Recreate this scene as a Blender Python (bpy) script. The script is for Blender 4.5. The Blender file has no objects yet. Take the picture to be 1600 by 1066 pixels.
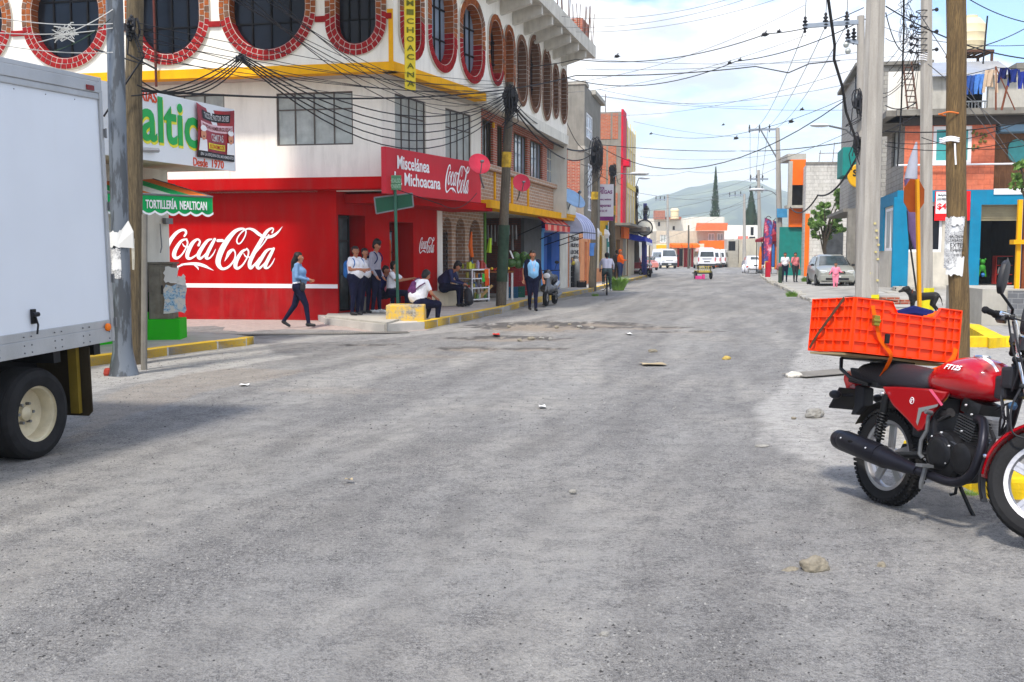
import bpy,bmesh,math,random
from math import sin,cos,pi,radians,atan,atan2,sqrt
from mathutils import Vector,Matrix,noise as mnoise
random.seed(7)
SC = bpy.context.scene; COL = SC.collection
# ------------------------------------------------------------ camera
F = 1600.0; H = 1.57; PITCH = atan(135/1600)
cd = bpy.data.cameras.new('camera'); cam = bpy.data.objects.new('camera',cd); COL.objects.link(cam)
cd.lens = 36; cd.sensor_width = 36; cd.clip_start = .05; cd.clip_end = 9000
cam.location = (0,0,H); cam.rotation_euler = (pi/2-PITCH,0,0); SC.camera = cam
# ------------------------------------------------------------ sky
SUN_EL = radians(56); SUN_AZ = radians(205)      # azimuth measured clockwise from +Y
W = bpy.data.worlds.new('World'); SC.world = W; W.use_nodes = True
nt = W.node_tree; nt.nodes.clear(); N = nt.nodes.new; Lk = nt.links.new
out = N('ShaderNodeOutputWorld'); bg = N('ShaderNodeBackground'); bg.inputs[1].default_value = .1
sky = N('ShaderNodeTexSky'); sky.sky_type = 'NISHITA'; sky.sun_disc = False
sky.sun_elevation = SUN_EL; sky.sun_rotation = SUN_AZ; sky.air_density = 1.0; sky.dust_density = .6; sky.ozone_density = 2.2
tc = N('ShaderNodeTexCoord'); sep = N('ShaderNodeSeparateXYZ'); Lk(tc.outputs['Generated'],sep.inputs[0])
za = N('ShaderNodeMath'); za.operation = 'MAXIMUM'; Lk(sep.outputs[2],za.inputs[0]); za.inputs[1].default_value = 0
zb = N('ShaderNodeMath'); zb.operation = 'ADD'; Lk(za.outputs[0],zb.inputs[0]); zb.inputs[1].default_value = .22
dv = N('ShaderNodeVectorMath'); dv.operation = 'DIVIDE'; Lk(tc.outputs['Generated'],dv.inputs[0])
cz = N('ShaderNodeCombineXYZ')
for k in range(3): Lk(zb.outputs[0],cz.inputs[k])
Lk(cz.outputs[0],dv.inputs[1])
def wn(scale,det,rough,off,dist=0):
    m = N('ShaderNodeMapping'); m.inputs['Location'].default_value = off; Lk(dv.outputs[0],m.inputs[0])
    n = N('ShaderNodeTexNoise'); n.inputs['Scale'].default_value = scale; n.inputs['Detail'].default_value = det
    n.inputs['Roughness'].default_value = rough; n.inputs['Distortion'].default_value = dist; Lk(m.outputs[0],n.inputs[0]); return n
def ramp(src,pts):
    r = N('ShaderNodeValToRGB'); Lk(src,r.inputs[0]); e = r.color_ramp.elements
    while len(e) < len(pts): e.new(.5)
    for i,(p,c) in enumerate(pts): e[i].position = p; e[i].color = (*c,1)
    return r
n1 = wn(1.15,9,.56,(1.35,.2,0),.3)
cov = ramp(n1.outputs[0],[(.46,(0,0,0)),(.52,(.75,)*3),(.60,(1,1,1))])
n2 = wn(2.3,8,.6,(4.1,1.7,2))
cc = ramp(n2.outputs[0],[(.32,(5.4,5.6,6.3)),(.43,(7.6,7.7,8.0)),(.53,(10.2,9.9,9.5))])
lowc = ramp(za.outputs[0],[(.07,(.95,)*3),(.16,(0,0,0))]); mxa = N('ShaderNodeMath'); mxa.operation = 'MAXIMUM'; Lk(cov.outputs[0],mxa.inputs[0]); Lk(lowc.outputs[0],mxa.inputs[1])   # cloud banks close up towards the horizon
mx = N('ShaderNodeMix'); mx.data_type = 'RGBA'; Lk(mxa.outputs[0],mx.inputs[0])
# the thin blue parts: the Nishita sky itself
sm = N('ShaderNodeMix'); sm.data_type = 'RGBA'; sm.blend_type = 'MULTIPLY'; sm.inputs[0].default_value = 1
sm.inputs[7].default_value = (1.2,1.5,1.85,1); Lk(sky.outputs[0],sm.inputs[6])
Lk(sm.outputs[2],mx.inputs[6]); Lk(cc.outputs[0],mx.inputs[7])
Lk(mx.outputs[2],bg.inputs[0]); Lk(bg.outputs[0],out.inputs[0])
# ------------------------------------------------------------ sun behind thin cloud
sl = bpy.data.lights.new('sun','SUN'); sl.energy = 2.9; sl.angle = radians(6); sl.color = (1,.93,.83)
so = bpy.data.objects.new('sun',sl); COL.objects.link(so); so.location = (0,0,60)
sd = Vector((sin(SUN_AZ)*cos(SUN_EL),cos(SUN_AZ)*cos(SUN_EL),sin(SUN_EL)))
so.rotation_euler = sd.to_track_quat('Z','Y').to_euler()
SC.view_settings.view_transform = 'Standard'; SC.view_settings.look = 'None'
SC.view_settings.gamma = 1; SC.view_settings.use_curve_mapping = False
SC.view_settings.exposure = 0.72
SC.cycles.max_bounces = 8; SC.cycles.volume_bounces = 4; SC.cycles.transparent_max_bounces = 12
# ------------------------------------------------------------ helpers
CP = Vector((0,0,H))
def ray(px,py):
    x = (px-800)/F; y = (533-py)/F
    return Vector((x,cos(PITCH)+y*sin(PITCH),-sin(PITCH)+y*cos(PITCH)))
def at(px,py,Y): r = ray(px,py); return CP+r*(Y/r.y)
def gnd(px,py,z=0): r = ray(px,py); return CP+r*((z-H)/r.z)
def V(*a): return Vector(a)
class Fr:
    """a facade frame: x runs right along the facade, y into the building, z up"""
    def __init__(s,p,d,z=0):
        s.o = V(p[0],p[1],z); s.x = V(d[0],d[1],0).normalized(); s.y = V(0,0,1).cross(s.x); s.a = atan2(s.x.y,s.x.x)
    def pix(s,px,py,y=0):
        r = ray(px,py); t = ((s.o+s.y*y-CP).dot(s.y))/r.dot(s.y); P = CP+r*t-s.o
        return P.dot(s.x),P.z
    def u(s,px,y=0): return s.pix(px,398,y)[0]
    def z(s,px,py,y=0): return s.pix(px,py,y)[1]
    def w(s,u,y,z): return s.o+s.x*u+s.y*y+V(0,0,z)
class MB:
    def __init__(s): s.v = []; s.f = []; s.m = []; s.T = None
    def add(s,vs,fs,mi=0):
        n = len(s.v)
        if s.T is not None: vs = [s.T @ Vector(v) for v in vs]
        s.v += [tuple(v) for v in vs]; s.f += [tuple(i+n for i in f) for f in fs]; s.m += [mi]*len(fs); return s
    def box(s,x0,x1,y0,y1,z0,z1,mi=0):
        if x0 > x1: x0,x1 = x1,x0
        if y0 > y1: y0,y1 = y1,y0
        if z0 > z1: z0,z1 = z1,z0
        return s.add([(x0,y0,z0),(x1,y0,z0),(x1,y1,z0),(x0,y1,z0),(x0,y0,z1),(x1,y0,z1),(x1,y1,z1),(x0,y1,z1)],
            [(3,2,1,0),(4,5,6,7),(0,1,5,4),(1,2,6,5),(2,3,7,6),(3,0,4,7)],mi)
    def bar(s,a,b,w,t=None,up=(0,0,1),mi=0):
        a = Vector(a); b = Vector(b); t = t or w; d = (b-a).normalized(); u = Vector(up)
        if abs(d.dot(u)) > .98: u = V(1,0,0)
        x = d.cross(u).normalized()*(w/2); y = x.cross(d).normalized()*(t/2)
        return s.add([a-x-y,a+x-y,a+x+y,a-x+y,b-x-y,b+x-y,b+x+y,b-x+y],
            [(0,1,2,3),(7,6,5,4),(0,4,5,1),(1,5,6,2),(2,6,7,3),(3,7,4,0)],mi)
    def tube(s,pts,r,n=8,mi=0,closed=False):
        pts = [Vector(p) for p in pts]; k = len(pts)
        rs = list(r) if hasattr(r,'__len__') else [r]*k
        vs = []; prev = None
        for i,p in enumerate(pts):
            if closed: d = pts[(i+1) % k]-pts[i-1]
            else: d = pts[min(i+1,k-1)]-pts[max(i-1,0)]
            if d.length < 1e-9: d = V(0,0,1)
            d.normalize()
            if prev is None:
                u = V(0,0,1) if abs(d.z) < .9 else V(1,0,0); x = d.cross(u).normalized()
            else: x = (prev-d*prev.dot(d)).normalized()
            prev = x; y = d.cross(x)
            for j in range(n):
                a = 2*pi*j/n; vs.append(p+x*(cos(a)*rs[i])+y*(sin(a)*rs[i]))
        fs = []
        for i in range(k if closed else k-1):
            for j in range(n):
                a = i*n+j; b = i*n+(j+1) % n; i2 = (i+1) % k; fs.append((a,b,i2*n+(j+1) % n,i2*n+j))
        if not closed: fs.append(tuple(range(n-1,-1,-1))); fs.append(tuple((k-1)*n+j for j in range(n)))
        return s.add(vs,fs,mi)
    def cyl(s,a,b,r,r2=None,n=12,mi=0): return s.tube([a,b],[r,r if r2 is None else r2],n,mi)
    def sph(s,c,r,n=8,mi=0,sc=(1,1,1)):
        c = Vector(c); vs = []; m = max(4,n//2)
        for i in range(m+1):
            t = pi*i/m
            for j in range(n):
                a = 2*pi*j/n; vs.append(c+V(sin(t)*cos(a)*r*sc[0],sin(t)*sin(a)*r*sc[1],cos(t)*r*sc[2]))
        fs = []
        for i in range(m):
            for j in range(n):
                q = (i*n+j,(i+1)*n+j,(i+1)*n+(j+1) % n,i*n+(j+1) % n)
                if i == 0: q = (q[0],q[1],q[2])
                elif i == m-1: q = (q[0],q[1],q[3])
                fs.append(q)
        return s.add(vs,fs,mi)
    def lathe(s,prof,n=24,c=(0,0,0),axis='z',mi=0,caps=True):
        vs = []; c = Vector(c)
        for (r,h) in prof:
            for j in range(n):
                a = 2*pi*j/n
                p = {'z': (r*cos(a),r*sin(a),h),'y': (r*cos(a),h,r*sin(a)),'x': (h,r*cos(a),r*sin(a))}[axis]
                vs.append(c+Vector(p))
        fs = [(i*n+j,i*n+(j+1) % n,(i+1)*n+(j+1) % n,(i+1)*n+j) for i in range(len(prof)-1) for j in range(n)]
        if caps: fs += [tuple(range(n-1,-1,-1)),tuple((len(prof)-1)*n+j for j in range(n))]
        return s.add(vs,fs,mi)
    def prism(s,poly,e,mi=0):
        """poly: 3-D points, e: extrusion vector"""
        e = Vector(e); n = len(poly); p = [Vector(q) for q in poly]
        return s.add(p+[q+e for q in p],[tuple(range(n))]+[tuple(range(2*n-1,n-1,-1))]+[(i,i+n,(i+1) % n+n,(i+1) % n) for i in range(n)],mi)
    def quad(s,a,b,c,d,mi=0): return s.add([a,b,c,d],[(0,1,2,3)],mi)
    def grid(s,fn,nu,nv,mi=0):
        vs = [fn(i/nu,j/nv) for j in range(nv+1) for i in range(nu+1)]
        return s.add(vs,[(j*(nu+1)+i,j*(nu+1)+i+1,(j+1)*(nu+1)+i+1,(j+1)*(nu+1)+i) for j in range(nv) for i in range(nu)],mi)
    def build(s,name,mats,parent=None,smooth=False,bevel=0,fixn=True,seg=2):
        me = bpy.data.meshes.new(name); me.from_pydata([tuple(v) for v in s.v],[],s.f)
        if not isinstance(mats,(list,tuple)): mats = [mats]
        for m in mats: me.materials.append(m)
        if len(mats) > 1: me.polygons.foreach_set('material_index',s.m)
        if fixn or bevel:
            bm = bmesh.new(); bm.from_mesh(me)
            if fixn: bmesh.ops.recalc_face_normals(bm,faces=bm.faces)
            if bevel:
                bmesh.ops.remove_doubles(bm,verts=bm.verts,dist=1e-5)
                es = [e for e in bm.edges if len(e.link_faces) == 2 and e.calc_face_angle(0) > .7]
                bmesh.ops.bevel(bm,geom=es,offset=bevel,segments=seg,affect='EDGES',profile=.6,clamp_overlap=True)
            bm.to_mesh(me); bm.free()
        if smooth:
            me.polygons.foreach_set('use_smooth',[True]*len(me.polygons))
            try: me.set_sharp_from_angle(angle=radians(38 if smooth is True else smooth))
            except Exception: pass
        me.update()
        o = bpy.data.objects.new(name,me); COL.objects.link(o)
        if parent is not None: o.parent = parent
        return o
def tag(o,label=None,cat=None,group=None,kind=None):
    if label: o['label'] = label
    if cat: o['category'] = cat
    if group: o['group'] = group
    if kind: o['kind'] = kind
    return o
def thing(name,label,cat,loc=(0,0,0),rz=0,group=None):
    o = bpy.data.objects.new(name,None); COL.objects.link(o); o.empty_display_size = .2
    o.location = loc; o.rotation_euler = (0,0,rz); return tag(o,label,cat,group)
def bthing(name,label,cat,fr,group=None): return thing(name,label,cat,fr.o,fr.a,group)
def kids(o): return [c for c in bpy.data.objects if c.parent == o]
def dup(o,loc,rz=None,label=None,parent=None,sc=None):
    c = o.copy(); COL.objects.link(c)
    if parent is None:
        c.location = loc
        if rz is not None: c.rotation_euler = (0,0,rz)
        if label: c['label'] = label
        if sc: c.scale = (sc,)*3
    else: c.parent = parent
    for k in kids(o): dup(k,None,parent=c)
    return c
def text(name,s,size,mat,parent,M,sx=1,ext=.004,align='LEFT',bold=0):
    cu = bpy.data.curves.new(name,'FONT'); cu.body = s; cu.size = size; cu.extrude = ext; cu.align_x = align; cu.offset = bold; cu.resolution_u = 3
    t = bpy.data.objects.new('tmp',cu); COL.objects.link(t)
    dg = bpy.context.evaluated_depsgraph_get(); me = bpy.data.meshes.new_from_object(t.evaluated_get(dg))
    bpy.data.objects.remove(t); me.materials.clear(); me.materials.append(mat)
    me.transform(M @ Matrix.Scale(sx,4,V(1,0,0)))
    o = bpy.data.objects.new(name,me); COL.objects.link(o)
    if parent is not None: o.parent = parent
    return o
def wallM(u,z,y=-.01,a=0):    # text lying on a facade (local frame), baseline start at (u, z)
    return Matrix.Translation((u,y,z)) @ Matrix.Rotation(pi/2,4,'X') @ Matrix.Rotation(a,4,'Z')
def fit(name,s,mat,parent,u0,u1,z0,z1,y=-.01,ext=.004,bold=0):
    """text stretched to fill the rectangle"""
    o = text(name,s,1,mat,None,Matrix(),1,ext/max(.05,(z1-z0)),bold=bold); vs = o.data.vertices
    xs = [v.co.x for v in vs]; ys = [v.co.y for v in vs]; ax,bx,ay,by = min(xs),max(xs),min(ys),max(ys)
    for v in vs:
        x,yy,zz = v.co; v.co = (u0+(x-ax)/(bx-ax)*(u1-u0),y-zz*(z1-z0),z0+(yy-ay)/(by-ay)*(z1-z0))
    o.parent = parent; return o
# ------------------------------------------------------------ materials
def srgb(r,g,b):
    f = lambda c: (c/255/12.92) if c/255 <= .04045 else ((c/255+.055)/1.055)**2.4
    return (f(r),f(g),f(b))
class NT:
    def __init__(s,name):
        s.m = bpy.data.materials.new(name); s.m.use_nodes = True; s.t = s.m.node_tree; s.t.nodes.clear()
        s.o = s.t.nodes.new('ShaderNodeOutputMaterial'); s.b = s.t.nodes.new('ShaderNodeBsdfPrincipled'); s.l(s.b.outputs[0],s.o.inputs[0])
        s.tc = s.t.nodes.new('ShaderNodeTexCoord')
    def n(s,k,**kw):
        x = s.t.nodes.new('ShaderNode'+k)
        for a,v in kw.items():
            if a in x.inputs: x.inputs[a].default_value = v
            else: setattr(x,a,v)
        return x
    def l(s,a,b): s.t.links.new(a,b)
    def coord(s,scale=(1,1,1),src=None):
        m = s.n('Mapping'); m.inputs['Scale'].default_value = scale; s.l(src or s.tc.outputs['Object'],m.inputs[0]); return m.outputs[0]
    def noise(s,scale,det=4,rough=.55,vec=None,**kw):
        x = s.n('TexNoise',Scale=scale,Detail=det,Roughness=rough,**kw); s.l(vec or s.tc.outputs['Object'],x.inputs[0]); return x.outputs[0]
    def ramp(s,src,pts):
        r = s.n('ValToRGB'); s.l(src,r.inputs[0]); e = r.color_ramp.elements
        while len(e) < len(pts): e.new(.5)
        for i,(p,c) in enumerate(pts):
            e[i].position = p; e[i].color = (*(c if hasattr(c,'__len__') else (c,)*3),1)
        return r.outputs[0]
    def mix(s,f,a,b,mode='MIX'):
        x = s.n('Mix',data_type='RGBA',blend_type=mode)
        for i,v in ((0,f),(6,a),(7,b)):
            if hasattr(v,'is_linked') or hasattr(v,'links'): s.l(v,x.inputs[i])
            elif i == 0: x.inputs[0].default_value = v
            else: x.inputs[i].default_value = (*v,1) if hasattr(v,'__len__') else (v,v,v,1)
        return x.outputs[2]
    def bump(s,h,st=.3,dist=.02,prev=None):
        x = s.n('Bump',Strength=st,Distance=dist); s.l(h,x.inputs['Height'])
        if prev: s.l(prev,x.inputs['Normal'])
        s.l(x.outputs[0],s.b.inputs['Normal']); return x.outputs[0]
    def set(s,**kw):
        for k,v in kw.items():
            i = s.b.inputs[k.replace('_',' ')]
            if hasattr(v,'links'): s.l(v,i)
            else: i.default_value = (*v,1) if hasattr(v,'__len__') and len(v) == 3 else v
        return s
MC = {}
def M(name,col,rough=.7,metal=0,var=.18,vs=2.5,bump=.15,bs=40,grime=0,gcol=(.10,.085,.065),coat=0,spec=.3):
    if name in MC: return MC[name]
    n = NT(name); a = n.noise(vs,5,.6)
    c = n.mix(n.ramp(a,[(.3,0),(.7,1)]),tuple(x*(1-var) for x in col),tuple(min(1,x*(1+var*.6)) for x in col))
    if grime:
        g = n.noise(1.0,6,.65,n.coord((5,5,.7))); g2 = n.noise(.9,4,.6)
        gm = n.mix(1,n.ramp(g,[(.45,0),(.75,1)]),n.ramp(g2,[(.4,.25),(.65,1)]),'MULTIPLY')
        gg = n.mix(1,gm,grime,'MULTIPLY'); c = n.mix(gg,c,gcol)
    n.set(Base_Color=c,Roughness=rough,Metallic=metal)
    n.b.inputs['Specular IOR Level'].default_value = spec if (spec != .3 or rough < .6 or metal) else .08
    if coat: n.b.inputs['Coat Weight'].default_value = coat; n.b.inputs['Coat Roughness'].default_value = .06
    if bump: n.bump(n.noise(bs,4,.6),bump,.01)
    MC[name] = n.m; return n.m
def Mwood(name,c1,c2,rough=.85):
    n = NT(name); a = n.noise(6,6,.65,n.coord((6,6,.35))); b = n.noise(30,4,.6,n.coord((8,8,.25)))
    c = n.mix(n.ramp(a,[(.3,0),(.68,1)]),c1,c2); c = n.mix(n.ramp(b,[(.36,.75),(.5,0)]),c,tuple(x*.25 for x in c1))
    n.set(Base_Color=c,Roughness=rough); n.bump(b,.6,.01); return n.m
def Mbrick(name,c1,c2,mort,bw=.24,bh=.07,ms=.012,rough=.85,grime=.3,sw='u'):
    n = NT(name); sp = n.n('SeparateXYZ'); n.l(n.tc.outputs['Object'],sp.inputs[0])
    ad = n.n('Math',operation='ADD'); n.l(sp.outputs[0],ad.inputs[0]); n.l(sp.outputs[1],ad.inputs[1])
    cb = n.n('CombineXYZ'); n.l(ad.outputs[0],cb.inputs[0]); n.l(sp.outputs[2],cb.inputs[1])
    if sw == 'flat': n.l(sp.outputs[0],cb.inputs[0]); n.l(sp.outputs[1],cb.inputs[1])
    br = n.n('TexBrick',Scale=1.0); n.l(cb.outputs[0],br.inputs[0])
    br.inputs['Brick Width'].default_value = bw; br.inputs['Row Height'].default_value = bh; br.inputs['Mortar Size'].default_value = ms
    br.inputs['Mortar Smooth'].default_value = .2
    br.inputs['Color1'].default_value = (*c1,1); br.inputs['Color2'].default_value = (*c2,1); br.inputs['Mortar'].default_value = (*mort,1)
    c = n.mix(n.ramp(n.noise(7,5,.65),[(.3,.45),(.7,0)]),br.outputs[0],tuple(x*.45 for x in c1))
    if grime: c = n.mix(n.ramp(n.noise(1,6,.65,n.coord((3,3,.8))),[(.5,0),(.8,grime)]),c,(.10,.09,.08))
    n.set(Base_Color=c,Roughness=rough)
    iv = n.n('Math',operation='SUBTRACT'); iv.inputs[0].default_value = 1; n.l(br.outputs[1],iv.inputs[1])
    b = n.bump(iv.outputs[0],.5,.012); n.bump(n.noise(40,4,.7),.3,.006,b); return n.m
WHITE = M('white_stucco',srgb(238,234,224),.9,var=.05,vs=1.2,bump=.25,bs=25,grime=.5,gcol=(.40,.38,.33))
WHITE2 = M('white_plaster',srgb(218,215,204),.9,var=.1,vs=1.5,bump=.3,bs=20,grime=.55,gcol=(.25,.23,.2))
RED = M('coca_red',srgb(178,1,3),.65,var=.12,vs=1.4,bump=.2,bs=30,grime=.4,gcol=(.30,.06,.05))
REDD = M('dado_red',srgb(160,22,26),.8,var=.22,vs=2.2,bump=.3,bs=25,grime=.45,gcol=(.22,.10,.08))
YEL = M('yellow_trim',srgb(236,172,20),.7,var=.12,grime=.3)
WTXT = M('white_lettering',srgb(238,238,240),.6,var=.06,bump=0)
CONC = M('concrete',srgb(176,172,162),.9,var=.16,vs=3,bump=.5,bs=30,grime=.4,gcol=(.14,.13,.11))
CONCD = M('dark_concrete',srgb(132,128,120),.92,var=.25,vs=3,bump=.6,bs=25,grime=.6,gcol=(.07,.065,.06))
CPOLE = M('pole_concrete',srgb(174,168,156),.9,var=.12,vs=5,bump=.5,bs=60,grime=.35,gcol=(.2,.18,.15))
GLASS = M('dark_glass',(.007,.009,.014),.15,var=.3,bump=0,spec=.16)
GLASSL = M('sky_reflection_glass',srgb(120,135,150),.08,var=.4,vs=1.2,bump=0,spec=1)  # blue-grey base colour stands in for sky reflected in the panes
CURT = M('curtain_glass',srgb(168,174,170),.35,var=.25,vs=4,bump=0,grime=.5,gcol=(.16,.16,.15))
FRAME = M('old_steel_frame',srgb(98,92,88),.7,.3,var=.25,grime=.4)
BRONZE = M('bronze_frame',srgb(72,62,30),.5,.3)
BLACK = M('black_rubber',(.018,.018,.019),.8,var=.3,vs=8)
BLKM = M('black_metal',(.016,.017,.019),.42,.4,var=.3)
BLKP = M('black_plastic',(.02,.02,.024),.5,var=.3)
DARK = M('interior_shade',(.012,.011,.011),.95,var=.4,bump=0)  # near-black colour stands in for the shade inside rooms and openings
CHROME = M('chrome',(.75,.75,.76),.16,1,var=.08,bump=0)
ALU = M('cast_aluminium',srgb(168,168,172),.38,.75,var=.08)
STEEL = M('grey_steel',srgb(128,130,132),.5,.7,var=.2)
WOODP = Mwood('pole_wood',(.06,.045,.025),(.17,.125,.065))
WOODP2 = Mwood('brown_pole_wood',(.08,.048,.018),(.215,.135,.05))
WOODG = Mwood('grey_pole_wood',(.06,.05,.036),(.15,.125,.09))
BRICKA = Mbrick('red_brick',srgb(160,62,38),srgb(186,88,52),srgb(176,165,150))
BRICKB = Mbrick('orange_brick',srgb(184,88,52),srgb(200,110,66),srgb(150,140,128),.26,.085,.014)
BRICKT = Mbrick('tan_brick',srgb(165,128,102),srgb(186,146,116),srgb(206,196,182),.3,.1,.014)
BRICKR = Mbrick('terracotta_block',srgb(214,112,78),srgb(222,122,88),srgb(192,98,70),.4,.2,.01,grime=.2)
BLOCK = Mbrick('grey_block',srgb(158,154,146),srgb(172,168,158),srgb(120,116,110),.4,.2,.012,grime=.6)
BLOCKW = Mbrick('whitewashed_block',srgb(208,204,194),srgb(216,212,204),srgb(168,162,152),.5,.25,.012,grime=.6)
BRICKD = Mbrick('dark_brick',srgb(96,52,40),srgb(118,64,48),srgb(70,62,56),.26,.08,.012)
# ------------------------------------------------------------ ground, road, pavements
SD = V(.2,1,0).normalized()                      # the street's running direction
def Mroad():
    n = NT('gravelly_road'); at_ = n.n('Attribute',attribute_name='mask'); sp = n.n('SeparateColor'); n.l(at_.outputs['Color'],sp.inputs[0])
    ob = n.tc.outputs['Object']
    rot = n.n('Mapping'); rot.vector_type = 'TEXTURE'; rot.inputs['Rotation'].default_value = (0,0,-.24); rot.inputs['Scale'].default_value = (1,7,1); n.l(ob,rot.inputs[0])
    tracks = n.noise(1.0,6,.62,rot.outputs[0]); big = n.noise(.45,6,.65)
    fine = n.noise(150,3,.75); mid = n.noise(38,4,.7); crack = n.noise(9,6,.72)
    vor = n.n('TexVoronoi',Scale=75.0); n.l(ob,vor.inputs[0]); vor2 = n.n('TexVoronoi',Scale=28.0); n.l(ob,vor2.inputs[0])
    rot2 = n.n('Mapping'); rot2.vector_type = 'TEXTURE'; rot2.inputs['Rotation'].default_value = (0,0,-.42); rot2.inputs['Scale'].default_value = (.35,6,1); n.l(ob,rot2.inputs[0]); tr2 = n.noise(1.0,7,.68,rot2.outputs[0])
    cl = n.noise(4.5,6,.72); sy = n.n('SeparateXYZ'); n.l(ob,sy.inputs[0]); my = n.n('MapRange'); n.l(sy.outputs[1],my.inputs[0]); my.inputs[1].default_value = 3; my.inputs[2].default_value = 15
    # compacted dust between bands of loose gravel thrown up by wheels
    c = n.mix(n.ramp(big,[(.42,0),(.62,1)]),(.33,.323,.308),(.39,.372,.34)); gm = n.mix(.5,n.ramp(tracks,[(.40,1),(.58,0)]),n.ramp(cl,[(.38,1),(.56,0)]))
    c = n.mix(gm,c,(.215,.21,.207)); c = n.mix(n.ramp(tr2,[(.36,.4),(.48,0)]),c,(.17,.165,.162)); c = n.mix(n.ramp(my.outputs[0],[(0,.3),(1,0)]),c,(.2,.195,.19))  # last mix: whole road gets darker towards its near end
    st = n.ramp(gm,[(0,.3),(.8,1)])
    c = n.mix(n.mix(1,st,n.ramp(mid,[(.40,.75),(.52,0)]),'MULTIPLY'),c,(.10,.098,.098)); c = n.mix(n.mix(1,st,n.ramp(mid,[(.56,0),(.70,.4)]),'MULTIPLY'),c,(.44,.43,.42))
    c = n.mix(n.mix(1,st,n.ramp(fine,[(.38,.9),(.5,0),(.56,0),(.72,.8)]),'MULTIPLY'),c,n.mix(n.ramp(fine,[(.49,0),(.51,1)]),(.05,.048,.048),(.50,.49,.475)))
    c = n.mix(n.ramp(crack,[(.30,.6),(.38,0)]),c,(.10,.095,.09))
    dirt = n.mix(n.ramp(mid,[(.3,0),(.7,1)]),(.19,.15,.11),(.38,.325,.265))
    dm = n.mix(1,sp.outputs[0],n.ramp(crack,[(.3,.35),(.6,1)]),'MULTIPLY'); c = n.mix(dm,c,dirt)
    cm = n.mix(1,sp.outputs[1],n.ramp(crack,[(.35,.25),(.62,1)]),'MULTIPLY'); c = n.mix(cm,c,n.mix(n.ramp(mid,[(.3,0),(.7,1)]),(.35,.34,.32),(.48,.465,.44)))
    c = n.mix(sp.outputs[2],c,(.085,.08,.078))
    n.set(Base_Color=c,Roughness=.95); n.b.inputs['Specular IOR Level'].default_value = .2
    b = n.bump(mid,.8,.02); b = n.bump(vor.outputs['Distance'],.55,.008,b); n.bump(fine,.8,.006,b); return n.m
ROAD = Mroad()
FAR = M('dusty_ground',(.27,.24,.19),.95,var=.3,vs=.05,bump=0)
mb = MB(); mb.quad((-4000,-300,-.45),(4000,-300,-.45),(4000,6000,-.45),(-4000,6000,-.45)); tag(mb.build('ground',FAR),kind='structure')
def Pg(*a): return [gnd(x,y,z) for x,y,z in a]
def blob(P,c,rx,ry,ang=0):
    d = P-c; x = d.x*cos(ang)+d.y*sin(ang); y = -d.x*sin(ang)+d.y*cos(ang); return sqrt((x/rx)**2+(y/ry)**2)
holes = []   # (centre, rx, ry, depth, dirt)
for px,py,rx,ry,dp,di in ((845,511,1.35,1.5,.13,1),(790,529,.95,.55,.08,.8),(735,546,.5,.35,.06,1),(930,507,1.0,.8,.09,1),(1010,512,.9,.5,.07,.8),(575,539,.42,.25,.08,.5),(835,546,.5,.3,.05,.9),(1075,519,.6,.3,.05,.5),(640,557,.8,.3,.03,.4),(520,610,.7,.25,.02,.3)):
    holes.append((gnd(px,py),rx,ry,dp*.5,di))
def road_z(x,y):
    P = V(x,y,0); z = mnoise.noise(V(x*.5,y*.5,3))*.022+mnoise.noise(V(x*2.2,y*2.2,1))*.006
    dz = 0; di = 0; rim = 0
    for c,rx,ry,dp,dd in holes:
        if abs(x-c.x) < rx*2 and abs(y-c.y) < ry*3+.3:
            r = blob(P,c,rx,ry)+mnoise.noise(V(x*3,y*3,7))*.45+mnoise.noise(V(x*9,y*9,2))*.2
            if r < 1: dz = max(dz,dp*min(1,(1-r)*5)); di = max(di,dd*min(1,(1-r)*4+.2))
            elif r < 1.5: di = max(di,dd*.35*(1.5-r)*2)
            if .82 < r < 1.12 and y > c.y-ry*.2 and dp > .02: rim = max(rim,.9)  # far lip of each hole is coloured near-black
    # the ground rises a little towards the kerb by the motorbike
    k = max(0,min(1,(x-2.35)/.6))*max(0,min(1,(6.6-y)/1.2)); z += .07*k*k*(3-2*k)
    global RIM; RIM = rim; return z-dz,di
def in_poly(x,y,pl):
    r = False; j = len(pl)-1
    for i in range(len(pl)):
        a,b = pl[i],pl[j]
        if (a.y > y) != (b.y > y) and x < (b.x-a.x)*(y-a.y)/(b.y-a.y)+a.x: r = not r
        j = i
    return r
conc_l = Pg((398,538,0),(560,533,0),(752,514,0),(925,481,0),(960,462,0),(905,464,0),(790,488,0),(670,516,0),(520,524,0),(400,530,0))
conc_r = Pg((1222,452,0),(1290,470,0),(1296,490,0),(1250,535,0),(1236,590,0),(1180,640,0),(1190,690,0),(1320,735,0),(1480,742,0),(1640,700,0),(1700,540,0),(1500,440,0))
conc_ll = Pg((60,640,0),(190,600,0),(330,580,0),(470,556,0),(400,538,0),(140,576,0))
dirt_l = Pg((60,720,0),(170,660,0),(330,612,0),(480,580,0),(330,575,0),(170,612,0))
TRK = [(-4.3,.12,.3),(-3.4,.14,.35),(-2.7,.1,.3),(-2.25,.2,.35),(-1.5,.12,.4),(-1.0,.16,.35),(-.35,.1,.3),(.1,.22,.4),(.75,.1,.3),(1.25,.16,.4),(1.9,.12,.3),(-5.4,.2,.3)]
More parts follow.
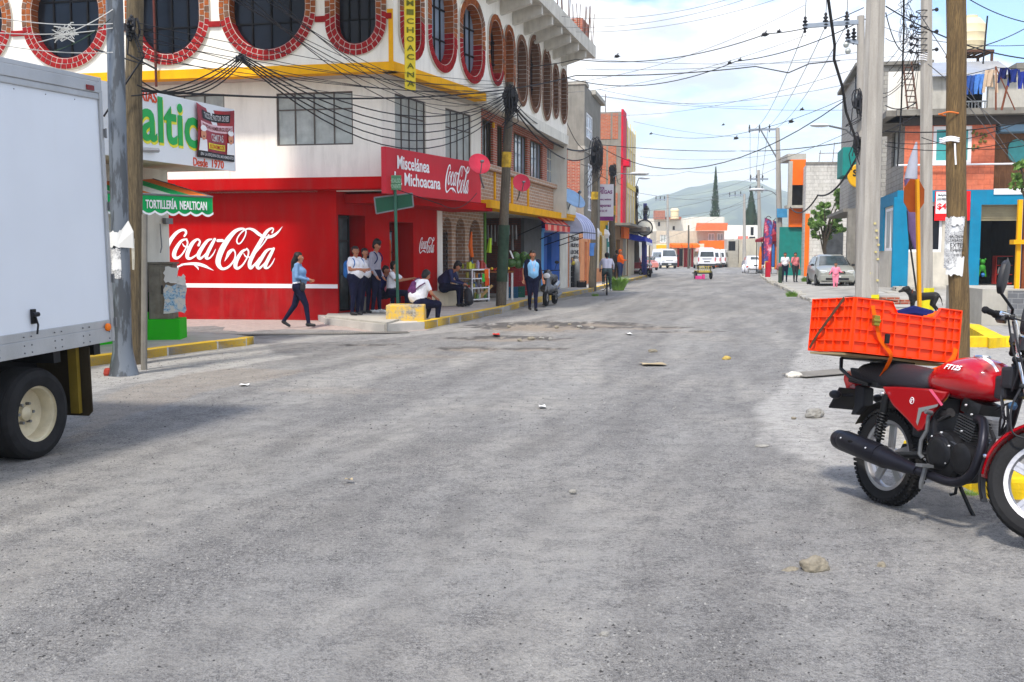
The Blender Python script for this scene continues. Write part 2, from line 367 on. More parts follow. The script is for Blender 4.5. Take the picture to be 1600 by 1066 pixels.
def mask_at(x,y,di):
    n1 = mnoise.noise(V(x*.9,y*.9,5)); n2 = mnoise.noise(V(x*.35,y*.35,9))
    g = 0; P = (x+n1*.22,y+n1*.3)
    if in_poly(P[0],P[1],conc_l) or in_poly(P[0],P[1],conc_ll): g = .75
    if in_poly(P[0],P[1],conc_r): g = 1
    r = di
    if in_poly(P[0],P[1],dirt_l): r = max(r,.5)
    # faint darker, oil-darkened wheel line
    s = x-.2*y; b = 0
    for s0,wd,am in TRK: b += am*math.exp(-((s-s0-n2*.35-.02*y*(s0 > 0))/wd)**2)
    b *= max(0,.45+n1)*.9; b = min(.5,b)
    return r,g,max(b,RIM)
def sheet(name,xs,ys):
    vs = []; cols = []
    for y in ys:
        for x in xs:
            z,di = road_z(x,y); vs.append((x,y,z)); cols.append(mask_at(x,y,di))
    n = len(xs); fs = [(j*n+i,j*n+i+1,(j+1)*n+i+1,(j+1)*n+i) for j in range(len(ys)-1) for i in range(n-1)]
    me = bpy.data.meshes.new(name); me.from_pydata(vs,[],fs); me.materials.append(ROAD)
    ca = me.color_attributes.new('mask','FLOAT_COLOR','POINT'); ca.data.foreach_set('color',[c for m in cols for c in (*m,1)])
    me.polygons.foreach_set('use_smooth',[True]*len(fs)); o = bpy.data.objects.new(name,me); COL.objects.link(o); return tag(o,kind='structure')
def rng(a,b,s):
    k = max(1,int(round((b-a)/s))); return [a+(b-a)*i/k for i in range(k+1)]
XS = rng(-40,-12,1.2)[:-1]+rng(-12,-6,.3)[:-1]+rng(-6,7,.1)[:-1]+rng(7,12,.4)[:-1]+rng(12,60,1.5)
YS = rng(-6,3,.5)[:-1]+rng(3,30,.11)[:-1]+rng(30,60,.5)[:-1]+rng(60,150,3)
sheet('road',XS,YS)
# loose gravel and pebbles
random.seed(3); mb = MB()
for i in range(46000):
    y = 3.2+(random.random()**1.7)*15; x = (random.random()*1.16-.58)*y*1.0
    s = (.0025+.006*random.random()**3)*(1 if y < 9 else 1.4); z = road_z(x,y)[0] if abs(x) < 7 else 0
    if mnoise.noise(V(x*.9,y*.35,4)) < random.uniform(-.35,.25): continue
    a = random.random()*6.28; c,d = cos(a)*s,sin(a)*s; h = s*random.uniform(.4,1)
    mb.add([(x+c*1.3,y+d*1.3,z),(x-d,y+c,z),(x-c,y-d,z),(x+d,y-c,z),(x+c*.3,y+d*.3,z+h)],[(0,1,4),(1,2,4),(2,3,4),(3,0,4)],random.choice((0,0,1,2)))
tag(mb.build('gravel',[M('grey_chippings',(.19,.186,.18),.9,bump=0),M('pale_chippings',(.28,.275,.262),.9,bump=0),M('dark_chippings',(.06,.059,.059),.9,bump=0)],fixn=False),'loose grey gravel chips scattered over the road surface','gravel',kind='stuff')
ROCK = M('pale_rock',(.27,.24,.185),.95,var=.35,vs=14,bump=1,bs=60)
ROCKG = M('grey_rock',(.30,.29,.265),.95,var=.3,vs=14,bump=1,bs=60)
def stone(px,py,w,h,label,seed,mat=ROCK,flat=1.0,z0=0):
    P = gnd(px,py,z0); d = P.y; s = w/F*d/2; hh = h/F*d; bm = bmesh.new(); bmesh.ops.create_icosphere(bm,subdivisions=4,radius=1)
    for v in bm.verts:
        n = v.co.normalized(); f = 1+.28*mnoise.noise(n*1.3+V(seed,0,0))+.12*mnoise.noise(n*3.5+V(0,seed,0))+.05*mnoise.noise(n*9)
        v.co = V(n.x*s*f,n.y*s*.7*f*flat,max(-.15*hh,n.z*hh*.62*f+hh*.35))
    me = bpy.data.meshes.new('stone'); bm.to_mesh(me); bm.free(); me.materials.append(mat); me.polygons.foreach_set('use_smooth',[True]*len(me.polygons))
    o = bpy.data.objects.new('stone',me); COL.objects.link(o); o.location = (P.x,P.y,z0); o.rotation_euler = (0,0,seed*.7 % .6); return tag(o,label,'stone')
stone(1273,892,48,24,'largest tan stone lying alone on the road, bottom right',3.1)
stone(1377,888,15,11,'small cream stone just right of the largest tan stone',5.2)
stone(1234,893,30,7,'flat low tan stone touching the largest stone',7.7,flat=.8)
stone(1272,652,30,16,'grey stone beside the motorbike rear wheel',2.2,ROCKG)
stone(1240,590,26,10,'pale lump of mortar at the left end of the drain grate',1.2,M('mortar_lump',(.55,.52,.46),.95,var=.2,vs=20,bump=.8))
stone(895,770,12,6,'tiny pale stone alone in the middle of the road',4.4,ROCKG)
stone(1135,562,14,6,'small ochre stone far out on the road, right of the cardboard scrap',8.4,M('ochre',(.45,.33,.1),.9))
stone(1020,550,16,5,'small cream stone just above the cardboard scrap',9.4)
stone(945,993,16,7,'small grey stone near the bottom edge of the road',6.4,ROCKG)
stone(1190,698,22,4,'thin pale chip of concrete at the edge of the gravel',11.4,ROCKG)
for i,(px,py,w,h) in enumerate(((830,531,12,5),(846,530,9,4),(812,533,9,4),(860,531,7,4),(870,513,8,4),(905,512,9,4),(890,508,6,3),(925,513,7,3),(795,512,6,4),(775,522,6,3),(1240,655,8,4),(1215,520,5,3))):
    tag(stone(px,py,w,h,'fist-sized rubble stone loose in or beside the potholes',i+20,ROCKG if i % 2 else ROCK),group='rubble stones around the potholes')
def scrap(px,py,w,h,label,mat,name='litter',cat='litter',lift=.012):
    P = gnd(px,py); w *= .75; lift *= .5; s = w/F*P.y/2; t = h/F*P.y*P.y/H*.4; m_ = MB()
    m_.grid(lambda a,b: (P.x+(a-.5)*2*s+.1*s*sin(b*5),P.y+(b-.5)*t*2,.02+lift*(1+sin(a*4+b*3))+.3*lift*sin(a*9)),8,4)
    m_.grid(lambda a,b: (P.x+(a-.5)*2*s+.1*s*sin(b*5),P.y+(b-.5)*t*2,.018+lift*(1+sin(a*4+b*3))+.3*lift*sin(a*9)),8,4)
    return tag(m_.build(name,mat,smooth=True),label,cat)
CARD = M('cardboard',(.42,.34,.22),.9); PAPER = M('white_paper',(.72,.72,.70),.8,var=.1)
scrap(1020,571,50,4,'torn strip of brown cardboard lying on the road',CARD,'cardboard_scrap','cardboard')
scrap(847,638,14,4,'small white paper scrap in the middle of the road',PAPER,'paper_scrap','paper')
scrap(382,604,18,3,'white paper scrap on the road below the yellow kerb',PAPER,'paper_scrap','paper')
scrap(545,754,16,3,'thin brown leaf on the near left road',CARD,'dry_leaf','leaf')
scrap(983,523,10,3,'white plastic scrap beyond the pothole edge',PAPER,'plastic_scrap','plastic')
scrap(775,524,14,3,'red plastic scrap in the pothole',M('red_scrap',srgb(200,60,50),.6),'plastic_scrap','plastic')
# ---- pavements
YK = NT('yellow_kerb_paint'); _a = YK.noise(9,6,.7); _b = YK.noise(2.2,5,.6)
_c = YK.mix(YK.ramp(_a,[(.33,1),(.44,0)]),srgb(222,180,44),(.33,.29,.22)); _c = YK.mix(YK.ramp(_b,[(.5,0),(.75,.6)]),_c,srgb(188,166,104))
YK.set(Base_Color=_c,Roughness=.85); YK.bump(_a,.6,.01); YK = YK.m
YKB = M('bright_yellow_kerb',srgb(238,200,40),.8,var=.25,vs=4,bump=.6,bs=30,grime=.8,gcol=(.2,.17,.08))
PAVE = M('pavement_concrete',srgb(168,165,158),.92,var=.3,vs=1.3,bump=.6,bs=30,grime=.0)
PAVEL = M('left_pavement',srgb(184,180,173),.92,var=.22,vs=1.6,bump=.5,bs=30)
def slab(name,pts,mat,z0=-.3,parent=None,kind='structure'):
    """pavement slab from 3-D top points"""
    n = len(pts); b = [V(p.x,p.y,z0) for p in pts]; m_ = MB(); m_.add(list(pts)+b,[tuple(range(n))]+[(i,(i+1) % n,(i+1) % n+n,i+n) for i in range(n)])
    o = m_.build(name,mat,parent); return tag(o,kind=kind) if kind else o
def kerb(name,pts,w,mat,z0=-.2,up=.012,side=1):
    """kerb stones along a 3-D polyline of the top outer edge"""
    m_ = MB(); n = len(pts); acc = 0
    for i in range(n-1):
        a,b = pts[i],pts[i+1]; L = (b-a).length; k = max(1,int(round(L/.95)))
        for j in range(k):
            p = a.lerp(b,j/k); q = a.lerp(b,(j+1)/k); d = (b-a).normalized(); nx = V(-d.y,d.x,0)*w*side; g = d*.006
            p = p+g+V(0,0,up+random.uniform(-.008,.006)); q = q-g+V(0,0,up+random.uniform(-.008,.006))
            m_.add([p,q,q+nx,p+nx,V(p.x,p.y,z0),V(q.x,q.y,z0),V((q+nx).x,(q+nx).y,z0),V((p+nx).x,(p+nx).y,z0)],
                [(0,1,2,3),(7,6,5,4),(0,4,5,1),(1,5,6,2),(2,6,7,3),(3,7,4,0)])
    return tag(m_.build(name,mat,bevel=.012),kind='structure')
# near-left corner pavement (by the tortilla shop)
kl = Pg((-160,608,.13),(0,582,.13),(137,559,.13),(200,551,.13),(262,543,.13),(340,534,.13),(385,529,.13),(397,526.5,.13))
slab('pavement',kl+Pg((360,522,.12),(268,517,.12),(120,516,.12))+[V(-30,24,.12),V(-40,9,.12)],PAVEL)
kerb('yellow_kerb',kl,.16,YK,side=1)
# paved cross street in front of the red wall (pinkish setts, flush)
SETT = Mbrick('pink_setts',srgb(176,160,152),srgb(184,166,158),srgb(158,150,144),.3,.2,.008,grime=.2,sw='flat')
slab('cross_street',[gnd(x,y,z) for x,y,z in ((-400,500,.035),(-400,524,-.03),(270,526,-.03),(420,529,-.04),(560,529,-.04),(640,523,-.03),(672,515,.0),(600,508,.035),(530,496,.035),(270,492,.035))],SETT,-.1)
# corner pavement and step by the shop
kc = Pg((663,503,.16),(720,492.5,.16),(785,480,.16),(826,469,.15),(884,458,.15),(925,451,.14),(955,443,.14),(1000,433,.14),(1012,430,.14))
kc += [kc[-1]+V(3.0,22,0),kc[-1]+V(5,60,0)]
slab('pavement',[V(p.x,p.y,p.z) for p in kc]+[V(-8,95,.14),V(-10,30,.16)]+Pg((490,489,.16),(508,497.5,.16),(600,507,.16)),PAVEL)
kerb('yellow_kerb',kc[:9],.17,YK,side=1)
slab('door_step',Pg((508,494,.2),(604,504,.2),(640,494,.2),(560,478,.2),(520,482,.2)),CONC,0)
# right pavement: concrete strip far, gently rising plaza near
kr = Pg((1188,429,.13),(1200,438,.12),(1222,448,.11),(1240,457,.10),(1262,467,.07),(1278,474,.05))
plz = Pg((1192,426,.14))+kr+Pg((1294,485,.0),(1262,530,-.03),(1256,575,-.05),(1500,600,-.05),(1760,600,-.05))+[V(30,14,.05),V(34,30,.45),V(17.5,34.5,.48),V(14.2,37.5,.36),V(17.5,47,.16),V(20.5,60,.14),V(24.5,80,.14)]
from mathutils.geometry import tessellate_polygon
m_ = MB(); m_.add(plz,tessellate_polygon([[V(p.x,p.y,0) for p in plz]])); [m_.quad(a_,b_,V(b_.x,b_.y,b_.z-.3),V(a_.x,a_.y,a_.z-.3)) for a_,b_ in zip(plz,plz[1:]+plz[:1])]; tag(m_.build('pavement',PAVE),kind='structure')
random.seed(12)
for i in range(len(kr)-1):
    a,b = kr[i],kr[i+1]; m_ = MB(); d = (b-a); k = max(1,int(d.length/.8))
    for j in range(k):
        if random.random() < .25: continue
        p = a+d*(j/k); q = a+d*((j+.85)/k); nx = V(-d.y,d.x,0).normalized()*-.0; w = V(.32,.02,0)
        o_ = V(random.uniform(-.12,.05),0,random.uniform(-.05,.02)); m_.prism([p+o_+V(0,0,-.15),q+o_+V(0,0,-.15),q+w+o_+V(0,0,-.15),p+w+o_+V(0,0,-.15)],(0,0,.17+random.uniform(0,.03)))
    if m_.v: tag(m_.build('broken_kerb',CONC,bevel=.02),kind='structure')
# ------------------------------------------------------------ facade tools
def P(mb,name,mat,fr,root,**k):
    o = mb.build(name,mat,None,**k); o.parent = root; o.location = fr.o-root.location; o.rotation_euler = (0,0,fr.a-root.rotation_euler.z)
    if root.rotation_euler.z: o.location = Matrix.Rotation(-root.rotation_euler.z,3,'Z') @ (fr.o-root.location)
    return o
def Pl(o,fr,root):
    o.parent = root; o.location = Matrix.Rotation(-root.rotation_euler.z,3,'Z') @ (fr.o-root.location); o.rotation_euler = (0,0,fr.a-root.rotation_euler.z); return o
def stad(cx,cz,a,b,n=36,d=0):
    """stadium outline, half width a, half height b, grown by d"""
    a += d; b += d; s = max(0,b-a); r = []
    for i in range(n):
        t = 2*pi*i/n; x = a*cos(t); z = a*sin(t)*min(1,b/a) if b < a else a*sin(t)
        r.append((cx+x,cz+z+(s if sin(t) > 1e-6 else (-s if sin(t) < -1e-6 else 0))))
    return r
def wallg(mb,u0,u1,z0,z1,rects=(),stads=(),y=0,dep=.25,mi=0):
    """front sheet of a wall at local y with openings; reveals go dep inwards"""
    cells = [(a,b,c,d,None) for a,b,c,d in rects]+[(s[0]-s[2]-.02,s[0]+s[2]+.02,s[1]-s[3]-.02,s[1]+s[3]+.02,s) for s in stads]
    cells = [(max(a,u0),min(b,u1),max(c,z0),min(d,z1),s) for a,b,c,d,s in cells]
    us = sorted({u0,u1,*[c[0] for c in cells],*[c[1] for c in cells]}); zs = sorted({z0,z1,*[c[2] for c in cells],*[c[3] for c in cells]})
    for i in range(len(us)-1):
        for j in range(len(zs)-1):
            mu = (us[i]+us[i+1])/2; mz = (zs[j]+zs[j+1])/2
            if us[i+1]-us[i] < 1e-6 or zs[j+1]-zs[j] < 1e-6 or any(a < mu < b and c < mz < d for a,b,c,d,_ in cells): continue
            mb.quad((us[i],y,zs[j]),(us[i+1],y,zs[j]),(us[i+1],y,zs[j+1]),(us[i],y,zs[j+1]),mi)
    for a,b,c,d,s in cells:
        if s is None:
            for p,q in (((a,c),(b,c)),((b,c),(b,d)),((b,d),(a,d)),((a,d),(a,c))):
                mb.quad((p[0],y,p[1]),(q[0],y,q[1]),(q[0],y+dep,q[1]),(p[0],y+dep,p[1]),mi)
        else:
            cx,cz = s[0],s[1]; pts = stad(*s[:4]); ang = [(atan2(p[1]-cz,p[0]-cx) % (2*pi),p) for p in pts]
            def outp(t):
                dx,dz = cos(t),sin(t); k = min(((b-cx)/dx if dx > 1e-9 else 9e9),((a-cx)/dx if dx < -1e-9 else 9e9),((d-cz)/dz if dz > 1e-9 else 9e9),((c-cz)/dz if dz < -1e-9 else 9e9)); return (cx+dx*k,cz+dz*k)
            ang.sort(); cor = sorted((atan2(z_-cz,x_-cx) % (2*pi),(x_,z_)) for x_ in (a,b) for z_ in (c,d)); n = len(ang)
            for k in range(n):
                t0,p0 = ang[k]; t1,p1 = ang[(k+1) % n]; t1_ = t1 if k < n-1 else t1+2*pi
                mid = [c_[1] for c_ in cor if t0 < c_[0] < t1_]; o0,o1 = outp(t0),outp(t1); poly = [p0,o0]+mid+[o1,p1]
                mb.add([(x_,y,z_) for x_,z_ in poly],[tuple(range(len(poly)))],mi)
                mb.quad((p0[0],y,p0[1]),(p1[0],y,p1[1]),(p1[0],y+dep,p1[1]),(p0[0],y+dep,p0[1]),mi)
    return mb
def window(fr,root,u0,u1,z0,z1,y=.12,nu=2,zsp=(),fmat=None,gmat=None,fw=.036,label=None,name='window',us=None):
    m_ = MB(); d = .05; f = fw
    m_.box(u0,u0+f,y-d/2,y+d/2,z0,z1); m_.box(u1-f,u1,y-d/2,y+d/2,z0,z1); m_.box(u0+f,u1-f,y-d/2,y+d/2,z0,z0+f); m_.box(u0+f,u1-f,y-d/2,y+d/2,z1-f,z1)
    for k in range(1,nu): x = u0+(u1-u0)*(us[k-1] if us else k/nu); m_.box(x-f*.4,x+f*.4,y-d/2+.004,y+d/2-.004,z0+f,z1-f)
    for s in zsp: z = z0+(z1-z0)*s; m_.box(u0+f,u1-f,y-d/2+.007,y+d/2-.007,z-f*.4,z+f*.4)
    w = P(m_,name,fmat or FRAME,fr,root)
    if label: w['label'] = label
    g = MB().box(u0+f*.5,u1-f*.5,y+.002,y+.012,z0+f*.5,z1-f*.5).build('pane',gmat or GLASS,w); return w
BR1 = M('painted_red_brick',srgb(150,32,34),.8,var=.3,vs=9,bump=.6)
BR2 = M('bare_orange_brick',srgb(150,84,46),.85,var=.35,vs=9,bump=.6)
BR3 = M('weathered_brick',srgb(118,86,68),.88,var=.35,vs=9,bump=.6)
MORT = M('mortar',srgb(206,200,190),.95,var=.12,bump=.4)
def round_window(fr,root,u0,u1,z0,z1,split,dark=BR1,light=BR2,two=True,rw=None,glass=GLASS,tilt=False):
    cx = (u0+u1)/2; cz = (z0+z1)/2; a = (u1-u0)/2; b = (z1-z0)/2; w = rw or (.25 if two else .17)
    s_in = (cx,cz,a-w,b-w); ro = MB(); path = lambda d: stad(cx,cz,a-w,b-w,72,d)
    # mortar bed ring
    def ringq(mb,d0,d1,y0,y1):
        A = path(d0); B = path(d1); n = len(A)
        for i in range(n):
            j = (i+1) % n; mb.quad((A[i][0],y0,A[i][1]),(A[j][0],y0,A[j][1]),(B[j][0],y0,B[j][1]),(B[i][0],y0,B[i][1]),0)
            mb.quad((B[i][0],y0,B[i][1]),(B[j][0],y0,B[j][1]),(B[j][0],y1,B[j][1]),(B[i][0],y1,B[i][1]),0)
            mb.quad((A[i][0],y0,A[i][1]),(A[j][0],y0,A[j][1]),(A[j][0],.24,A[j][1]),(A[i][0],.24,A[i][1]),0)
    ringq(ro,-.0,w-.004,-.05,.0)
    # individual bricks by arc length
    def walk(d):
        p = stad(cx,cz,a-w,b-w,144,d); L = [0]
        for i in range(len(p)): q = p[(i+1) % len(p)]; L.append(L[-1]+sqrt((q[0]-p[i][0])**2+(q[1]-p[i][1])**2))
        return p,L
    def pt(pl,s):
        p,L = pl; s %= L[-1]; lo = 0
        while L[lo+1] < s: lo += 1
        t = (s-L[lo])/max(1e-9,L[lo+1]-L[lo]); q = p[(lo+1) % len(p)]; return V(p[lo][0]+(q[0]-p[lo][0])*t,0,p[lo][1]+(q[1]-p[lo][1])*t)
    rows = ((.012,w/2-.008),(w/2+.008,w-.012)) if two else ((.012,w-.012),)
    for ri,(d0,d1) in enumerate(rows):
        A,B = walk(d0),walk(d1); k = int(B[1][-1]/(.145 if two else .125))
        for i in range(k):
            f0 = (i+.07+.5*ri)/k; f1 = (i+.93+.5*ri)/k; a0,a1,b0,b1 = pt(A,f0*A[1][-1]),pt(A,f1*A[1][-1]),pt(B,f0*B[1][-1]),pt(B,f1*B[1][-1])
            mz = (a0.z+b1.z)/2; yo = -.062+random.uniform(-.006,.006); mi = 1 if mz < split else (2 if random.random() < .75 else 3)
            ro.prism([a0+V(0,yo,0),a1+V(0,yo,0),b1+V(0,yo,0),b0+V(0,yo,0)],(0,.03 if two else .2,0),mi)
        if ri == 0:     # bricks of the deep reveal
            C = walk(-.004); k2 = int(C[1][-1]/.13)
            for i in range(k2):
                c0,c1 = pt(C,(i+.06)/k2*C[1][-1]),pt(C,(i+.94)/k2*C[1][-1]); mz = (c0.z+c1.z)/2; mi = 1 if mz < split else 2
                n_ = V(cx-c0.x,0,cz-c0.z).normalized()*.006; ro.prism([c0+n_+V(0,-.045,0),c1+n_+V(0,-.045,0),c1+n_+V(0,.2,0),c0+n_+V(0,.2,0)],-n_*1.5,mi)
    wd = P(ro,'round_window',[MORT,dark,light,BR3],fr,root)
    g = MB(); g.add([(x,.2,z) for x,z in stad(cx,cz,a-w,b-w,36,.03)],[tuple(range(36))]); g.build('pane',glass,wd)
    f = MB(); hw = a-w; hh = b-w
    def zr(x): t = abs(x-cx)/hw; return max(0,hh-hw)+hw*sqrt(max(0,1-t*t)) if hh >= hw else hh*sqrt(max(0,1-t*t))
    nm = 3 if hw > .45 else (1 if hw > .2 else 0); xs = [cx-hw+2*hw*(i+1)/(nm+1) for i in range(nm)]
    for x in xs: h = zr(x); f.box(x-.022,x+.022,.17,.215,cz-h,cz+h)
    for zz in (cz-hh*.35,cz+hh*.4):
        q = hw*.97 if abs(zz-cz) < max(.01,hh-hw) else hw*sqrt(max(.05,1-((abs(zz-cz)-max(0,hh-hw))/hw)**2)); f.box(cx-q,cx+q,.175,.21,zz-.02,zz+.02)
    f.build('sash',M('sash_black',(.004,.004,.005),.6,bump=0,spec=.1),wd); return (cx,cz,a-w+.02,b-w+.02)
# ---- script lettering (brush strokes with a width), drawn once in a 1600x842 field
def cr(pts,k=7):
    r = []; n = len(pts)
    for i in range(n-1):
        p0,p1,p2,p3 = pts[max(i-1,0)],pts[i],pts[i+1],pts[min(i+2,n-1)]
        for j in range(k):
            t = j/k; r.append(tuple(.5*((2*p1[c])+(-p0[c]+p2[c])*t+(2*p0[c]-5*p1[c]+4*p2[c]-p3[c])*t*t+(-p0[c]+3*p1[c]-3*p2[c]+p3[c])*t**3) for c in range(3)))
    return r+[pts[-1]]
SCRIPT = [
 # first C (its left part runs on behind the neighbour's wall)
 [(240,245,30),(262,205,34),(250,170,36),(205,165,40),(140,200,50),(70,280,60),(0,400,80),(-45,540,90),(-40,640,70),(20,690,46),(110,665,30),(220,620,26)],
 [(200,620,24),(330,608,40),(430,615,50),(510,640,44),(570,670,24),(625,698,4)],[(370,630,10),(410,655,26),(427,690,6)],
 # o
 [(272,285,22),(200,310,40),(125,420,60),(105,500,64),(140,535,44),(205,490,26),(262,400,22),(283,330,26),(262,285,26)],[(215,340,10),(240,378,22),(290,385,20),(330,355,16)],
 # c
 [(428,365,38),(445,315,28),(410,288,32),(345,340,56),(290,450,62),(280,520,56),(320,540,36),(400,490,24),(450,420,16)],
 # a
 [(600,285,18),(540,310,44),(460,420,58),(425,500,60),(450,540,40),(520,480,22),(600,360,14)],[(640,285,40),(600,360,50),(545,470,54),(530,530,50),(570,535,26),(620,480,20),(652,415,8)],
 [(680,305,44),(742,303,44)],
 # second C with its ribbon
 [(770,575,6),(800,520,34),(830,460,54),(880,425,34),(910,470,22),(895,560,26),(820,650,34),(740,675,44),(690,620,72),(690,540,84),(740,410,86),(820,280,76),(910,180,56),(1000,148,34),(1048,170,20),(1040,240,20),(990,325,20),(950,345,22),(930,310,22),(950,250,20),(1010,180,22),(1080,148,26),(1150,165,44),(1215,215,50),(1262,245,40)],
 # o
 [(1070,415,20),(1000,450,44),(930,560,60),(912,640,60),(945,668,42),(1010,620,26),(1070,520,22),(1085,450,26),(1062,410,24)],[(1020,470,10),(1050,515,22),(1100,520,18)],
 # l
 [(1120,540,16),(1200,440,18),(1290,330,22),(1350,230,24)],[(1395,200,22),(1412,155,22),(1385,143,30),(1320,190,50),(1240,320,58),(1150,480,62),(1100,600,60),(1115,665,48),(1180,600,24),(1230,530,18)],
 [(1320,265,36),(1400,245,44),(1470,195,30),(1530,120,5)],
 # a
 [(1390,410,18),(1320,440,44),(1240,560,58),(1200,630,60),(1225,668,40),(1290,610,22),(1380,490,14)],[(1415,410,40),(1375,490,50),(1320,600,54),(1305,655,50),(1345,660,26),(1395,605,20),(1430,535,8)],
]
def script(name,mat,root,fr,fn,clip=None,y=-.012):
    """fn maps field (x, y) to local (u, z); each stroke becomes a thin solid ribbon"""
    m_ = MB()
    for si,st in enumerate(SCRIPT):
        p = cr([(a,b,w) for a,b,w in st]); n = len(p); L = []; Rr = []
        for i in range(n):
            a = p[max(i-1,0)]; b = p[min(i+1,n-1)]; dx,dy = b[0]-a[0],b[1]-a[1]; d = sqrt(dx*dx+dy*dy) or 1; w = max(1,p[i][2])/2*.86
            L.append((p[i][0]-dy/d*w,p[i][1]+dx/d*w)); Rr.append((p[i][0]+dy/d*w,p[i][1]-dx/d*w))
        for i in range(n-1):
            q = [L[i],L[i+1],Rr[i+1],Rr[i]]
            if clip and max(a[0] for a in q) < clip: continue
            yy = y-.0004*si; m_.add([(fn(*a)[0],yy,fn(*a)[1]) for a in q],[(0,1,2,3)])
        for e in (0,n-1):       # round brush ends
            c = p[e]; w = max(1,c[2])/2*.86
            if w > 6 and not (clip and c[0] < clip): m_.add([(fn(c[0]+w*cos(t*pi/5),c[1]+w*sin(t*pi/5))[0],y-.0004*si-.0002,fn(c[0]+w*cos(t*pi/5),c[1]+w*sin(t*pi/5))[1]) for t in range(10)],[tuple(range(10))])
    o = P(m_,name,mat,fr,root); return o
# ------------------------------------------------------------ the corner building
C3 = at(615,112,22.8); D_A = (1,-.2); FA = Fr(C3,D_A); FB = Fr(C3,(.425,1))
def along(fr,px,y=0): u = fr.u(px,y); return fr.w(u,y,0)
_uD = FB.u(757); D3 = FB.w(_uD,0,0); FC = Fr(D3,(.266,1)); _uE = FC.u(885)
r598 = ray(598,300); _t = ((C3+FA.y*.8-CP).dot(FA.y))/r598.dot(FA.y); C2 = CP+r598*_t; C2.z = 0
FA2 = Fr(C2,D_A); FB2 = Fr(C2,(.43,1)); _uD2 = FB2.u(752); FC2 = Fr(FB2.w(_uD2,0,0),(.266,1)); _uE2 = FC2.u(886)
A1 = along(FA2,527); FG = Fr(A1,(.47,1)); _uG = FG.u(683); FH = Fr(FG.w(_uG,0,0),(.28,1)); _uH = FH.u(884)
ZY = 5.6; ZT = 8.62; ZS = 3.32
corner = thing('corner_building','white three-storey corner building with brick-ringed round windows and red ground floor','building',V(C3.x,C3.y,0))
UL = -16
# third storey, cross-street side
st = []
for x0,x1,sp,zb in ((-98,35,6.8,5.9),(50,184,6.8,5.87),(208,338,6.8,5.87),(352,501,6.8,5.88),(514,609,6.8,5.92)):
    u0,u1 = FA.u(x0),FA.u(x1); st.append(round_window(FA,corner,u0,u1,zb,8.3 if u1-u0 > 1.5 else 8.2,FA.z(300,36)+.02))
mb = MB(); wallg(mb,UL,0,ZY,ZT,(),st); P(mb,'wall',WHITE,FA,corner)
# ties of brick between the round windows
zt = FA.z(300,40)
for x0,x1 in ((33,52),(180,212),(336,354),(499,516),(607,616)): P(MB().box(FA.u(x0),FA.u(x1),-.055,.01,zt-.06,zt+.06),'brick_tie',BR1,FA,corner)
sb = []
for x0,x1,yb,yt in ((625,664,96,None),(668,714,115,None),(717,757,132,-4)):
    u0,u1 = FB.u(x0),FB.u(x1)-.02; xm = (x0+x1)/2; zb = FB.z(xm,yb); sb.append(round_window(FB,corner,u0,u1,zb,8.25 if yt is None else FB.z(xm,yt),6.9,two=False,rw=.2,glass=GLASSL))
mb = MB(); wallg(mb,0,_uD,ZY,ZT,(),sb); P(mb,'wall',WHITE,FB,corner)
sc_ = []
for x0,x1,yt,yb in ((761,786,23,135),(785,803,39,152),(804,822.5,54,167),(823,843,54,177),(844,859,75,189),(860,871,98,186),(872,884,106,194)):
    xm = (x0+x1)/2; u0,u1 = FC.u(x0)+.01,FC.u(x1)-.01; sc_.append(round_window(FC,corner,u0,u1,FC.z(xm,yb),min(8.45,FC.z(xm,yt)),6.6 if x0 < 780 else 0,two=False,rw=.17,dark=BR1,light=BR2 if x0 < 800 else BR3))
mb = MB(); wallg(mb,0,_uE,ZY,ZT,(),sc_); P(mb,'wall',WHITE,FC,corner)
# end wall and cores
mb = MB(); mb.quad((_uE,0,2.9),(_uE,9,2.9),(_uE,9,ZT),(_uE,0,ZT)); P(mb,'wall',WHITE2,FC,corner)
# soffit / floor slab under the third storey with the yellow edge
def poly3(frs,z): return [V(p.x,p.y,z) for p in frs]
tri = [FA.w(UL,0,0),C3.copy(),D3,FC.w(_uE,0,0),FC.w(_uE,7,0),FA.w(UL,9,0)]
rel = lambda pts: [p-corner.location for p in pts]
mb = MB(); mb.prism(rel(poly3(tri,ZY-.02)),(0,0,.05)); mb.build('floor_slab',M('soffit',srgb(186,180,170),.9,grime=.5),corner)
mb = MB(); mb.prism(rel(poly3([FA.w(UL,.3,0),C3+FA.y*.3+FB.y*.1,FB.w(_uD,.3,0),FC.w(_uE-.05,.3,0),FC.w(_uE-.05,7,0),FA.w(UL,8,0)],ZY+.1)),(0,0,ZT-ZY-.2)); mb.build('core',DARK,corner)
mb = MB(); mb.box(UL,.03,-.035,.3,ZY-.03,ZY+.17); P(mb,'yellow_band',YEL,FA,corner)
mb = MB(); mb.box(0,_uD+.05,-.035,.3,ZY-.03,ZY+.17); P(mb,'yellow_band',YEL,FB,corner)
mb = MB(); mb.box(-.1,.0,-.03,.02,ZY+.17,FA.z(615,20)); mb.box(-.36,-.0,-.03,.02,FA.z(615,14),FA.z(615,20)); P(mb,'yellow_band',YEL,FA,corner)
mb = MB(); mb.box(.05,_uE,-.06,.2,ZY-.1,ZY+.22); P(mb,'slab_edge',WHITE2,FC,corner)
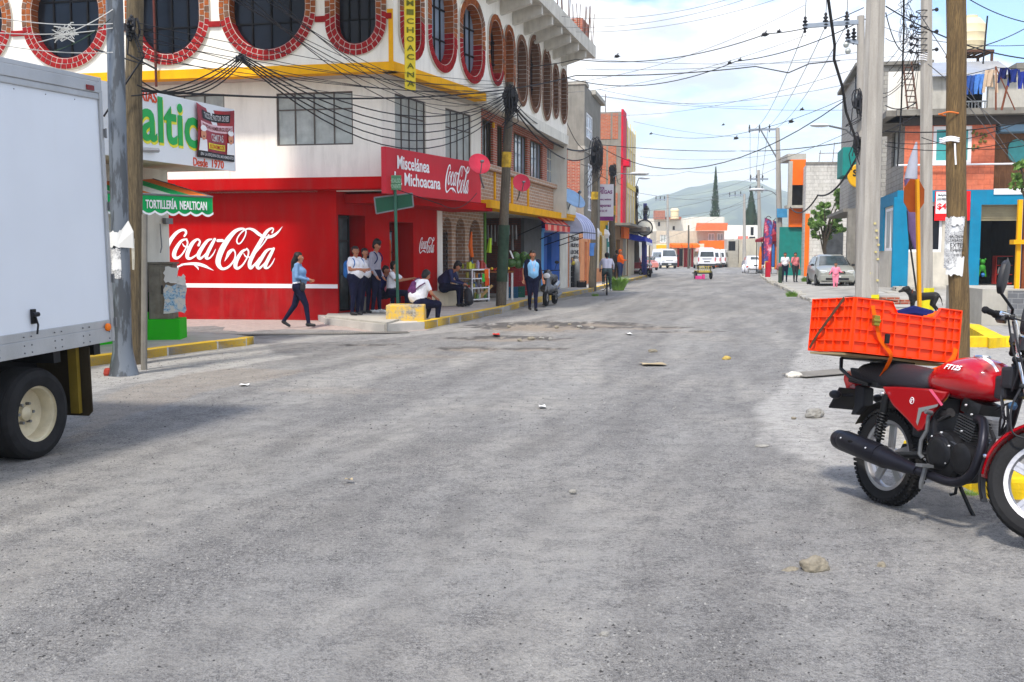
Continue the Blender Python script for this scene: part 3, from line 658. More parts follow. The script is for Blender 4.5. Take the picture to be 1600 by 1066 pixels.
# roof slab with brackets over the street
mb = MB(); mb.box(-2,_uE+.5,-.82,3,ZT,ZT+.14)
mb.box(-2,_uE+.5,-.94,-.82,ZT-.02,ZT+.42)
for k in range(9):
    u = -1.1+k*1.32; mb.prism([(u,0,ZT-.5),(u,0,ZT-.002),(u,-.86,ZT-.002),(u,-.86,ZT-.25)],(.2,0,0))
P(mb,'roof_slab',M('roof_slab',srgb(206,202,192),.92,var=.15,grime=.7,gcol=(.2,.18,.15)),FC,corner)
mb = MB(); mb.box(-5.5,.3,-1.0,3,ZT,ZT+.14); mb.box(-5.5,.3,-1.15,-1.0,ZT-.02,ZT+.5)
for k in range(4): u = -.2+k*1.32; mb.prism([(u,0,ZT-.5),(u,0,ZT),(u,-1.0,ZT),(u,-1.0,ZT-.28)],(.2,0,0))
P(mb,'roof_slab',M('roof_slab',(0,0,0)),FB,corner)
mb = MB(); mb.box(_uE-.8,_uE+.35,-.7,1.2,ZT+.16,ZT+1.15); P(mb,'brick_parapet',BRICKA,FC,corner)
mb = MB(); random.seed(5)
for k in range(14):
    u = .5+k*.85; h = random.uniform(.7,1.5)
    for q in range(2): mb.tube([(u+q*.12,-.7,ZT+.1),(u+q*.12+random.uniform(-.05,.1),-.7+random.uniform(-.1,.1),ZT+.5+h)],.014,5)
P(mb,'rebar',M('rust',srgb(96,70,58),.9),FC,corner)
# second storey
def rect(fr,x0,x1,y0,y1,yy=0):
    xm = (x0+x1)/2; return (fr.u(x0,yy),fr.u(x1,yy),fr.z(xm,y1,yy),fr.z(xm,y0,yy))
R1 = rect(FA2,436,554,144,227); R0 = rect(FA2,262,356,148,176+50)
mb = MB(); wallg(mb,UL,0,ZS-.3,ZY,(R1,R0),dep=.2); P(mb,'wall',WHITE,FA2,corner)
window(FA2,corner,*R1,y=.06,nu=4,zsp=(.68,),gmat=CURT,us=(.24,.49,.75)); window(FA2,corner,*R0,y=.06,nu=3,zsp=(.68,),gmat=CURT)
R2 = rect(FB2,619,667,150,262); R3 = rect(FB2,697,737,172,276)
R2 = (R2[0],R2[1],3.75,FB2.z(619,146)); R3 = (R3[0],R3[1],3.75,R2[3])
mb = MB(); wallg(mb,0,_uD2,ZS-.3,ZY,(R2,R3),dep=.2); P(mb,'wall',WHITE,FB2,corner)
window(FB2,corner,*R2,y=.06,nu=4,zsp=(.7,),gmat=CURT); window(FB2,corner,*R3,y=.06,nu=4,zsp=(.7,),gmat=CURT)
zh = FC2.z(760,186); zsill = FC2.z(800,275); zb_ = FC2.z(816,324)
rc = []
for x0,x1 in ((753.5,771),(777,788),(802.5,824),(828,847.5),(854,865),(870.5,882)): rc.append((FC2.u(x0),FC2.u(x1),zsill+.14,zh))
mb = MB(); wallg(mb,0,_uE2,zsill,ZY,rc,dep=.22); P(mb,'brick_wall',BRICKA,FC2,corner)
mb = MB(); wallg(mb,0,_uE2,zb_,zsill,()); P(mb,'brick_parapet',BRICKT,FC2,corner)
mb = MB(); mb.box(0,_uE2,-.14,.1,zsill-.04,zsill+.12); P(mb,'sill',BRICKT,FC2,corner)
for i,r in enumerate(rc): window(FC2,corner,*r,y=.1,nu=4 if i < 4 else 3,zsp=() if i < 4 else (.35,.7),fmat=BRONZE if i < 4 else M('cream_frame',srgb(190,186,170),.6),gmat=GLASSL if i > 1 else GLASS)
mb = MB()
for px,y0,y1 in ((772,266,312),(799,272,320),(824,282,325),(770,192,200)): u = FC2.u(px); mb.box(u-.05,u+.05,-.05,0,FC2.z(px,y1),FC2.z(px,y0))
P(mb,'yellow_pipe',YEL,FC2,corner)
mb = MB(); mb.box(-.1,_uE2,-.3,.3,zb_-.22,zb_); mb.box(_uE2-2.2,_uE2,-.34,-.30,zb_-.1,zb_+.62); P(mb,'yellow_band',YEL,FC2,corner)
mb = MB(); mb.box(_uE2-2.1,_uE2-.1,-.36,-.341,zb_-.0,zb_+.5); P(mb,'plaster_arch',WHITE2,FC2,corner)
mb = MB(); mb.prism(rel(poly3([FA2.w(UL,.22,0),C2+FA2.y*.3+FB2.y*.2,FB2.w(_uD2,.25,0),FC2.w(_uE2,.25,0),FC2.w(_uE2,7,0),FA2.w(UL,8,0)],3.1)),(0,0,ZY-3.2)); mb.build('core',DARK,corner)
# ledge and red painted ground floor
mb = MB(); mb.box(UL,.15,-.5,.3,ZS-.27,ZS)
P(mb,'ledge',RED,FA2,corner,bevel=.02)
mb = MB(); zst = FA2.z(400,443.5); zst2 = FA2.z(400,450); zd = FA2.z(400,488)
wallg(mb,UL,FA2.u(527),zst,ZS-.2,()); P(mb,'red_wall',RED,FA2,corner)
mb = MB(); wallg(mb,UL,FA2.u(527),-.1,zst2,()); mb.box(UL,FA2.u(529),-.05,-.002,-.1,zd-.13); P(mb,'red_dado',REDD,FA2,corner)
mb = MB(); mb.box(UL,FA2.u(527),-.006,0,zst2,zst); P(mb,'white_stripe',WTXT,FA2,corner)
mb = MB(); mb.box(FA2.u(498),FA2.u(527),-.02,.01,zst+.0,ZS-.25); P(mb,'pilaster',RED,FA2,corner)
sx = 190/1600; script('painted_logo',WTXT,corner,FA2,lambda x,y: FA2.pix(260+x*sx,340+y*sx),clip=-120)
# street side of the ground floor: corner door, pillar, shop opening, pillar
uo = [FG.u(x) for x in (529,571,609,646,683)]; zdo = FG.z(545,336)
mb = MB(); wallg(mb,0,uo[4],.2,ZS-.2,[(uo[0],uo[1],.22,zdo),(uo[2],uo[3],.22,zdo-.1)],dep=.7); mb.quad((uo[4],0,.2),(uo[4],1,.2),(uo[4],1,3.1),(uo[4],0,3.1)); P(mb,'red_wall',RED,FG,corner)
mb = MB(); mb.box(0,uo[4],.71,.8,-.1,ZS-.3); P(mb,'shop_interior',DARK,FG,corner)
mb = MB(); mb.box(0,uo[4],0,.7,-.1,.21); P(mb,'threshold',CONCD,FG,corner)
mb = MB(); mb.box(FG.u(602,-1.1),uo[4]+1.2,-1.1,.3,ZS-.55,ZS-.34); P(mb,'ledge',RED,FG,corner)
dr = MB(); a,b = uo[0]+.05,uo[1]-.25
for x in (a,(a+b)/2,b): dr.box(x-.025,x+.025,.3,.34,.25,zdo)
for z in (.25,1.1,1.9,zdo-.05): dr.box(a,b,.302,.338,z-.025,z+.025)
dr = P(dr,'iron_door',BLKM,FG,corner); MB().box(a,b,.33,.34,.25,zdo).build('pane',M('door_glass',srgb(60,72,74),.15,var=.5,vs=3,bump=0),dr)
MB().box(a+.06,a+.24,.29,.3,zdo-.62,zdo-.2).build('notice',M('blue_notice',srgb(70,110,170),.6),dr)
# fridges and posters in the shop opening
mb = MB(); mb.box(uo[2]+.08,uo[3]-.35,.45,.6,.3,2.2); fr_ = P(mb,'fridge_front',M('fridge_glass',srgb(120,150,158),.2,var=.6,vs=7,bump=0),FG,corner)
m_ = MB()
for z in (.35,.8,1.2,1.6,2.15): m_.box(uo[2]+.08,uo[3]-.35,.42,.45,z,z+.05)
m_.build('shelf_rail',BLKM,fr_)
m_ = MB(); m_.box(uo[2]+.12,uo[2]+.7,.40,.41,1.3,1.95,0); m_.box(uo[2]+.15,uo[2]+.6,.395,.4,1.62,1.9,1); m_.box(uo[3]-.75,uo[3]-.45,.40,.41,1.35,1.85,2); m_.box(uo[3]-.7,uo[3]-.42,.4,.41,.75,1.2,3)
m_.build('poster',[M('orange_poster',srgb(220,110,40),.6),M('green_poster',srgb(60,150,70),.6),M('red_poster',srgb(200,30,30),.6),PAPER],fr_)
um,vm = FG.u(655),FG.u(679); zl0,zl1 = FG.z(667,396),FG.z(667,370)
script('painted_logo',WTXT,corner,FG,lambda x,y: (um+(x+60)/1590*(vm-um),zl1-(y-120)/580*(zl1-zl0)),y=-.01)
# the long red signboard
FS = Fr(at(603,300,23.0),(.47,1)); us,ue = 0,FS.u(752); zs0,zs1 = FS.z(610,303),FS.z(603,229)
sg = thing('shop_signboard','long red painted shop signboard above the corner shop entrance','sign',V(FS.o.x,FS.o.y,0),FS.a)
mb = MB(); mb.box(us,ue,0,.12,zs0,zs1); P(mb,'board',M('sign_red',srgb(196,26,44),.5,var=.15,vs=1.2,grime=.2,gcol=(.2,.05,.05)),FS,sg,bevel=.01)
def sfit(fr,root,s,x0,x1,yb,yt,bold=.015,mat=WTXT,y=-.012,nm='lettering'):
    xm = x0; u0,u1 = fr.u(x0),fr.u(x1); z0,z1 = fr.z(x0,yb),fr.z(x0,yt); o = fit(nm,s,mat,root,u0,u1,z0,z1,y,bold=bold); return o
sfit(FS,sg,'Miscelánea',621.5,671,264,243); sfit(FS,sg,'La Michoacana',617,688,288.5,268)
w0,w1 = FS.u(696),FS.u(734); q0,q1 = FS.z(715,303),FS.z(715,257); script('painted_logo',WTXT,sg,FS,lambda x,y: (w0+(x+60)/1590*(w1-w0),q1-(y-120)/580*(q1-q0)),y=-.012)
# vertical yellow sign
vs_ = at(641,60,22.3); vz0 = at(641,141,22.3).z; hs = thing('vertical_sign','tall narrow yellow sign spelling the shop name downwards at the building corner','sign',(vs_.x,vs_.y,0),.25)
wv = 16/1600*22.3; mb = MB(); mb.box(-wv/2,wv/2,0,.12,vz0,vz0+2.6); mb.build('board',M('sign_yellow',srgb(226,200,40),.5,var=.1,grime=.2),hs,bevel=.008)
lh = 13.4/1600*22.3
for i,ch in enumerate('MICHOACANA'[::-1]):
    if i < 10: fit('letter',ch,M('olive_letter',srgb(110,112,40),.6),hs,-wv*.34,wv*.34,vz0+.05+i*lh+.03,vz0+.05+(i+.78)*lh,-.012,bold=.02)
mb = MB()
for z in (vz0+.55,vz0+1.6): mb.tube([(0,.1,z),(.0,.75,z-.05)],.02,6)
mb.build('bracket',BLKM,hs)
# drain pipe
mb = MB(); u = FA.u(256); mb.tube([(u,-.12,FA2.z(256,146)),(u,-.12,9)],.03,8); P(mb,'drain_pipe',M('rust_pipe',srgb(92,50,44),.7),FA,corner)
# ---- brick arches section
ar = [(692,706),(712,727),(733,752)]; mb = MB(); zsp = FH.z(700,375); za = FH.z(700,342)
rr = [(FH.u(a),FH.u(b)) for a,b in ar]; zc = zb_-.2
stl = [((a+b)/2,.2+1.3,(b-a)/2,1.62) for a,b in rr]
wallg(mb,0,FH.u(756),.16,zc,[],[(c,1.35,h,1.28) for c,_,h,_ in stl],dep=.3); P(mb,'brick_wall',BRICKT,FH,corner)
mb = MB(); mb.box(0,FH.u(756),.31,.4,.1,zc); P(mb,'back_wall',BRICKD,FH,corner)
mb = MB(); mb.box(0,FH.u(690.5),-.02,0,.16,zc); P(mb,'white_strip',WHITE,FH,corner)
gt = MB(); a,b = rr[0]
for k in range(7): x = a+(b-a)*(k+.5)/7; gt.tube([(x,.12,.2),(x,.12,2.2)],.012,5)
for k in range(12): z = .3+k*.17; gt.tube([((a+b)/2+(.28*cos(t*pi/4)),.115,z+.09*sin(t*pi/4)) for t in range(8)],.008,4,closed=True)
P(gt,'iron_gate',BLKM,FH,corner)
# greengrocer's opening, steel shutter, blue front
u1,u2,u3,u4 = FH.u(756),FH.u(818),FH.u(845),_uH
mb = MB(); mb.box(u1,u2,1.5,1.6,0,zc); mb.box(u1-.05,u1,0,1.5,.1,zc); mb.box(u2,u2+.05,.1,1.6,.1,zc); P(mb,'shop_interior',BRICKD,FH,corner)
mb = MB(); mb.box(u1,u2,0,1.5,.1,.165); P(mb,'shop_floor',CONC,FH,corner)
mb = MB(); mb.box(0,u4,-.32,2.0,zc,zc+.12); P(mb,'ceiling',M('shop_soffit',srgb(170,165,155),.9,grime=.4),FH,corner)
for px in (757,789): u = FH.u(px); mb = MB(); mb.box(u-.08,u+.08,-.04,.1,.16,zc); P(mb,'green_post',M('green_post',srgb(96,140,60),.7),FH,corner)
mb = MB(); n_ = 30
for k in range(n_): u = u2+(u3-u2)*k/n_; w = (u3-u2)/n_; mb.box(u,u+w*.55,-.03,.1,.16,zc); mb.box(u+w*.55,u+w,0,.1,.16,zc)
P(mb,'steel_shutter',M('shutter_grey',srgb(112,116,118),.5,.5,var=.2),FH,corner)
BLUE = M('shop_blue',srgb(36,92,176),.6,var=.15,grime=.25); BLUEL = M('light_blue',srgb(90,160,220),.6,var=.1)
mb = MB(); ua,ub,uc,ud = FH.u(849),FH.u(858),FH.u(865),FH.u(874); wallg(mb,u3,u4,.16,zc,[(ua+.6,ub+.4,.2,2.3)],dep=.3); P(mb,'blue_wall',BLUE,FH,corner)
mb = MB(); mb.box(u3,ua,-.02,.0,.16,zc-.4); P(mb,'light_blue_panel',BLUEL,FH,corner)
mb = MB(); mb.box(ua+.6,ub+.4,.2,.24,.2,2.3); dd = P(mb,'door',M('white_door',srgb(200,205,208),.5),FH,corner); MB().box(ua+.7,ub+.3,.18,.199,1.4,2.2).build('pane',GLASS,dd)
mb = MB(); mb.box(ud,u4+.3,-.03,.02,.16,zc-.2); P(mb,'white_panel',WHITE2,FH,corner)
mb = MB(); mb.box(u3,u4,-.05,0,zc-.42,zc-.12); P(mb,'signboard',BLUEL,FH,corner)
# ------------------------------------------------------------ tortilla shop, near left
GRN = M('shop_green',srgb(44,176,30),.6,var=.12,grime=.2,gcol=(.05,.15,.04))
K = at(268,500,18); FT = Fr((K.x,K.y),(.37,1)); tz = FT.z(250,497)
tort = bthing('tortilla_shop','small white and green corner shop with projecting roof behind the steel pole','building',FT)
mb = MB(); mb.box(-9,0,0,6,0,3.05); P(mb,'wall',WHITE2,FT,tort)
mb = MB(); mb.box(-9,.02,-.02,6.02,0,FT.z(245,456)); mb.box(-9,-.75,-.03,.02,0,1.1); P(mb,'green_dado',GRN,FT,tort)
mb = MB(); mb.box(-9,-.62,-.035,0,.6,1.6); P(mb,'shop_window',DARK,FT,tort)
FTS = Fr(at(367,268,18),(.37,1)); tS = FTS.z(367,268); tT = FTS.z(367,172)
mb = MB(); a = FTS.w(0,.02,3.03)-FT.o; la = lambda p,z: V(p.dot(FT.x),p.dot(FT.y),z)
pp = [la(FTS.w(0,.05,0)-FT.o,3.03),la(FTS.w(-7,.05,0)-FT.o,3.03),V(-7,4,3.03),V(0,4,3.03)]
mb.prism(pp,(0,0,.14)); P(mb,'roof_slab',M('cream_soffit',srgb(214,208,190),.85,grime=.4),FT,tort)
P(MB().box(-.05,.12,-.06,.06,2.55,2.8),'junction_box',STEEL,FT,tort); mb = MB(); mb.box(-.18,.0,-.09,-.02,2.1,2.2); mb.tube([(-.3,-.06,2.1),(-.3,-.08,1.7),(-.34,-.08,1.6)],.012,5); P(mb,'junction_box',STEEL,FT,tort)
tsg = bthing('shop_signboard','white signboard with big green letters above the tortilla shop awning','sign',FTS)
mb = MB(); mb.box(-7,0,-.02,.03,tS,tT); P(mb,'board',M('sign_white',srgb(226,230,234),.45,var=.03,bump=0),FTS,tsg)
GL = M('letter_green',srgb(40,170,84),.5,bump=0); YL = M('letter_yellow',srgb(240,232,60),.5,bump=0); OL = M('letter_orange',srgb(222,80,40),.5,bump=0)
def tfit(s,x0,x1,yb,yt,mat,bold,y,nm='lettering'):
    u0,u1 = FTS.u(x0),FTS.u(x1); xm = (x0+x1)/2; return fit(nm,s,mat,tsg,u0,u1,FTS.z(xm,yb),FTS.z(xm,yt),y,bold=bold)
zt0,zt1 = FTS.z(268,227),FTS.z(268,156)
ua,ub = FTS.u(196),FTS.u(312); fit('lettering','ealtic',YL,tsg,ua+.02,ub+.02,zt0-.04,zt1-.04,-.024,bold=.02); fit('lettering','ealtic',GL,tsg,ua,ub,zt0,zt1,-.032,bold=.02)
fit('lettering','TERIAS',OL,tsg,FTS.u(209),FTS.u(250),FTS.z(238,161),FTS.z(238,143),-.026,bold=.02)
fit('lettering','Desde',OL,tsg,FTS.u(304),FTS.u(326),FTS.z(315,261),FTS.z(315,248),-.026,bold=.012); fit('lettering','1970',OL,tsg,FTS.u(333),FTS.u(351),FTS.z(342,263.5),FTS.z(342,251),-.026,bold=.012)
mb = MB(); mb.tube([(FTS.u(222),-.02,FTS.z(222,235)),(FTS.u(244),-.1,FTS.z(243,236))],.035,8); P(mb,'lamp_tube',ALU,FTS,tsg)
# banner hung on the board
bn = bthing('hanging_banner','dark red printed banner with two cooks tied to the white signboard','banner',FTS)
b0,b1 = FTS.u(308),FTS.u(366); yz0,yz1 = FTS.z(337,250),FTS.z(337,168)
BRD = NT('banner_red'); _n = BRD.noise(3,4,.6); BRD.set(Base_Color=BRD.mix(BRD.ramp(_n,[(.35,0),(.65,1)]),srgb(110,14,24),srgb(176,26,36)),Roughness=.35); BRD = BRD.m
def bz(a,b): return V(b0+(b1-b0)*a,-.05-.015*sin(a*7+b*2)-.02*sin(b*3.1+a*4),yz0+(yz1-yz0)*b-.12*a*(1-a)*b*2)
mb = MB(); mb.grid(bz,24,24); mb.grid(lambda a,b: bz(a,b)+V(0,.006,0),24,24); P(mb,'cloth',BRD,FTS,bn,smooth=True)
def bstrip(nm,a0,a1,c0,c1,mat,yo):
    m_ = MB(); m_.grid(lambda a,b: bz(a0+(a1-a0)*a,c0+(c1-c0)*b)+V(0,yo,0),16,5); return P(m_,nm,mat,FTS,bn,smooth=True)
BB_ = M('banner_black',(.01,.01,.012),.4,bump=0)
bstrip('black_band',0,1,0,.13,BB_,-.004); bstrip('black_band',.15,.88,.76,.93,BB_,-.004); bstrip('white_band',.08,.95,.55,.7,M('banner_pink',srgb(228,190,196),.5),-.004); bstrip('yellow_band',.27,.76,.19,.31,YL,-.004)
def bfit(s,a0,a1,c0,c1,mat,bold=.02):
    o = fit('lettering',s,mat,bn,0,1,0,1,0,bold=bold)
    for v in o.data.vertices: q = bz(a0+(a1-a0)*v.co.x,c0+(c1-c0)*v.co.z); v.co = q+V(0,-.012,0)
bfit('TACOS AL PASTOR DE RES',.2,.84,.79,.9,WTXT); bfit('TORTAS HAMBURGUESAS',.12,.92,.585,.665,BRD); bfit('CEMITAS',.37,.72,.36,.51,WTXT); bfit('ECONOMICOS',.3,.74,.205,.295,OL); bfit('EN LA ESQUINA DEL MOVIMIENTO',.06,.97,.03,.1,WTXT)
for a in (.12,.9):
    m_ = MB(); q = bz(a,.2); c = bz(a,.44)+V(0,-.014,0)
    m_.add([bz(a-.1,.13)+V(0,-.012,0),bz(a+.1,.13)+V(0,-.012,0),bz(a+.09,.36)+V(0,-.012,0),bz(a-.08,.36)+V(0,-.012,0)],[(0,1,2,3)],0)
    m_.add([c+V(.07*cos(t*pi/6),-.002,.09*sin(t*pi/6)) for t in range(12)],[tuple(range(12))],1)
    m_.add([c+V(.08*cos(t*pi/6),-.004,.10+.05*sin(t*pi/6)) for t in range(12)],[tuple(range(12))],0)
    m_.add([c+V(.02*cos(t*pi/4),-.006,-.03+.012*sin(t*pi/4)) for t in range(8)],[tuple(range(8))],2)
    P(m_,'printed_cook',[WTXT,M('print_skin',srgb(214,150,120),.6),BLKP],FTS,bn)
# awning
aw = thing('striped_awning','green white and orange striped awning with scalloped valance lettered for the tortilla shop','awning',(0,0,0))
Ra,Rb = at(223,275,17.8),at(332,308,16.8); da = V(-1,-1.0,0).normalized(); LA = 5.2
mb = MB(); AC = [GRN,M('awning_white',srgb(226,226,215),.7),M('awning_orange',srgb(232,120,50),.7)]; AC[0] = M('awning_green',srgb(26,168,92),.6)
seq = (0,1,2,0,1,2,0,1,2,0,1,2,0,1,2,0); wd_ = LA/len(seq); seq = (2,0,1,2,0,1,2,0,1,2,0,1,2,0,1,2)
for i,s_ in enumerate(seq):
    k = (0,.12,.55,.95); a0 = i*wd_; a1 = (i+1)*wd_
    mb.quad(Ra+da*a0,Rb+da*a0,Rb+da*a1,Ra+da*a1,s_); mb.quad(Ra+da*a0-V(0,0,.006),Rb+da*a0-V(0,0,.006),Rb+da*a1-V(0,0,.006),Ra+da*a1-V(0,0,.006),s_)
mb.build('canopy',AC,aw,fixn=False)
m_ = MB(); zz = Rb.z; hv = .30; n_ = 26
for i in range(n_):
    a0 = LA*i/n_; a1 = LA*(i+1)/n_; p,q = Rb+da*a0,Rb+da*a1; pl = [p,q]+[p.lerp(q,1-t/6)+V(0,0,-hv+.02-.045*sin(pi*t/6)) for t in range(7)]
    m_.add(pl,[tuple(range(9))],0); pw = [p.lerp(q,t/6)+V(0,0,-hv+.02-.045*sin(pi*t/6)) for t in range(7)]; nn = V(.012,-.012,0)
    m_.add([x+nn for x in pw]+[x+nn+V(0,0,.035) for x in reversed(pw)],[tuple(range(14))],1)
v_ = m_.build('valance',[AC[0],WTXT],aw,fixn=False); v2 = MB(); v2.tube([Rb,Rb+da*LA],.02,6); v2.tube([Ra,Rb],.015,6); v2.build('awning_rail',STEEL,aw)
FV = Fr((Rb+da*LA).to_2d(),(-da.x,-da.y)); un = FV.u(332)
o = fit('lettering','TORTILLERÍA  NEALTICAN',WTXT,None,FV.u(229),FV.u(324),Rb.z-.22,Rb.z-.05,-.02,bold=.02); o.parent = aw; o.location = FV.o; o.rotation_euler = (0,0,FV.a)
# telecom cabinet on its green plinth
FK = Fr(gnd(225,531,.13).to_2d(),(1,.12)); zc0 = FK.z(250,531); zc1 = FK.z(250,499)
cab = bthing('street_cabinet','weathered steel street cabinet with torn posters on a bright green plinth','cabinet',FK)
x1 = FK.u(278,-.0)
mb = MB(); mb.box(FK.u(226),x1,0,.62,.1,zc1); P(mb,'plinth',GRN,FK,cab,bevel=.02)
CABM = M('cabinet_steel',srgb(122,118,108),.5,.6,var=.35,vs=5,grime=.8,gcol=(.12,.07,.04))
c0,c1 = FK.u(229),FK.u(267); zt_ = FK.z(250,413); mb = MB(); mb.box(c0,c1,.06,.5,zc1,zt_); mb.box(c0-.03,c1+.03,.02,.54,zt_,zt_+.035); P(mb,'housing',CABM,FK,cab,bevel=.008)
mb = MB(); mb.box(c0+.2,c1-.02,.045,.06,zc1+.04,zt_-.04); d_ = P(mb,'door',CABM,FK,cab,bevel=.004); MB().tube([(c0+.23,.03,1.05),(c0+.23,.03,.9)],.014,6).build('handle',BLKM,d_)
PO = NT('torn_poster'); _n = PO.noise(9,5,.7); _m = PO.noise(40,3,.6); PO.set(Base_Color=PO.mix(PO.ramp(_n,[(.46,0),(.54,1)]),PO.mix(PO.ramp(_m,[(.45,0),(.6,1)]),srgb(170,196,214),srgb(90,140,180)),(.62,.6,.56)),Roughness=.8); PO = PO.m
random.seed(4)
for (a,b,c,d,m) in ((.25,.62,.12,.62,PO),(.27,.5,.66,.95,PAPER),(.48,.62,.55,.8,PAPER)):
    m_ = MB(); pts = []; n_ = 18
    for i in range(n_):
        t = i/n_*4; s_ = int(t); f = t-s_; x,z = [(f,0),(1,f),(1-f,1),(0,1-f)][s_]; pts.append((c0+a+(b-a)*x+random.uniform(-.02,.02),.04,zc1+(c+(d-c)*z)*(zt_-zc1)+random.uniform(-.025,.025)))
    m_.add(pts,[tuple(range(n_))]); P(m_,'poster',m,FK,cab)
# concrete block by the shop corner
q0 = gnd(603,512,.02); FBk = Fr(q0.to_2d(),(1,.02)); w_ = FBk.u(662); zk = FBk.z(630,477)
mb = MB(); mb.box(0,w_,0,.75,0,zk); _n = NT('worn_yellow_block'); _a = _n.noise(2.2,6,.65); _b = _n.noise(14,5,.7); _c = _n.mix(_n.ramp(_a,[(.44,1),(.52,0)]),_n.mix(_n.ramp(_b,[(.4,.5),(.55,0)]),srgb(214,172,44),(.36,.33,.27)),_n.mix(_n.ramp(_b,[(.35,1),(.6,0)]),(.40,.37,.31),(.12,.11,.10))); _n.set(Base_Color=_c,Roughness=.9); _n.bump(_b,.6,.01); bl = P(mb,'concrete_block',_n.m,FBk,thing('tmp',None,None,FBk.o,FBk.a),bevel=.03)
tmp = bl.parent; bl.parent = None; bl.location = FBk.o; bl.rotation_euler = (0,0,FBk.a); bpy.data.objects.remove(tmp); tag(bl,'low square concrete block with worn yellow paint at the corner kerb','concrete block')
# ------------------------------------------------------------ buildings further down the left side
FL = Fr(FH.w(_uH,0,0).to_2d(),(.215,1)); zfl = .14
def simple_box(fr,root,u0,u1,dep,z0,z1,mat,rects=(),name='wall',y=0):
    m_ = MB(); wallg(m_,u0,u1,z0,z1,rects,y=y); m_.quad((u0,y,z0),(u0,dep,z0),(u0,dep,z1),(u0,y,z1)); m_.quad((u1,y,z0),(u1,dep,z0),(u1,dep,z1),(u1,y,z1)); m_.quad((u0,y,z1),(u1,y,z1),(u1,dep,z1),(u0,dep,z1)); m_.quad((u0,dep,z0),(u1,dep,z0),(u1,dep,z1),(u0,dep,z1))
    m_.quad((u0+.02,y+.26,z0),(u1-.02,y+.26,z0),(u1-.02,y+.26,z1),(u0+.02,y+.26,z1)) if rects else 0
    return P(m_,name,mat,fr,root)
def rpx(fr,x0,x1,y0,y1,y=0): xm = (x0+x1)/2; return (fr.u(x0,y),fr.u(x1,y),fr.z(xm,y1,y),fr.z(xm,y0,y))
PEACH = M('peach_paint',srgb(226,158,112),.8,var=.15,grime=.4); CREAM = M('cream_paint',srgb(226,214,186),.8,var=.1,grime=.4)
TEAL = M('teal_paint',srgb(30,130,122),.6,var=.15,grime=.3); YELW = M('yellow_wall',srgb(232,180,40),.8,var=.12,grime=.3); ORG = M('orange_wall',srgb(238,110,24),.75,var=.12,grime=.25)
b = bthing('peach_shopfront','low peach and white shopfront past the striped blue awning','building',FL)
u0,u1 = 0,FL.u(924); zt = FL.z(912,362); simple_box(FL,b,u0,u1,8,0,zt,PEACH,[(FL.u(885)+.1,FL.u(889),.2,2.4),rpx(FL,913,917.5,378,440)])
m_ = MB(); m_.box(FL.u(889),FL.u(903),-.04,0,.14,zt-.1); P(m_,'white_panel',M('lettered_white',srgb(214,212,206),.7,var=.25,vs=9,grime=.6),FL,b)
[P(MB().box(FL.u(q0),FL.u(q1),-.05,.0,.14,2.6),'pilaster',PEACH,FL,b) for q0,q1 in ((905,911),(918.5,922))]
m_ = MB(); m_.box(FL.u(913),FL.u(917.5),.1,.13,.2,2.3); P(m_,'door',M('peach_door',srgb(196,120,84),.6),FL,b)
for i,z in enumerate((1.3,1.6,1.9,2.2,2.5)):
    fit('lettering',('CARNES','POLLO','HUEVO','LECHE','ABARROTES')[4-i],M('ink',(.05,.05,.06),.7),b,FL.u(890),FL.u(902),z,z+.17,-.06,bold=.02)
# grey concrete tower house
FLa = Fr(along(FL,912).to_2d(),(.215,1)); sd_ = Fr(FLa.w(0,0,0).to_2d(),(1,-.1)); 
b = bthing('grey_house','tall unplastered grey concrete house with white window strips','building',FLa)
ht = FLa.z(913,131); ud = FLa.u(937)
simple_box(FLa,b,0,ud,9,zt,ht,CONCD if False else M('raw_render',srgb(138,135,127),.92,var=.2,vs=1.5,grime=.7,gcol=(.10,.095,.085)),[rpx(FLa,915,925,178,217),rpx(FLa,918,925,256,330)])
window(FLa,b,*rpx(FLa,915,925,178,217),y=.05,nu=3,zsp=(.4,),fmat=WTXT,gmat=GLASSL,fw=.09); window(FLa,b,*rpx(FLa,918,925,256,330),y=.05,nu=2,zsp=(.3,.65),fmat=WTXT,gmat=GLASSL,fw=.09)
m_ = MB(); m_.box(-.03,-.0,.2,5,sd_.z(900,322),sd_.z(900,250)); P(m_,'brick_panel',BRICKA,FLa,b)
m_ = MB(); m_.box(-.05,ud,-.03,.3,FLa.z(913,236),FLa.z(913,228)); m_.box(-.05,1.2,-.05,9,ht,ht+.15); m_.box(2.5,ud+.6,-.2,3,ht-.1,ht+.1); P(m_,'concrete_band',CONC,FLa,b)
simple_box(FLa,b,0,ud,9,.1,zt,PEACH,name='lower_wall',y=.12)
# white wall with arched window, yellow house, sign
FLb = Fr(along(FL,926).to_2d(),(.215,1)); b = bthing('arched_white_house','white wall with one arched barred window between two wooden poles','building',FLb)
zt2 = FLb.z(940,368); ue2 = FLb.u(947.5)
c_ = FLb.u(939); m_ = MB(); wallg(m_,0,ue2,.1,zt2,[],[(c_,1.75,.75,1.05)]); m_.box(0,ue2,.26,3,.1,zt2-.02); P(m_,'wall',CREAM,FLb,b)
m_ = MB(); [m_.tube([(c_-.6+k*.3,.05,.9),(c_-.6+k*.3,.05,2.7)],.02,4) for k in range(5)]; P(m_,'window_bars',BLKM,FLb,b)
m_ = MB(); m_.add([(x,.2,z) for x,z in stad(c_,1.75,.75,1.05)],[tuple(range(36))]); P(m_,'pane',GLASS,FLb,b)
m_ = MB(); m_.box(0,ue2,-.05,0,.1,.85); P(m_,'dado',PEACH,FLb,b)
for x in (930,946): m_ = MB(); u = FLb.u(x); m_.box(u-.3,u+.3,-.1,.2,zt2,zt2+.1); m_.sph((u,.05,zt2+.1),.3,8); P(m_,'coping',WTXT,FLb,b)
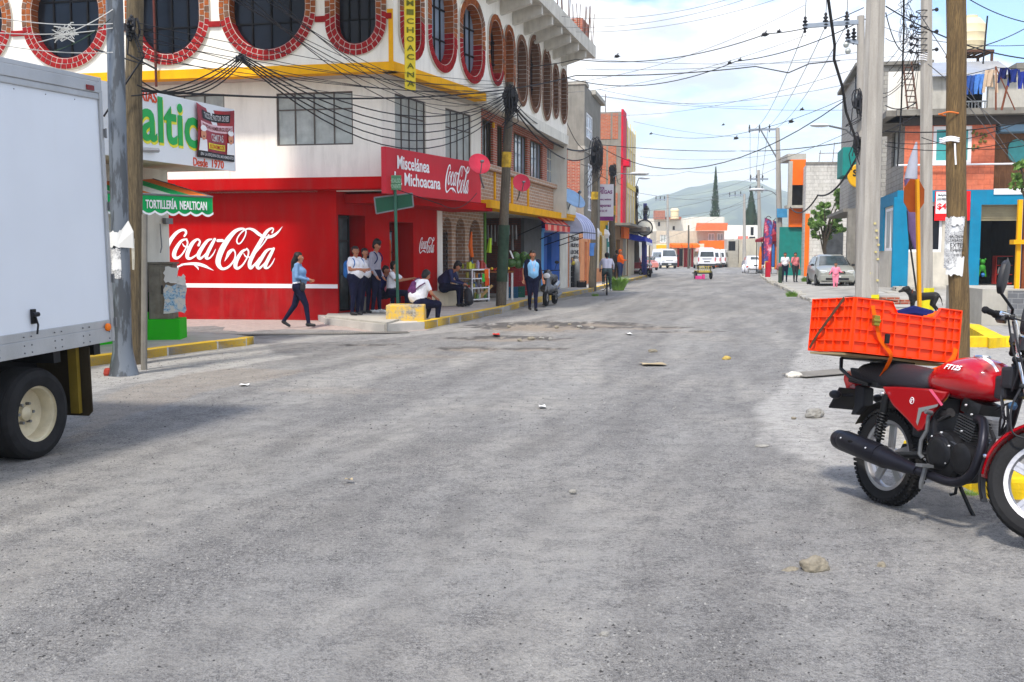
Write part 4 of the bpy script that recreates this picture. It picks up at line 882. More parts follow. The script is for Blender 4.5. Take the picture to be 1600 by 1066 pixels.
FLc = Fr(along(FL,937).to_2d(),(.215,1)); b = bthing('yellow_house','yellow shopfront with a teal door under a white advertising board','building',FLc)
ue3 = FLc.u(964); zt3 = FLc.z(950,343); simple_box(FLc,b,.0,ue3,6,.1,zt3,YELW,(),y=.05)
m_ = MB(); m_.box(*[FLc.u(947.5),FLc.u(957)],-.0,.05,.14,FLc.z(952,353)); P(m_,'door',TEAL,FLc,b)
for k in range(3): m_ = MB(); m_.box(FLc.u(949.5),FLc.u(951),-.02,.0,1.6+k*.7,2.0+k*.7); P(m_,'door_label',WTXT,FLc,b)
Fs = Fr(at(932.5,330,55).to_2d(),(1,-.05)); ab = bthing('advertising_board','large white advertising board with purple lettering above the yellow shopfront','sign',Fs)
r_ = rpx(Fs,932.5,958,288,345); m_ = MB(); m_.box(r_[0],r_[1],0,.12,r_[2],r_[3]); P(m_,'board',M('board_white',srgb(224,220,226),.6,var=.05,grime=.2),Fs,ab)
PUR = M('purple_ink',srgb(130,50,120),.6,bump=0)
for s,x0,x1,y0,y1 in (('STOR',935,944,292,297),('VEGAS',934,956,297.5,303),('frutas y verduras',935,954,310,314),('mayoreo',934,954,320,325),('Tel 222 145',935,948,328,331)):
    rr_ = rpx(Fs,x0,x1,y0,y1); fit('lettering',s,PUR,ab,rr_[0],rr_[1],rr_[2],rr_[3],-.01,bold=.03)
m_ = MB(); m_.box(r_[0],r_[1],-.01,0,r_[2],r_[2]+.22); P(m_,'purple_strip',PUR,Fs,ab)
# brick house, red strip, yellow gabled house
FLd = Fr(along(FL,969).to_2d(),(.215,1)); b = bthing('brick_house','three-storey bare red brick house with concrete columns and a crimson painted front strip','building',FLd)
hb = FLd.z(969,172); ud = FLd.u(978); simple_box(FLd,b,0,ud,11,.1,hb,M('raw_render',(0,)*3),[])
sd2 = Fr(FLd.w(0,0,0).to_2d(),(1,0)); 
m_ = MB()
for y0,y1,z0,z1 in ((.2,.62,.2,.52),(.74,2.5,.2,.52),(.3,.8,.56,.8),(.92,2.5,.56,.8),(.2,.55,.84,.99),(.66,2.5,.84,.99)): m_.box(-.03,0,y0,y1,hb*z0,hb*z1)
P(m_,'brick_panel',BRICKB,FLd,b)
m_ = MB(); m_.box(-.05,ud*.55,-.12,.0,3.3,hb+.15); m_.box(-.05,ud*.3,-.5,.0,hb*.68,hb*.72); P(m_,'crimson_strip',M('crimson',srgb(206,30,60),.6,grime=.2),FLd,b)
m_ = MB(); [m_.tube([(k*.5,1+k*.8,hb),(k*.5,1+k*.8,hb+1.1+.3*(k % 2))],.025,4) for k in range(5)]; P(m_,'rebar',M('rust',(0,)*3),FLd,b)
FLe = Fr(along(FL,978).to_2d(),(.215,1)); b = bthing('yellow_trimmed_house','cream three-storey house with yellow trim and tall pale windows','building',FLe)
he = FLe.z(980,196); ud = FLe.u(991); ws = []
for k in range(3):
    for z0,z1 in ((.36,.56),(.66,.86)): ws.append((ud*(.08+k*.31),ud*(.08+k*.31)+ud*.22,he*z0,he*z1))
simple_box(FLe,b,0,ud,8,.1,he,CREAM,ws)
for w in ws: window(FLe,b,*w,y=.1,nu=2,zsp=(.6,),fmat=WTXT,gmat=CURT,fw=.08)
m_ = MB(); [m_.box(ud*(.03+k*.31),ud*(.045+k*.31),-.04,0,3.2,he+.3) for k in range(4)]; m_.box(0,ud,-.06,0,he*.6,he*.63); P(m_,'yellow_trim',M('pale_yellow',srgb(232,204,110),.8),FLe,b)
m_ = MB(); m_.box(0,ud,-1.3,0,3.1,3.4); P(m_,'balcony',CONCD,FLe,b)
# low shops past px 960
FLf = Fr(along(FL,958).to_2d(),(.215,1)); b = bthing('brown_shops','row of small brown and ochre shopfronts beneath the cream house','building',FLf)
ud = FLf.u(980); zf = 3.3; simple_box(FLf,b,0,ud,3,.1,zf,M('brown_wall',srgb(150,120,90),.8,grime=.4),[(1,3.2,.2,2.5),(5,8,.2,2.6)],y=-.06)
m_ = MB(); m_.box(3.3,6.5,-.3,-.1,2.6,3.5); P(m_,'orange_sign',ORG,FLf,b); m_ = MB(); m_.box(0,ud,-1.0,0,zf,zf+.15); P(m_,'canopy',CONCD,FLf,b)
FLg = Fr(along(FL,980).to_2d(),(.17,1)); b = bthing('blue_canopy_store','small store with a bright blue canopy far along the left pavement','building',FLg)
simple_box(FLg,b,0,22,5,.1,3.6,WHITE2,[(1,4,.2,2.6),(6,9,.2,2.6),(11,15,.2,2.6)])
m_ = MB(); m_.prism([(0,0,3.0),(0,-1.2,2.75),(0,-1.2,2.45),(0,0,2.6)],(14,0,0)); P(m_,'canopy',M('bright_blue',srgb(40,60,190),.6),FLg,b)
m_ = MB(); m_.box(1,14,-1.25,-1.21,2.25,2.45); P(m_,'valance',WTXT,FLg,b)
# awnings of the corner building's shops
def curved_awning(name,label,fr,ua,ub,out,zt_,zb2,cols,ns,bulge,val=.2,valm=None,sh=0,sides=True):
    root = bthing(name,label,'awning',fr); m_ = MB(); K_ = 10
    def pt(a,t):
        x = ua+(ub-ua)*a+sh*t; th = t*pi/2; yy = -.34-out*(sin(th) if bulge else t); z = zt_-(zt_-zb2)*((1-cos(th)) if bulge else t); return V(x,yy,z)
    for i in range(ns):
        a0,a1 = i/ns,(i+1)/ns
        for k in range(K_): m_.quad(pt(a0,k/K_),pt(a1,k/K_),pt(a1,(k+1)/K_),pt(a0,(k+1)/K_),i % len(cols))
    P(m_,'canopy',cols,fr,root,fixn=False)
    v = MB(); nn = ns*2
    for i in range(nn):
        p,q = pt(i/nn,1),pt((i+1)/nn,1); v.add([p,q]+[p.lerp(q,1-t/4)+V(0,0,-val-.05*sin(pi*t/4)) for t in range(5)],[tuple(range(7))],(i//2) % len(cols))
    P(v,'valance',valm or cols,fr,root,fixn=False)
    [P(MB().add([pt(e,k/K_) for k in range(K_+1)]+[V(pt(e,0).x,0,zb2)],[tuple(range(K_+2))]),'side_panel',(valm or cols)[0],fr,root) for e in (0,1) if sides]
    t_ = MB(); t_.tube([pt(0,1),pt(1,1)],.02,5); [t_.tube([V(pt(e,0).x,0,zb2-.5),pt(e,1)],.018,5) for e in (0,1)]; P(t_,'frame',BLKM,fr,root); return root
AR = M('awning_red',srgb(206,66,62),.75,var=.2); AS = M('awning_salmon',srgb(222,150,130),.75,var=.15); AB = M('awning_navy',srgb(52,44,140),.7); AWs = M('awning_pale',srgb(196,200,224),.7); AWv = M('awning_lavender',srgb(150,156,196),.7)
z0_ = FH.z(818,320,-.36); za_ = FH.z(864,351,-1.1)
ra_ = curved_awning('market_awning','faded red and salmon striped awning over the greengrocer',FH,FH.u(815,-.36),FH.u(857,-.36),.85,z0_,za_,[AR,AS],9,False,.2,sh=.0,sides=False)
zq = FH.z(898,363,-1.2); rb_ = curved_awning('market_awning','rounded awning with pale blue and white stripes beside the red one',FH,FH.u(862,-.3),FH.u(884,-.3),1.2,FH.z(876,329,-.3),zq,[AWs,AWv],11,True,.22)
m_ = MB(); a_ = FH.u(846,-.5); m_.box(a_,FH.u(868,-.9),-.85,-.5,FH.z(866,357,-.85),FH.z(866,343,-.85)); o = P(m_,'navy_panel',AB,FH,rb_)
# dishes
def dish(name,label,c,r,face,mat,arm):
    root = thing(name,label,'satellite dish',c); f = Vector(face).normalized(); q = f.to_track_quat('Z','Y').to_matrix().to_4x4()
    m_ = MB(); m_.T = q; prof = [(r*k/8,.28*r*(k/8)**2) for k in range(1,9)]; m_.lathe([(.001,0)]+prof,28,caps=False); m_.lathe([(.001,-.012)]+[(a,b-.012) for a,b in prof],28,caps=False); m_.build('reflector',mat,root,smooth=True)
    m_ = MB(); m_.T = q; m_.tube([(0,-r*.9,.2*r),(0,-r*.2,r*1.0)],.015,5); m_.box(-.04,.04,-r*.25,-r*.1,r*.9,r*1.15); m_.T = None; m_.tube([f*-.02,Vector(arm)*.5+V(0,0,-.1),Vector(arm)],.025,6); m_.build('feed_arm',STEEL,root); return root
PINK = M('dish_red',srgb(216,50,78),.5,var=.1)
dish('satellite_dish','red satellite dish at the right end of the long red signboard',at(748,258,26.0),.28,(.35,-1,.45),PINK,(.1,.9,-.5))
dish('satellite_dish','lower red satellite dish beside the wooden pole on the tan brick parapet',at(814,287,29.6),.26,(.3,-1,.3),PINK,(-.1,1.2,-.4))
dish('satellite_dish','pale blue satellite dish above the rounded striped awning',at(893,314,38),.5,(.6,-.7,.9),M('dish_blue',srgb(140,176,214),.5),(-.4,.8,-.9))
# ------------------------------------------------------------ right side
FR = Fr(at(1402,440,36.6).to_2d(),(1,-.15)); FRL = Fr(FR.w(-21,0,0).to_2d(),(-.22,-1))
FRL = Fr((FR.o.x+.22*20,FR.o.y+20),(-.22,-1)); uc_ = (V(FR.o.x,FR.o.y,0)-FRL.o).dot(FRL.x)     # near corner at u = uc_
TQ = M('turquoise_paint',srgb(20,126,164),.6,var=.12,grime=.2); TQT = M('teal_curtain',srgb(70,160,160),.5,var=.15,vs=6,bump=0)
DADO = M('beige_dado',srgb(204,198,184),.85,var=.15,grime=.5)
sh = bthing('corner_store','two-storey store with terracotta block upper floor and turquoise ground floor','building',FR)
zb = .45; z1f = FR.z(1500,298); zsl = FR.z(1500,183); zsl2 = FR.z(1500,174)
wA = rpx(FR,1415,1471,318,394); op = rpx(FR,1530,1592,320,446); op = (op[0],op[1],zb,op[3])
mb = MB(); wallg(mb,0,16,zb-.4,z1f,[wA,(op[0],op[1],zb,op[3])],dep=.25); P(mb,'wall',DADO,FR,sh)
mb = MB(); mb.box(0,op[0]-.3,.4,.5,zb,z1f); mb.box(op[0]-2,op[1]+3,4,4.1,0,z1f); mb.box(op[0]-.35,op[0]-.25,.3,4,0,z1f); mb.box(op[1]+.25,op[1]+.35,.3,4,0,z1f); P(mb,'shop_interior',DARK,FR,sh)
mb = MB(); mb.box(-.2,.34,-.04,.1,zb-.05,FR.z(1410,308)); mb.box(-.1,3.6,-.05,0,FR.z(1410,316),z1f+.02); mb.box(FR.u(1513),op[0],-.06,0,zb-.05,z1f); mb.box(op[0],16,-.06,0,op[3],z1f); mb.box(op[1],op[1]+.4,-.06,0,zb-.05,op[3]); P(mb,'turquoise_frame',TQ,FR,sh)
window(FR,sh,*wA,y=.08,nu=2,fmat=WTXT,gmat=GLASS,fw=.09)
mb = MB(); a,b_ = FR.u(1499),FR.u(1512.5); mb.box(a,b_,-.03,0,zb,FR.z(1506,403)); P(mb,'red_panel',REDD,FR,sh); mb = MB(); mb.box(a,b_,-.03,0,FR.z(1506,403),FR.z(1506,345)); P(mb,'black_panel',BLKP,FR,sh)
mb = MB(); mb.box(op[0],op[1],.25,.3,op[3]-.55,op[3]); [mb.box(op[0],op[1],.22,.25,op[3]-.55+k*.09,op[3]-.55+k*.09+.045) for k in range(6)]; P(mb,'rolled_shutter',M('shutter_tan',srgb(150,140,112),.5,.4),FR,sh)
mb = MB(); mb.box(op[0]-.4,op[1]+2,-.1,4,zb-.3,zb); P(mb,'shop_floor',CONC,FR,sh)
bnr = bthing('price_banner','red drink price banner on the turquoise store between window and doorway','banner',FR); r_ = rpx(FR,1457,1512,299,345)
mb = MB(); mb.box(r_[0],r_[1],-.09,-.07,r_[2],r_[3]); P(mb,'sheet',M('banner_bright_red',srgb(222,16,24),.4),FR,bnr)
mb = MB(); rw_ = rpx(FR,1458.5,1485,300,334); mb.box(rw_[0],rw_[1],-.1,-.092,rw_[2],rw_[3]); P(mb,'white_field',WTXT,FR,bnr)
INK = M('ink',(.05,.05,.06),.7)
for s,x0,x1,y0,y1,m in (('BAJA',1461.5,1474,304,307.5,INK),('LOS PRECIOS',1460,1480,310,313.5,INK),('$4',1460.5,1475,318,329,M('ink_red',srgb(214,20,30),.5)),('Coca',1494,1506,322,329,WTXT)):
    q = rpx(FR,x0,x1,y0,y1); fit('lettering',s,m,bnr,*q[:2],q[2],q[3],-.105,bold=.03)
# upper storey
wB = rpx(FR,1452,1512,197,256); uB = FR.u(1548)
mb = MB(); wallg(mb,.1,uB,z1f,zsl,[wB]); P(mb,'terracotta_wall',BRICKR,FR,sh); window(FR,sh,*wB,y=.05,nu=2,fmat=WTXT,gmat=TQT,fw=.12)
mb = MB(); mb.box(uB,16,.6,.7,z1f,zsl); P(mb,'timber_panel',Mwood('brown_timber',(.12,.05,.02),(.26,.11,.04)),FR,sh)
mb = MB(); c_ = rpx(FR,1568,1596,218,254,.6); mb.prism([(x,.6,z) for x,z in stad((c_[0]+c_[1])/2,(c_[2]+c_[3])/2,(c_[1]-c_[0])/2,(c_[3]-c_[2])/2)],(0,-.06,0)); P(mb,'oval_pane',TQT,FR,sh)
mb = MB(); mb.box(FR.u(1555),16,-.05,.6,FR.z(1570,206),FR.z(1570,195)); P(mb,'blue_beam',M('blue_beam',srgb(120,150,172),.7),FR,sh)
mb = MB(); mb.box(uB,16,-.1,0,z1f-.15,z1f+.05); [mb.tube([(uB+.2+k*.5,-.05,z1f),(uB+.2+k*.5,-.05,z1f+.9)],.02,5) for k in range(0)]; mb.tube([(-.2,-.18,FR.z(1410,259)),(16,-.18,FR.z(1600,256))],.035,6); P(mb,'white_pipe',WTXT,FR,sh)
for px,py in ((1524,208),(1535,221),(1524,230),(1536,212)): m_ = MB(); q = FR.pix(px,py); [m_.sph((q[0]+random.uniform(-.1,.1),-.02,q[1]+random.uniform(-.08,.08)),.05,6) for _ in range(5)]; P(m_,'wall_ornament',M('ornament',srgb(120,110,60),.7),FR,sh)
mb = MB(); mb.box(-.3,16,-.55,1.5,zsl+.02,zsl2+.03); P(mb,'floor_slab',CONCD,FR,sh)
mb = MB(); mb.box(-.0,16,-.12,0,zsl-.28,zsl+.0); P(mb,'dark_band',M('dark_strip_below_slab',(.07,.06,.055),.9),FR,sh)  # dark strip along the top of the wall, just below the slab
# roof terrace
zr1 = FR.z(1560,116,1.2); zr2 = FR.z(1500,95,1.2)
mb = MB(); a = FR.u(1494,1.2); b_ = FR.u(1535,1.2); e_ = FR.u(1640,1.2)
wallg(mb,FR.u(1440,1.2),e_,zsl2,FR.z(1560,113,1.2),[(a,b_,zsl2+.05,FR.z(1515,118,1.2))],y=1.2); P(mb,'terrace_wall',M('terrace_render',srgb(186,182,172),.9,var=.15,grime=.6),FR,sh)
mb = MB(); mb.box(a-.3,b_+.3,3,3.1,zsl2,zr2); P(mb,'shop_interior',DARK,FR,sh)
mb = MB(); mb.box(FR.u(1380,3),FR.u(1467,3),3.0,3.1,zsl2,FR.z(1400,112,3)); P(mb,'terrace_wall',WHITE,FR,sh)
mb = MB(); ur0,ur1 = FR.u(1448,1),FR.u(1578,1); n_ = 90
zA,zB = FR.z(1500,119,.9),FR.z(1500,96,3)
for k in range(n_):
    x0 = ur0+(ur1-ur0)*k/n_; x1 = ur0+(ur1-ur0)*(k+1)/n_; h0 = .03*(k % 2); h1 = .03*((k+1) % 2); mb.quad((x0,.9,zA+h0),(x1,.9,zA+h1),(x1,3.2,zB+h1),(x0,3.2,zB+h0))
P(mb,'tin_roof',M('tin_sheet',srgb(200,202,204),.4,.5,var=.12,vs=2,grime=.3,gcol=(.25,.2,.16)),FR,sh)
mb = MB(); mb.box(ur1,e_,1.1,3,FR.z(1590,113,1.1),FR.z(1590,98,1.1)); P(mb,'parapet',CONCD,FR,sh)
mb = MB(); [mb.tube([(FR.u(x,.2),.2,zsl2),(FR.u(x,.2),.2,zsl2+.35)],.02,4) for x in range(1495,1535,5)]; mb.box(FR.u(1495,.2),FR.u(1534,.2),.18,.22,zsl2+.33,zsl2+.38); P(mb,'railing',M('grey_paint',srgb(120,124,126),.6),FR,sh)
# street-side face of the store
FRs = FRL; zz1 = FRs.z(1399,306); 
mb = MB(); wq = (FRs.u(1382),FRs.u(1398)-.1,FRs.z(1390,392),FRs.z(1390,326)); wallg(mb,FRs.u(1374),uc_,0,z1f,[wq]); P(mb,'side_wall',DADO,FRs,sh)
mb = MB(); ua_ = FRs.u(1374); mb.box(ua_,uc_,-.06,0,wq[3]+.08,z1f+.02); mb.box(ua_,wq[0]-.12,-.06,0,wq[2],wq[3]+.08); mb.box(uc_-.5,uc_+.04,-.06,0,.4,wq[3]+.08); P(mb,'turquoise_frame',TQ,FRs,sh)
window(FRs,sh,*wq,y=.03,nu=2,fmat=WTXT,gmat=CURT,fw=.1)
wC = rpx(FRs,1388,1398,208,262,.3); mb = MB(); wallg(mb,ua_-1,uc_-.1,z1f,zsl,[wC],y=.3); P(mb,'block_wall',BLOCK,FRs,sh); window(FRs,sh,*wC,y=.42,nu=2,zsp=(.5,),fmat=BLKM,gmat=CURT)
mb = MB(); mb.box(ua_-1,uc_+.4,-.6,1,zsl+.02,zsl2+.03); P(mb,'floor_slab',CONCD,FRs,sh)
# step in front and tiled planter
st_ = bthing('long_step','long low concrete step along the front of the turquoise store','step',FR)
mb = MB(); mb.box(FR.u(1376),FR.u(1534,-1.2),-1.3,-.1,.1,zb-.16); mb.box(FR.u(1395),9,-.7,-.1,zb-.16,zb-.0); P(mb,'step',CONC,FR,st_,bevel=.02)
mb = MB(); mb.box(FR.u(1376),FR.u(1534,-1.3),-1.33,-1.3,.1,zb-.2); P(mb,'step_riser',M('step_brown',srgb(150,134,110),.9,grime=.5),FR,st_)
pl = bthing('tiled_counter','low counter clad in grey tiles at the right edge by the store doorway','counter',FR)
q = gnd(1534,487,.3); up,vp = (q-FR.o).dot(FR.x),(q-FR.o).dot(FR.y)
hq = FR.z(1560,452,vp)
mb = MB(); mb.box(up,up+6,vp,vp+3,0,hq); P(mb,'counter',CONC,FR,pl); mb = MB(); mb.box(FR.u(1577,vp),up+6,vp-.03,vp,.2,hq-.03); P(mb,'tiles',Mbrick('grey_tiles',srgb(104,106,110),srgb(124,126,130),srgb(150,150,150),.25,.12,.008,.3),FR,pl)
m_ = MB(); x_ = FR.u(1598,vp); cols_ = [YEL,M('brown_rail',srgb(120,66,40),.6),YEL,BLUE]
for k in range(4): m_.box(x_+k*.13,x_+k*.13+.09,vp+.4,vp+.5,hq,hq+2.0,k)
m_.box(x_-.1,x_+.6,vp+.3,vp+.6,hq+1.0,hq+1.1,0)
rk = P(m_,'striped_rack',cols_,FR,thing('x',None,None)); xx = rk.parent; rk.parent = None; bpy.data.objects.remove(xx); rk.location = FR.o; rk.rotation_euler = (0,0,FR.a); tag(rk,'tall yellow and brown barred rack standing on the tiled counter at the right edge','rack')
# things in the doorway
def bottle_stack(px,py,d,label,mats,w=.35,h=1.1,name='display_stand',cat='stand'):
    p = at(px,py,d); r = thing(name,label,cat,p); m_ = MB(); m_.box(-w/2,w/2,-.15,.15,0,.05); [m_.box(-w/2,w/2,-.15,.15,h*k/3,h*k/3+.03) for k in range(1,4)]; [m_.box(s*w/2-.015,s*w/2+.015,-.15,.15,0,h) for s in (-1,1)]; m_.build('rack',mats[0],r)
    for k in range(3):
        for j in range(3): g = MB(); x = -w/2+w*(j+.5)/3; g.lathe([(.04,0),(.045,.02),(.045,.16),(.02,.22),(.02,.26)],10,(x,-.05,h*k/3+.035)); g.build('bottle',mats[1+(j+k) % (len(mats)-1)],r)
    return r
bottle_stack(1572,444,37.5,'red crate rack of bottles just inside the turquoise doorway',[M('rack_red',srgb(170,40,30),.5),M('bottle_dark',(.03,.02,.02),.2),M('bottle_white',srgb(200,200,196),.4)],.9,1.0)
_t0 = 0; r = thing('inflatable_toy','lime green plastic toy hanging at the left side of the turquoise doorway','toy',at(1534,443,36.9)); r.scale = (.62,)*3; m_ = MB(); m_.sph((0,0,.9),.2,10,sc=(1,.6,1.1)); m_.sph((0,0,1.25),.16,10); m_.sph((-.16,0,1.4),.06,8); m_.sph((.16,0,1.4),.06,8); m_.tube([(-.12,0,.8),(-.22,0,.4)],[.08,.05]); m_.tube([(.12,0,.8),(.2,0,.4)],[.08,.05]); m_.build('body',M('lime',srgb(50,140,34),.5),r,smooth=True)
m_ = MB(); m_.sph((0,-.1,.5),.12,8); m_.build('feet',M('toy_blue',srgb(30,110,190),.4),r,smooth=True)
# wash line
def garment(px,py,w,h,kind,mat,label,d=34.6):
    p = at(px,py,d); w = w/1600*d; h = h/1600*d; r = MB(); n_ = 10
    if kind == 'trousers':
        for s in (0,1):
            r.grid(lambda a,b: V(p.x+w*(.5*s+.5*a*(1-.15*b)),p.y+.06*sin(a*5+b*3+s),p.z-h*b),5,8); r.grid(lambda a,b: V(p.x+w*(.5*s+.5*a*(1-.15*b)),p.y+.04+.06*sin(a*5+b*3+s),p.z-h*b),5,8)
    else:
        r.grid(lambda a,b: V(p.x+w*(.2+.6*a),p.y+.06*sin(a*6+b*3),p.z-h*b*.75),8,8); r.grid(lambda a,b: V(p.x+w*(.2+.6*a),p.y+.05+.06*sin(a*6+b*3),p.z-h*b*.75),8,8)
        for s in (0,1): r.grid(lambda a,b: V(p.x+w*(.25*a if s == 0 else 1-.25*a)+(-.08 if s == 0 else .08)*b,p.y-.02,p.z-.02-h*b),3,8)
    o = r.build(kind,mat,smooth=True); return tag(o,label,'clothing','clothes on the roof wash line')
DN = M('denim',srgb(52,84,150),.9,var=.3,vs=8); DN2 = M('pale_denim',srgb(84,134,206),.9,var=.25,vs=8); NAVY = M('navy_cloth',srgb(28,34,84),.9,var=.25,vs=8)
wl = []; wl.append(at(1495,121,34.6)); wl.append(at(1556,106,34.6)); wl.append(at(1640,110,34.6))
for px,py,w,h,k,m,l in ((1510,118,13,29,'trousers',DN,'blue jeans at the left end of the roof wash line'),(1524,116,14,30,'trousers',DN2,'pale blue jeans second on the roof wash line'),(1539,109,18,34,'shirt',M('khaki',srgb(196,172,146),.9),'beige shirt hanging at the peak of the roof wash line'),(1562,106,15,22,'shirt',NAVY,'navy top right of the beige shirt on the wash line'),(1577,108,16,26,'shirt',M('royal_cloth',srgb(36,52,120),.9),'royal blue top between two navy garments on the wash line'),(1593,112,14,26,'trousers',M('blue_cloth2',srgb(44,60,150),.9),'bright blue trousers at the right end of the wash line')):
    garment(px,py,w,h,k,m,l)
tag(MB().tube(wl,.012,5).build('wash_line',BLKM),'thin wash line strung across the roof terrace','wash line')
m_ = MB(); p = at(1556,172,34.6); m_.tube([p,at(1556,104,34.6)],.03,6); m_.tube([at(1565,172,34.6),at(1574,134,34.6)],.035,6); m_.tube([at(1586,172,34.6),at(1556,105,34.6)],.02,6); tag(m_.build('line_prop',M('rust_prop',srgb(120,70,50),.8)),'rusty crossed props holding up the roof wash line','prop')
# water tank on its stand
tk = at(1515,82,40); r = thing('water_tank','cream plastic rooftop water tank on a rusty steel stand','water tank',tk); rr_ = 22.5/1600*40
m_ = MB(); hh = 40/1600*40; m_.lathe([(rr_*.98,0),(rr_,.05),(rr_,hh*.33),(rr_*1.02,hh*.35),(rr_,hh*.37),(rr_,hh*.66),(rr_*1.02,hh*.68),(rr_,hh*.7),(rr_,hh*.98),(rr_*.62,hh*1.25),(rr_*.45,hh*1.27)],36); m_.build('tank',M('tank_cream',srgb(222,206,168),.5,var=.08,grime=.35,gcol=(.35,.28,.2)),r,smooth=True)
m_ = MB(); m_.lathe([(rr_*.44,hh*1.27),(rr_*.44,hh*1.36),(rr_*.2,hh*1.39)],20); m_.build('lid',M('tank_cream',(0,)*3),r)
m_ = MB(); s_ = rr_*1.1
for a,b_ in (((-s_,-s_),(s_,-s_)),((s_,-s_),(s_,s_)),((s_,s_),(-s_,s_)),((-s_,s_),(-s_,-s_))): m_.bar((a[0],a[1],-.06),(b_[0],b_[1],-.06),.09)
for k in range(7): x = -s_+2*s_*k/6; m_.bar((x,-s_,-.09),(x,s_,-.09),.05)
for sx_ in (-1,1):
    for sy in (-1,1): m_.bar((sx_*s_*.95,sy*s_*.95,-2.2),(sx_*s_*.95,sy*s_*.95,-.1),.08)
m_.build('stand',M('rust',(0,)*3),r)
m_ = MB(); p = at(1536,96,37); m_.tube([at(1536,100,37),at(1543,25,37)],.03,5); tag(m_.build('antenna_mast',BLKM),'thin leaning mast right of the rooftop water tank','mast')
# grey block house behind, ladder
FBn = Fr(at(1338,430,49.4).to_2d(),(1,-.05)); bh = bthing('block_house','unfinished grey block house with a cantilevered upper floor behind the concrete pole','building',FBn)
hB = FBn.z(1340,103); zu = FBn.z(1340,326)
FBs = Fr((FBn.o.x+.22*9,FBn.o.y+9),(-.22,-1)); LB = 9*sqrt(1+.22**2)
def body(root,ps,z0,z1,mat,name='wall'):
    m = MB(); m.prism([V(p.x,p.y,z0)-V(root.location.x,root.location.y,0) for p in ps],(0,0,z1-z0)); o = m.build(name,mat,root); o.rotation_euler = (0,0,-root.rotation_euler.z); return o
ps_ = [FBn.w(0,0,0),FBn.w(FBn.u(1440),0,0),FBn.w(FBn.u(1440),8,0),FBs.w(0,.05,0)]; body(bh,ps_,zu,hB,BLOCK); body(bh,[FBn.w(.6,.5,0)]+[FBn.w(FBn.u(1440),.5,0)]+ps_[2:3]+[FBs.w(0,.6,0)],0,zu,M('raw_render',(0,)*3),'lower_wall')
w1 = (FBs.u(1328,-.02)+.2,LB-.5,FBs.z(1336,170),FBs.z(1336,118)); m_ = MB(); wallg(m_,0,LB,zu,hB,[w1],y=-.02); P(m_,'wall',BLOCK,FBs,bh); window(FBs,bh,*w1,y=.0,nu=4,zsp=(.5,),fmat=BLKM,gmat=GLASSL)
P(MB().box(0,LB+.2,-.7,.3,zu-.16,zu),'slab',CONCD,FBs,bh); P(MB().box(0,LB,-.3,3.2,hB,hB+.16),'slab',CONCD,FBs,bh)
m_ = MB(); m_.box(LB-3.0,LB-.2,-.75,-.1,FBs.z(1338,276),FBs.z(1338,234)); P(m_,'teal_balcony',TEAL,FBs,bh)
m_ = MB(); [m_.box(1+k*.5,1.35+k*.5,.3,.4,0,2.6) for k in range(14)]; P(m_,'gate',BLKM,FBs,bh)
m_ = MB(); m_.box(LB-.1,LB+.3,-.5,-.1,0,zu-.1); P(m_,'pillar',CONCD,FBs,bh)
r = thing('yellow_shop_sign','round yellow sign sticking out behind the big concrete pole','sign',at(1343,275,43),0); m_ = MB(); m_.lathe([(.47,-.05),(.5,-.03),(.5,.03),(.47,.05)],30,axis='y'); m_.build('disc',M('sign_amber',srgb(242,184,34),.5),r); fit('lettering','S',BLKP,r,-.3,-.12,-.02,.26,-.06,bold=.03)
ld = [at(1412,170,37.8),at(1430,170,37.8)]; m_ = MB(); t0,t1 = at(1411,97,38.2),at(1424,97,38.2); b0_,b1_ = at(1419,178,37.6),at(1434,178,37.6)
m_.tube([b0_,t0],.03,6); m_.tube([b1_,t1],.03,6); [m_.tube([b0_.lerp(t0,k/9),b1_.lerp(t1,k/9)],.022,5) for k in range(1,9)]; tag(m_.build('ladder',M('rust',(0,)*3)),'rusty iron ladder leaning on the roof behind the concrete poles','ladder')
# white wall and orange house
FW = Fr(at(1256,420,68).to_2d(),(1,-.08)); wh = bthing('orange_white_house','orange fronted house with a long whitewashed block side wall','building',FW)
hw = FW.z(1257,257); ue_ = FW.u(1345)
P(MB().box(-.02,FW.u(1345),-.06,.2,hw,hw+.15),'coping',CONCD,FW,wh)
m_ = MB(); m_.box(.0,FW.u(1263.5),-.07,-.051,0,FW.z(1260,334)); P(m_,'orange_pier',ORG,FW,wh)
FWs = Fr((FW.o.x+.2*16,FW.o.y+16),(-.2,-1)); LW = 16*sqrt(1.04); hq1 = [FWs.z(1245,y) for y in (262,296,296,326,330,357)]
body(wh,[FW.w(0,0,0),FW.w(ue_,0,0),FW.w(ue_,12,0),FWs.w(0,.3,0)],0,hw,BLOCKW)
FWf = Fr(at(1231.5,420,71).to_2d(),(1,-.08)); wf = FWf.u(1256)
m_ = MB(); m_.box(0,wf,0,.3,hq1[1],hq1[0]+.1); m_.box(0,wf*.12,0,.3,hq1[3],hq1[1]); P(m_,'orange_wall',ORG,FWf,wh)
m_ = MB(); m_.box(0,wf,.3,.4,hq1[3],hq1[1]); P(m_,'open_room',DARK,FWf,wh)
m_ = MB(); m_.box(0,wf,-.0,.3,hq1[5],hq1[4]); P(m_,'orange_wall',ORG,FWf,wh); m_ = MB(); m_.box(-.3,wf+.5,-.7,.4,hq1[4],hq1[3]); m_.box(-.1,.15,-.02,.3,hq1[3],hq1[0]); m_.box(-.2,wf,.0,3,hq1[0]+.1,hq1[0]+.5); P(m_,'slab',CONC,FWf,wh)
m_ = MB(); m_.box(-.6,wf,.2,.3,0,hq1[5]); P(m_,'teal_shutter',TEAL,FWf,wh)
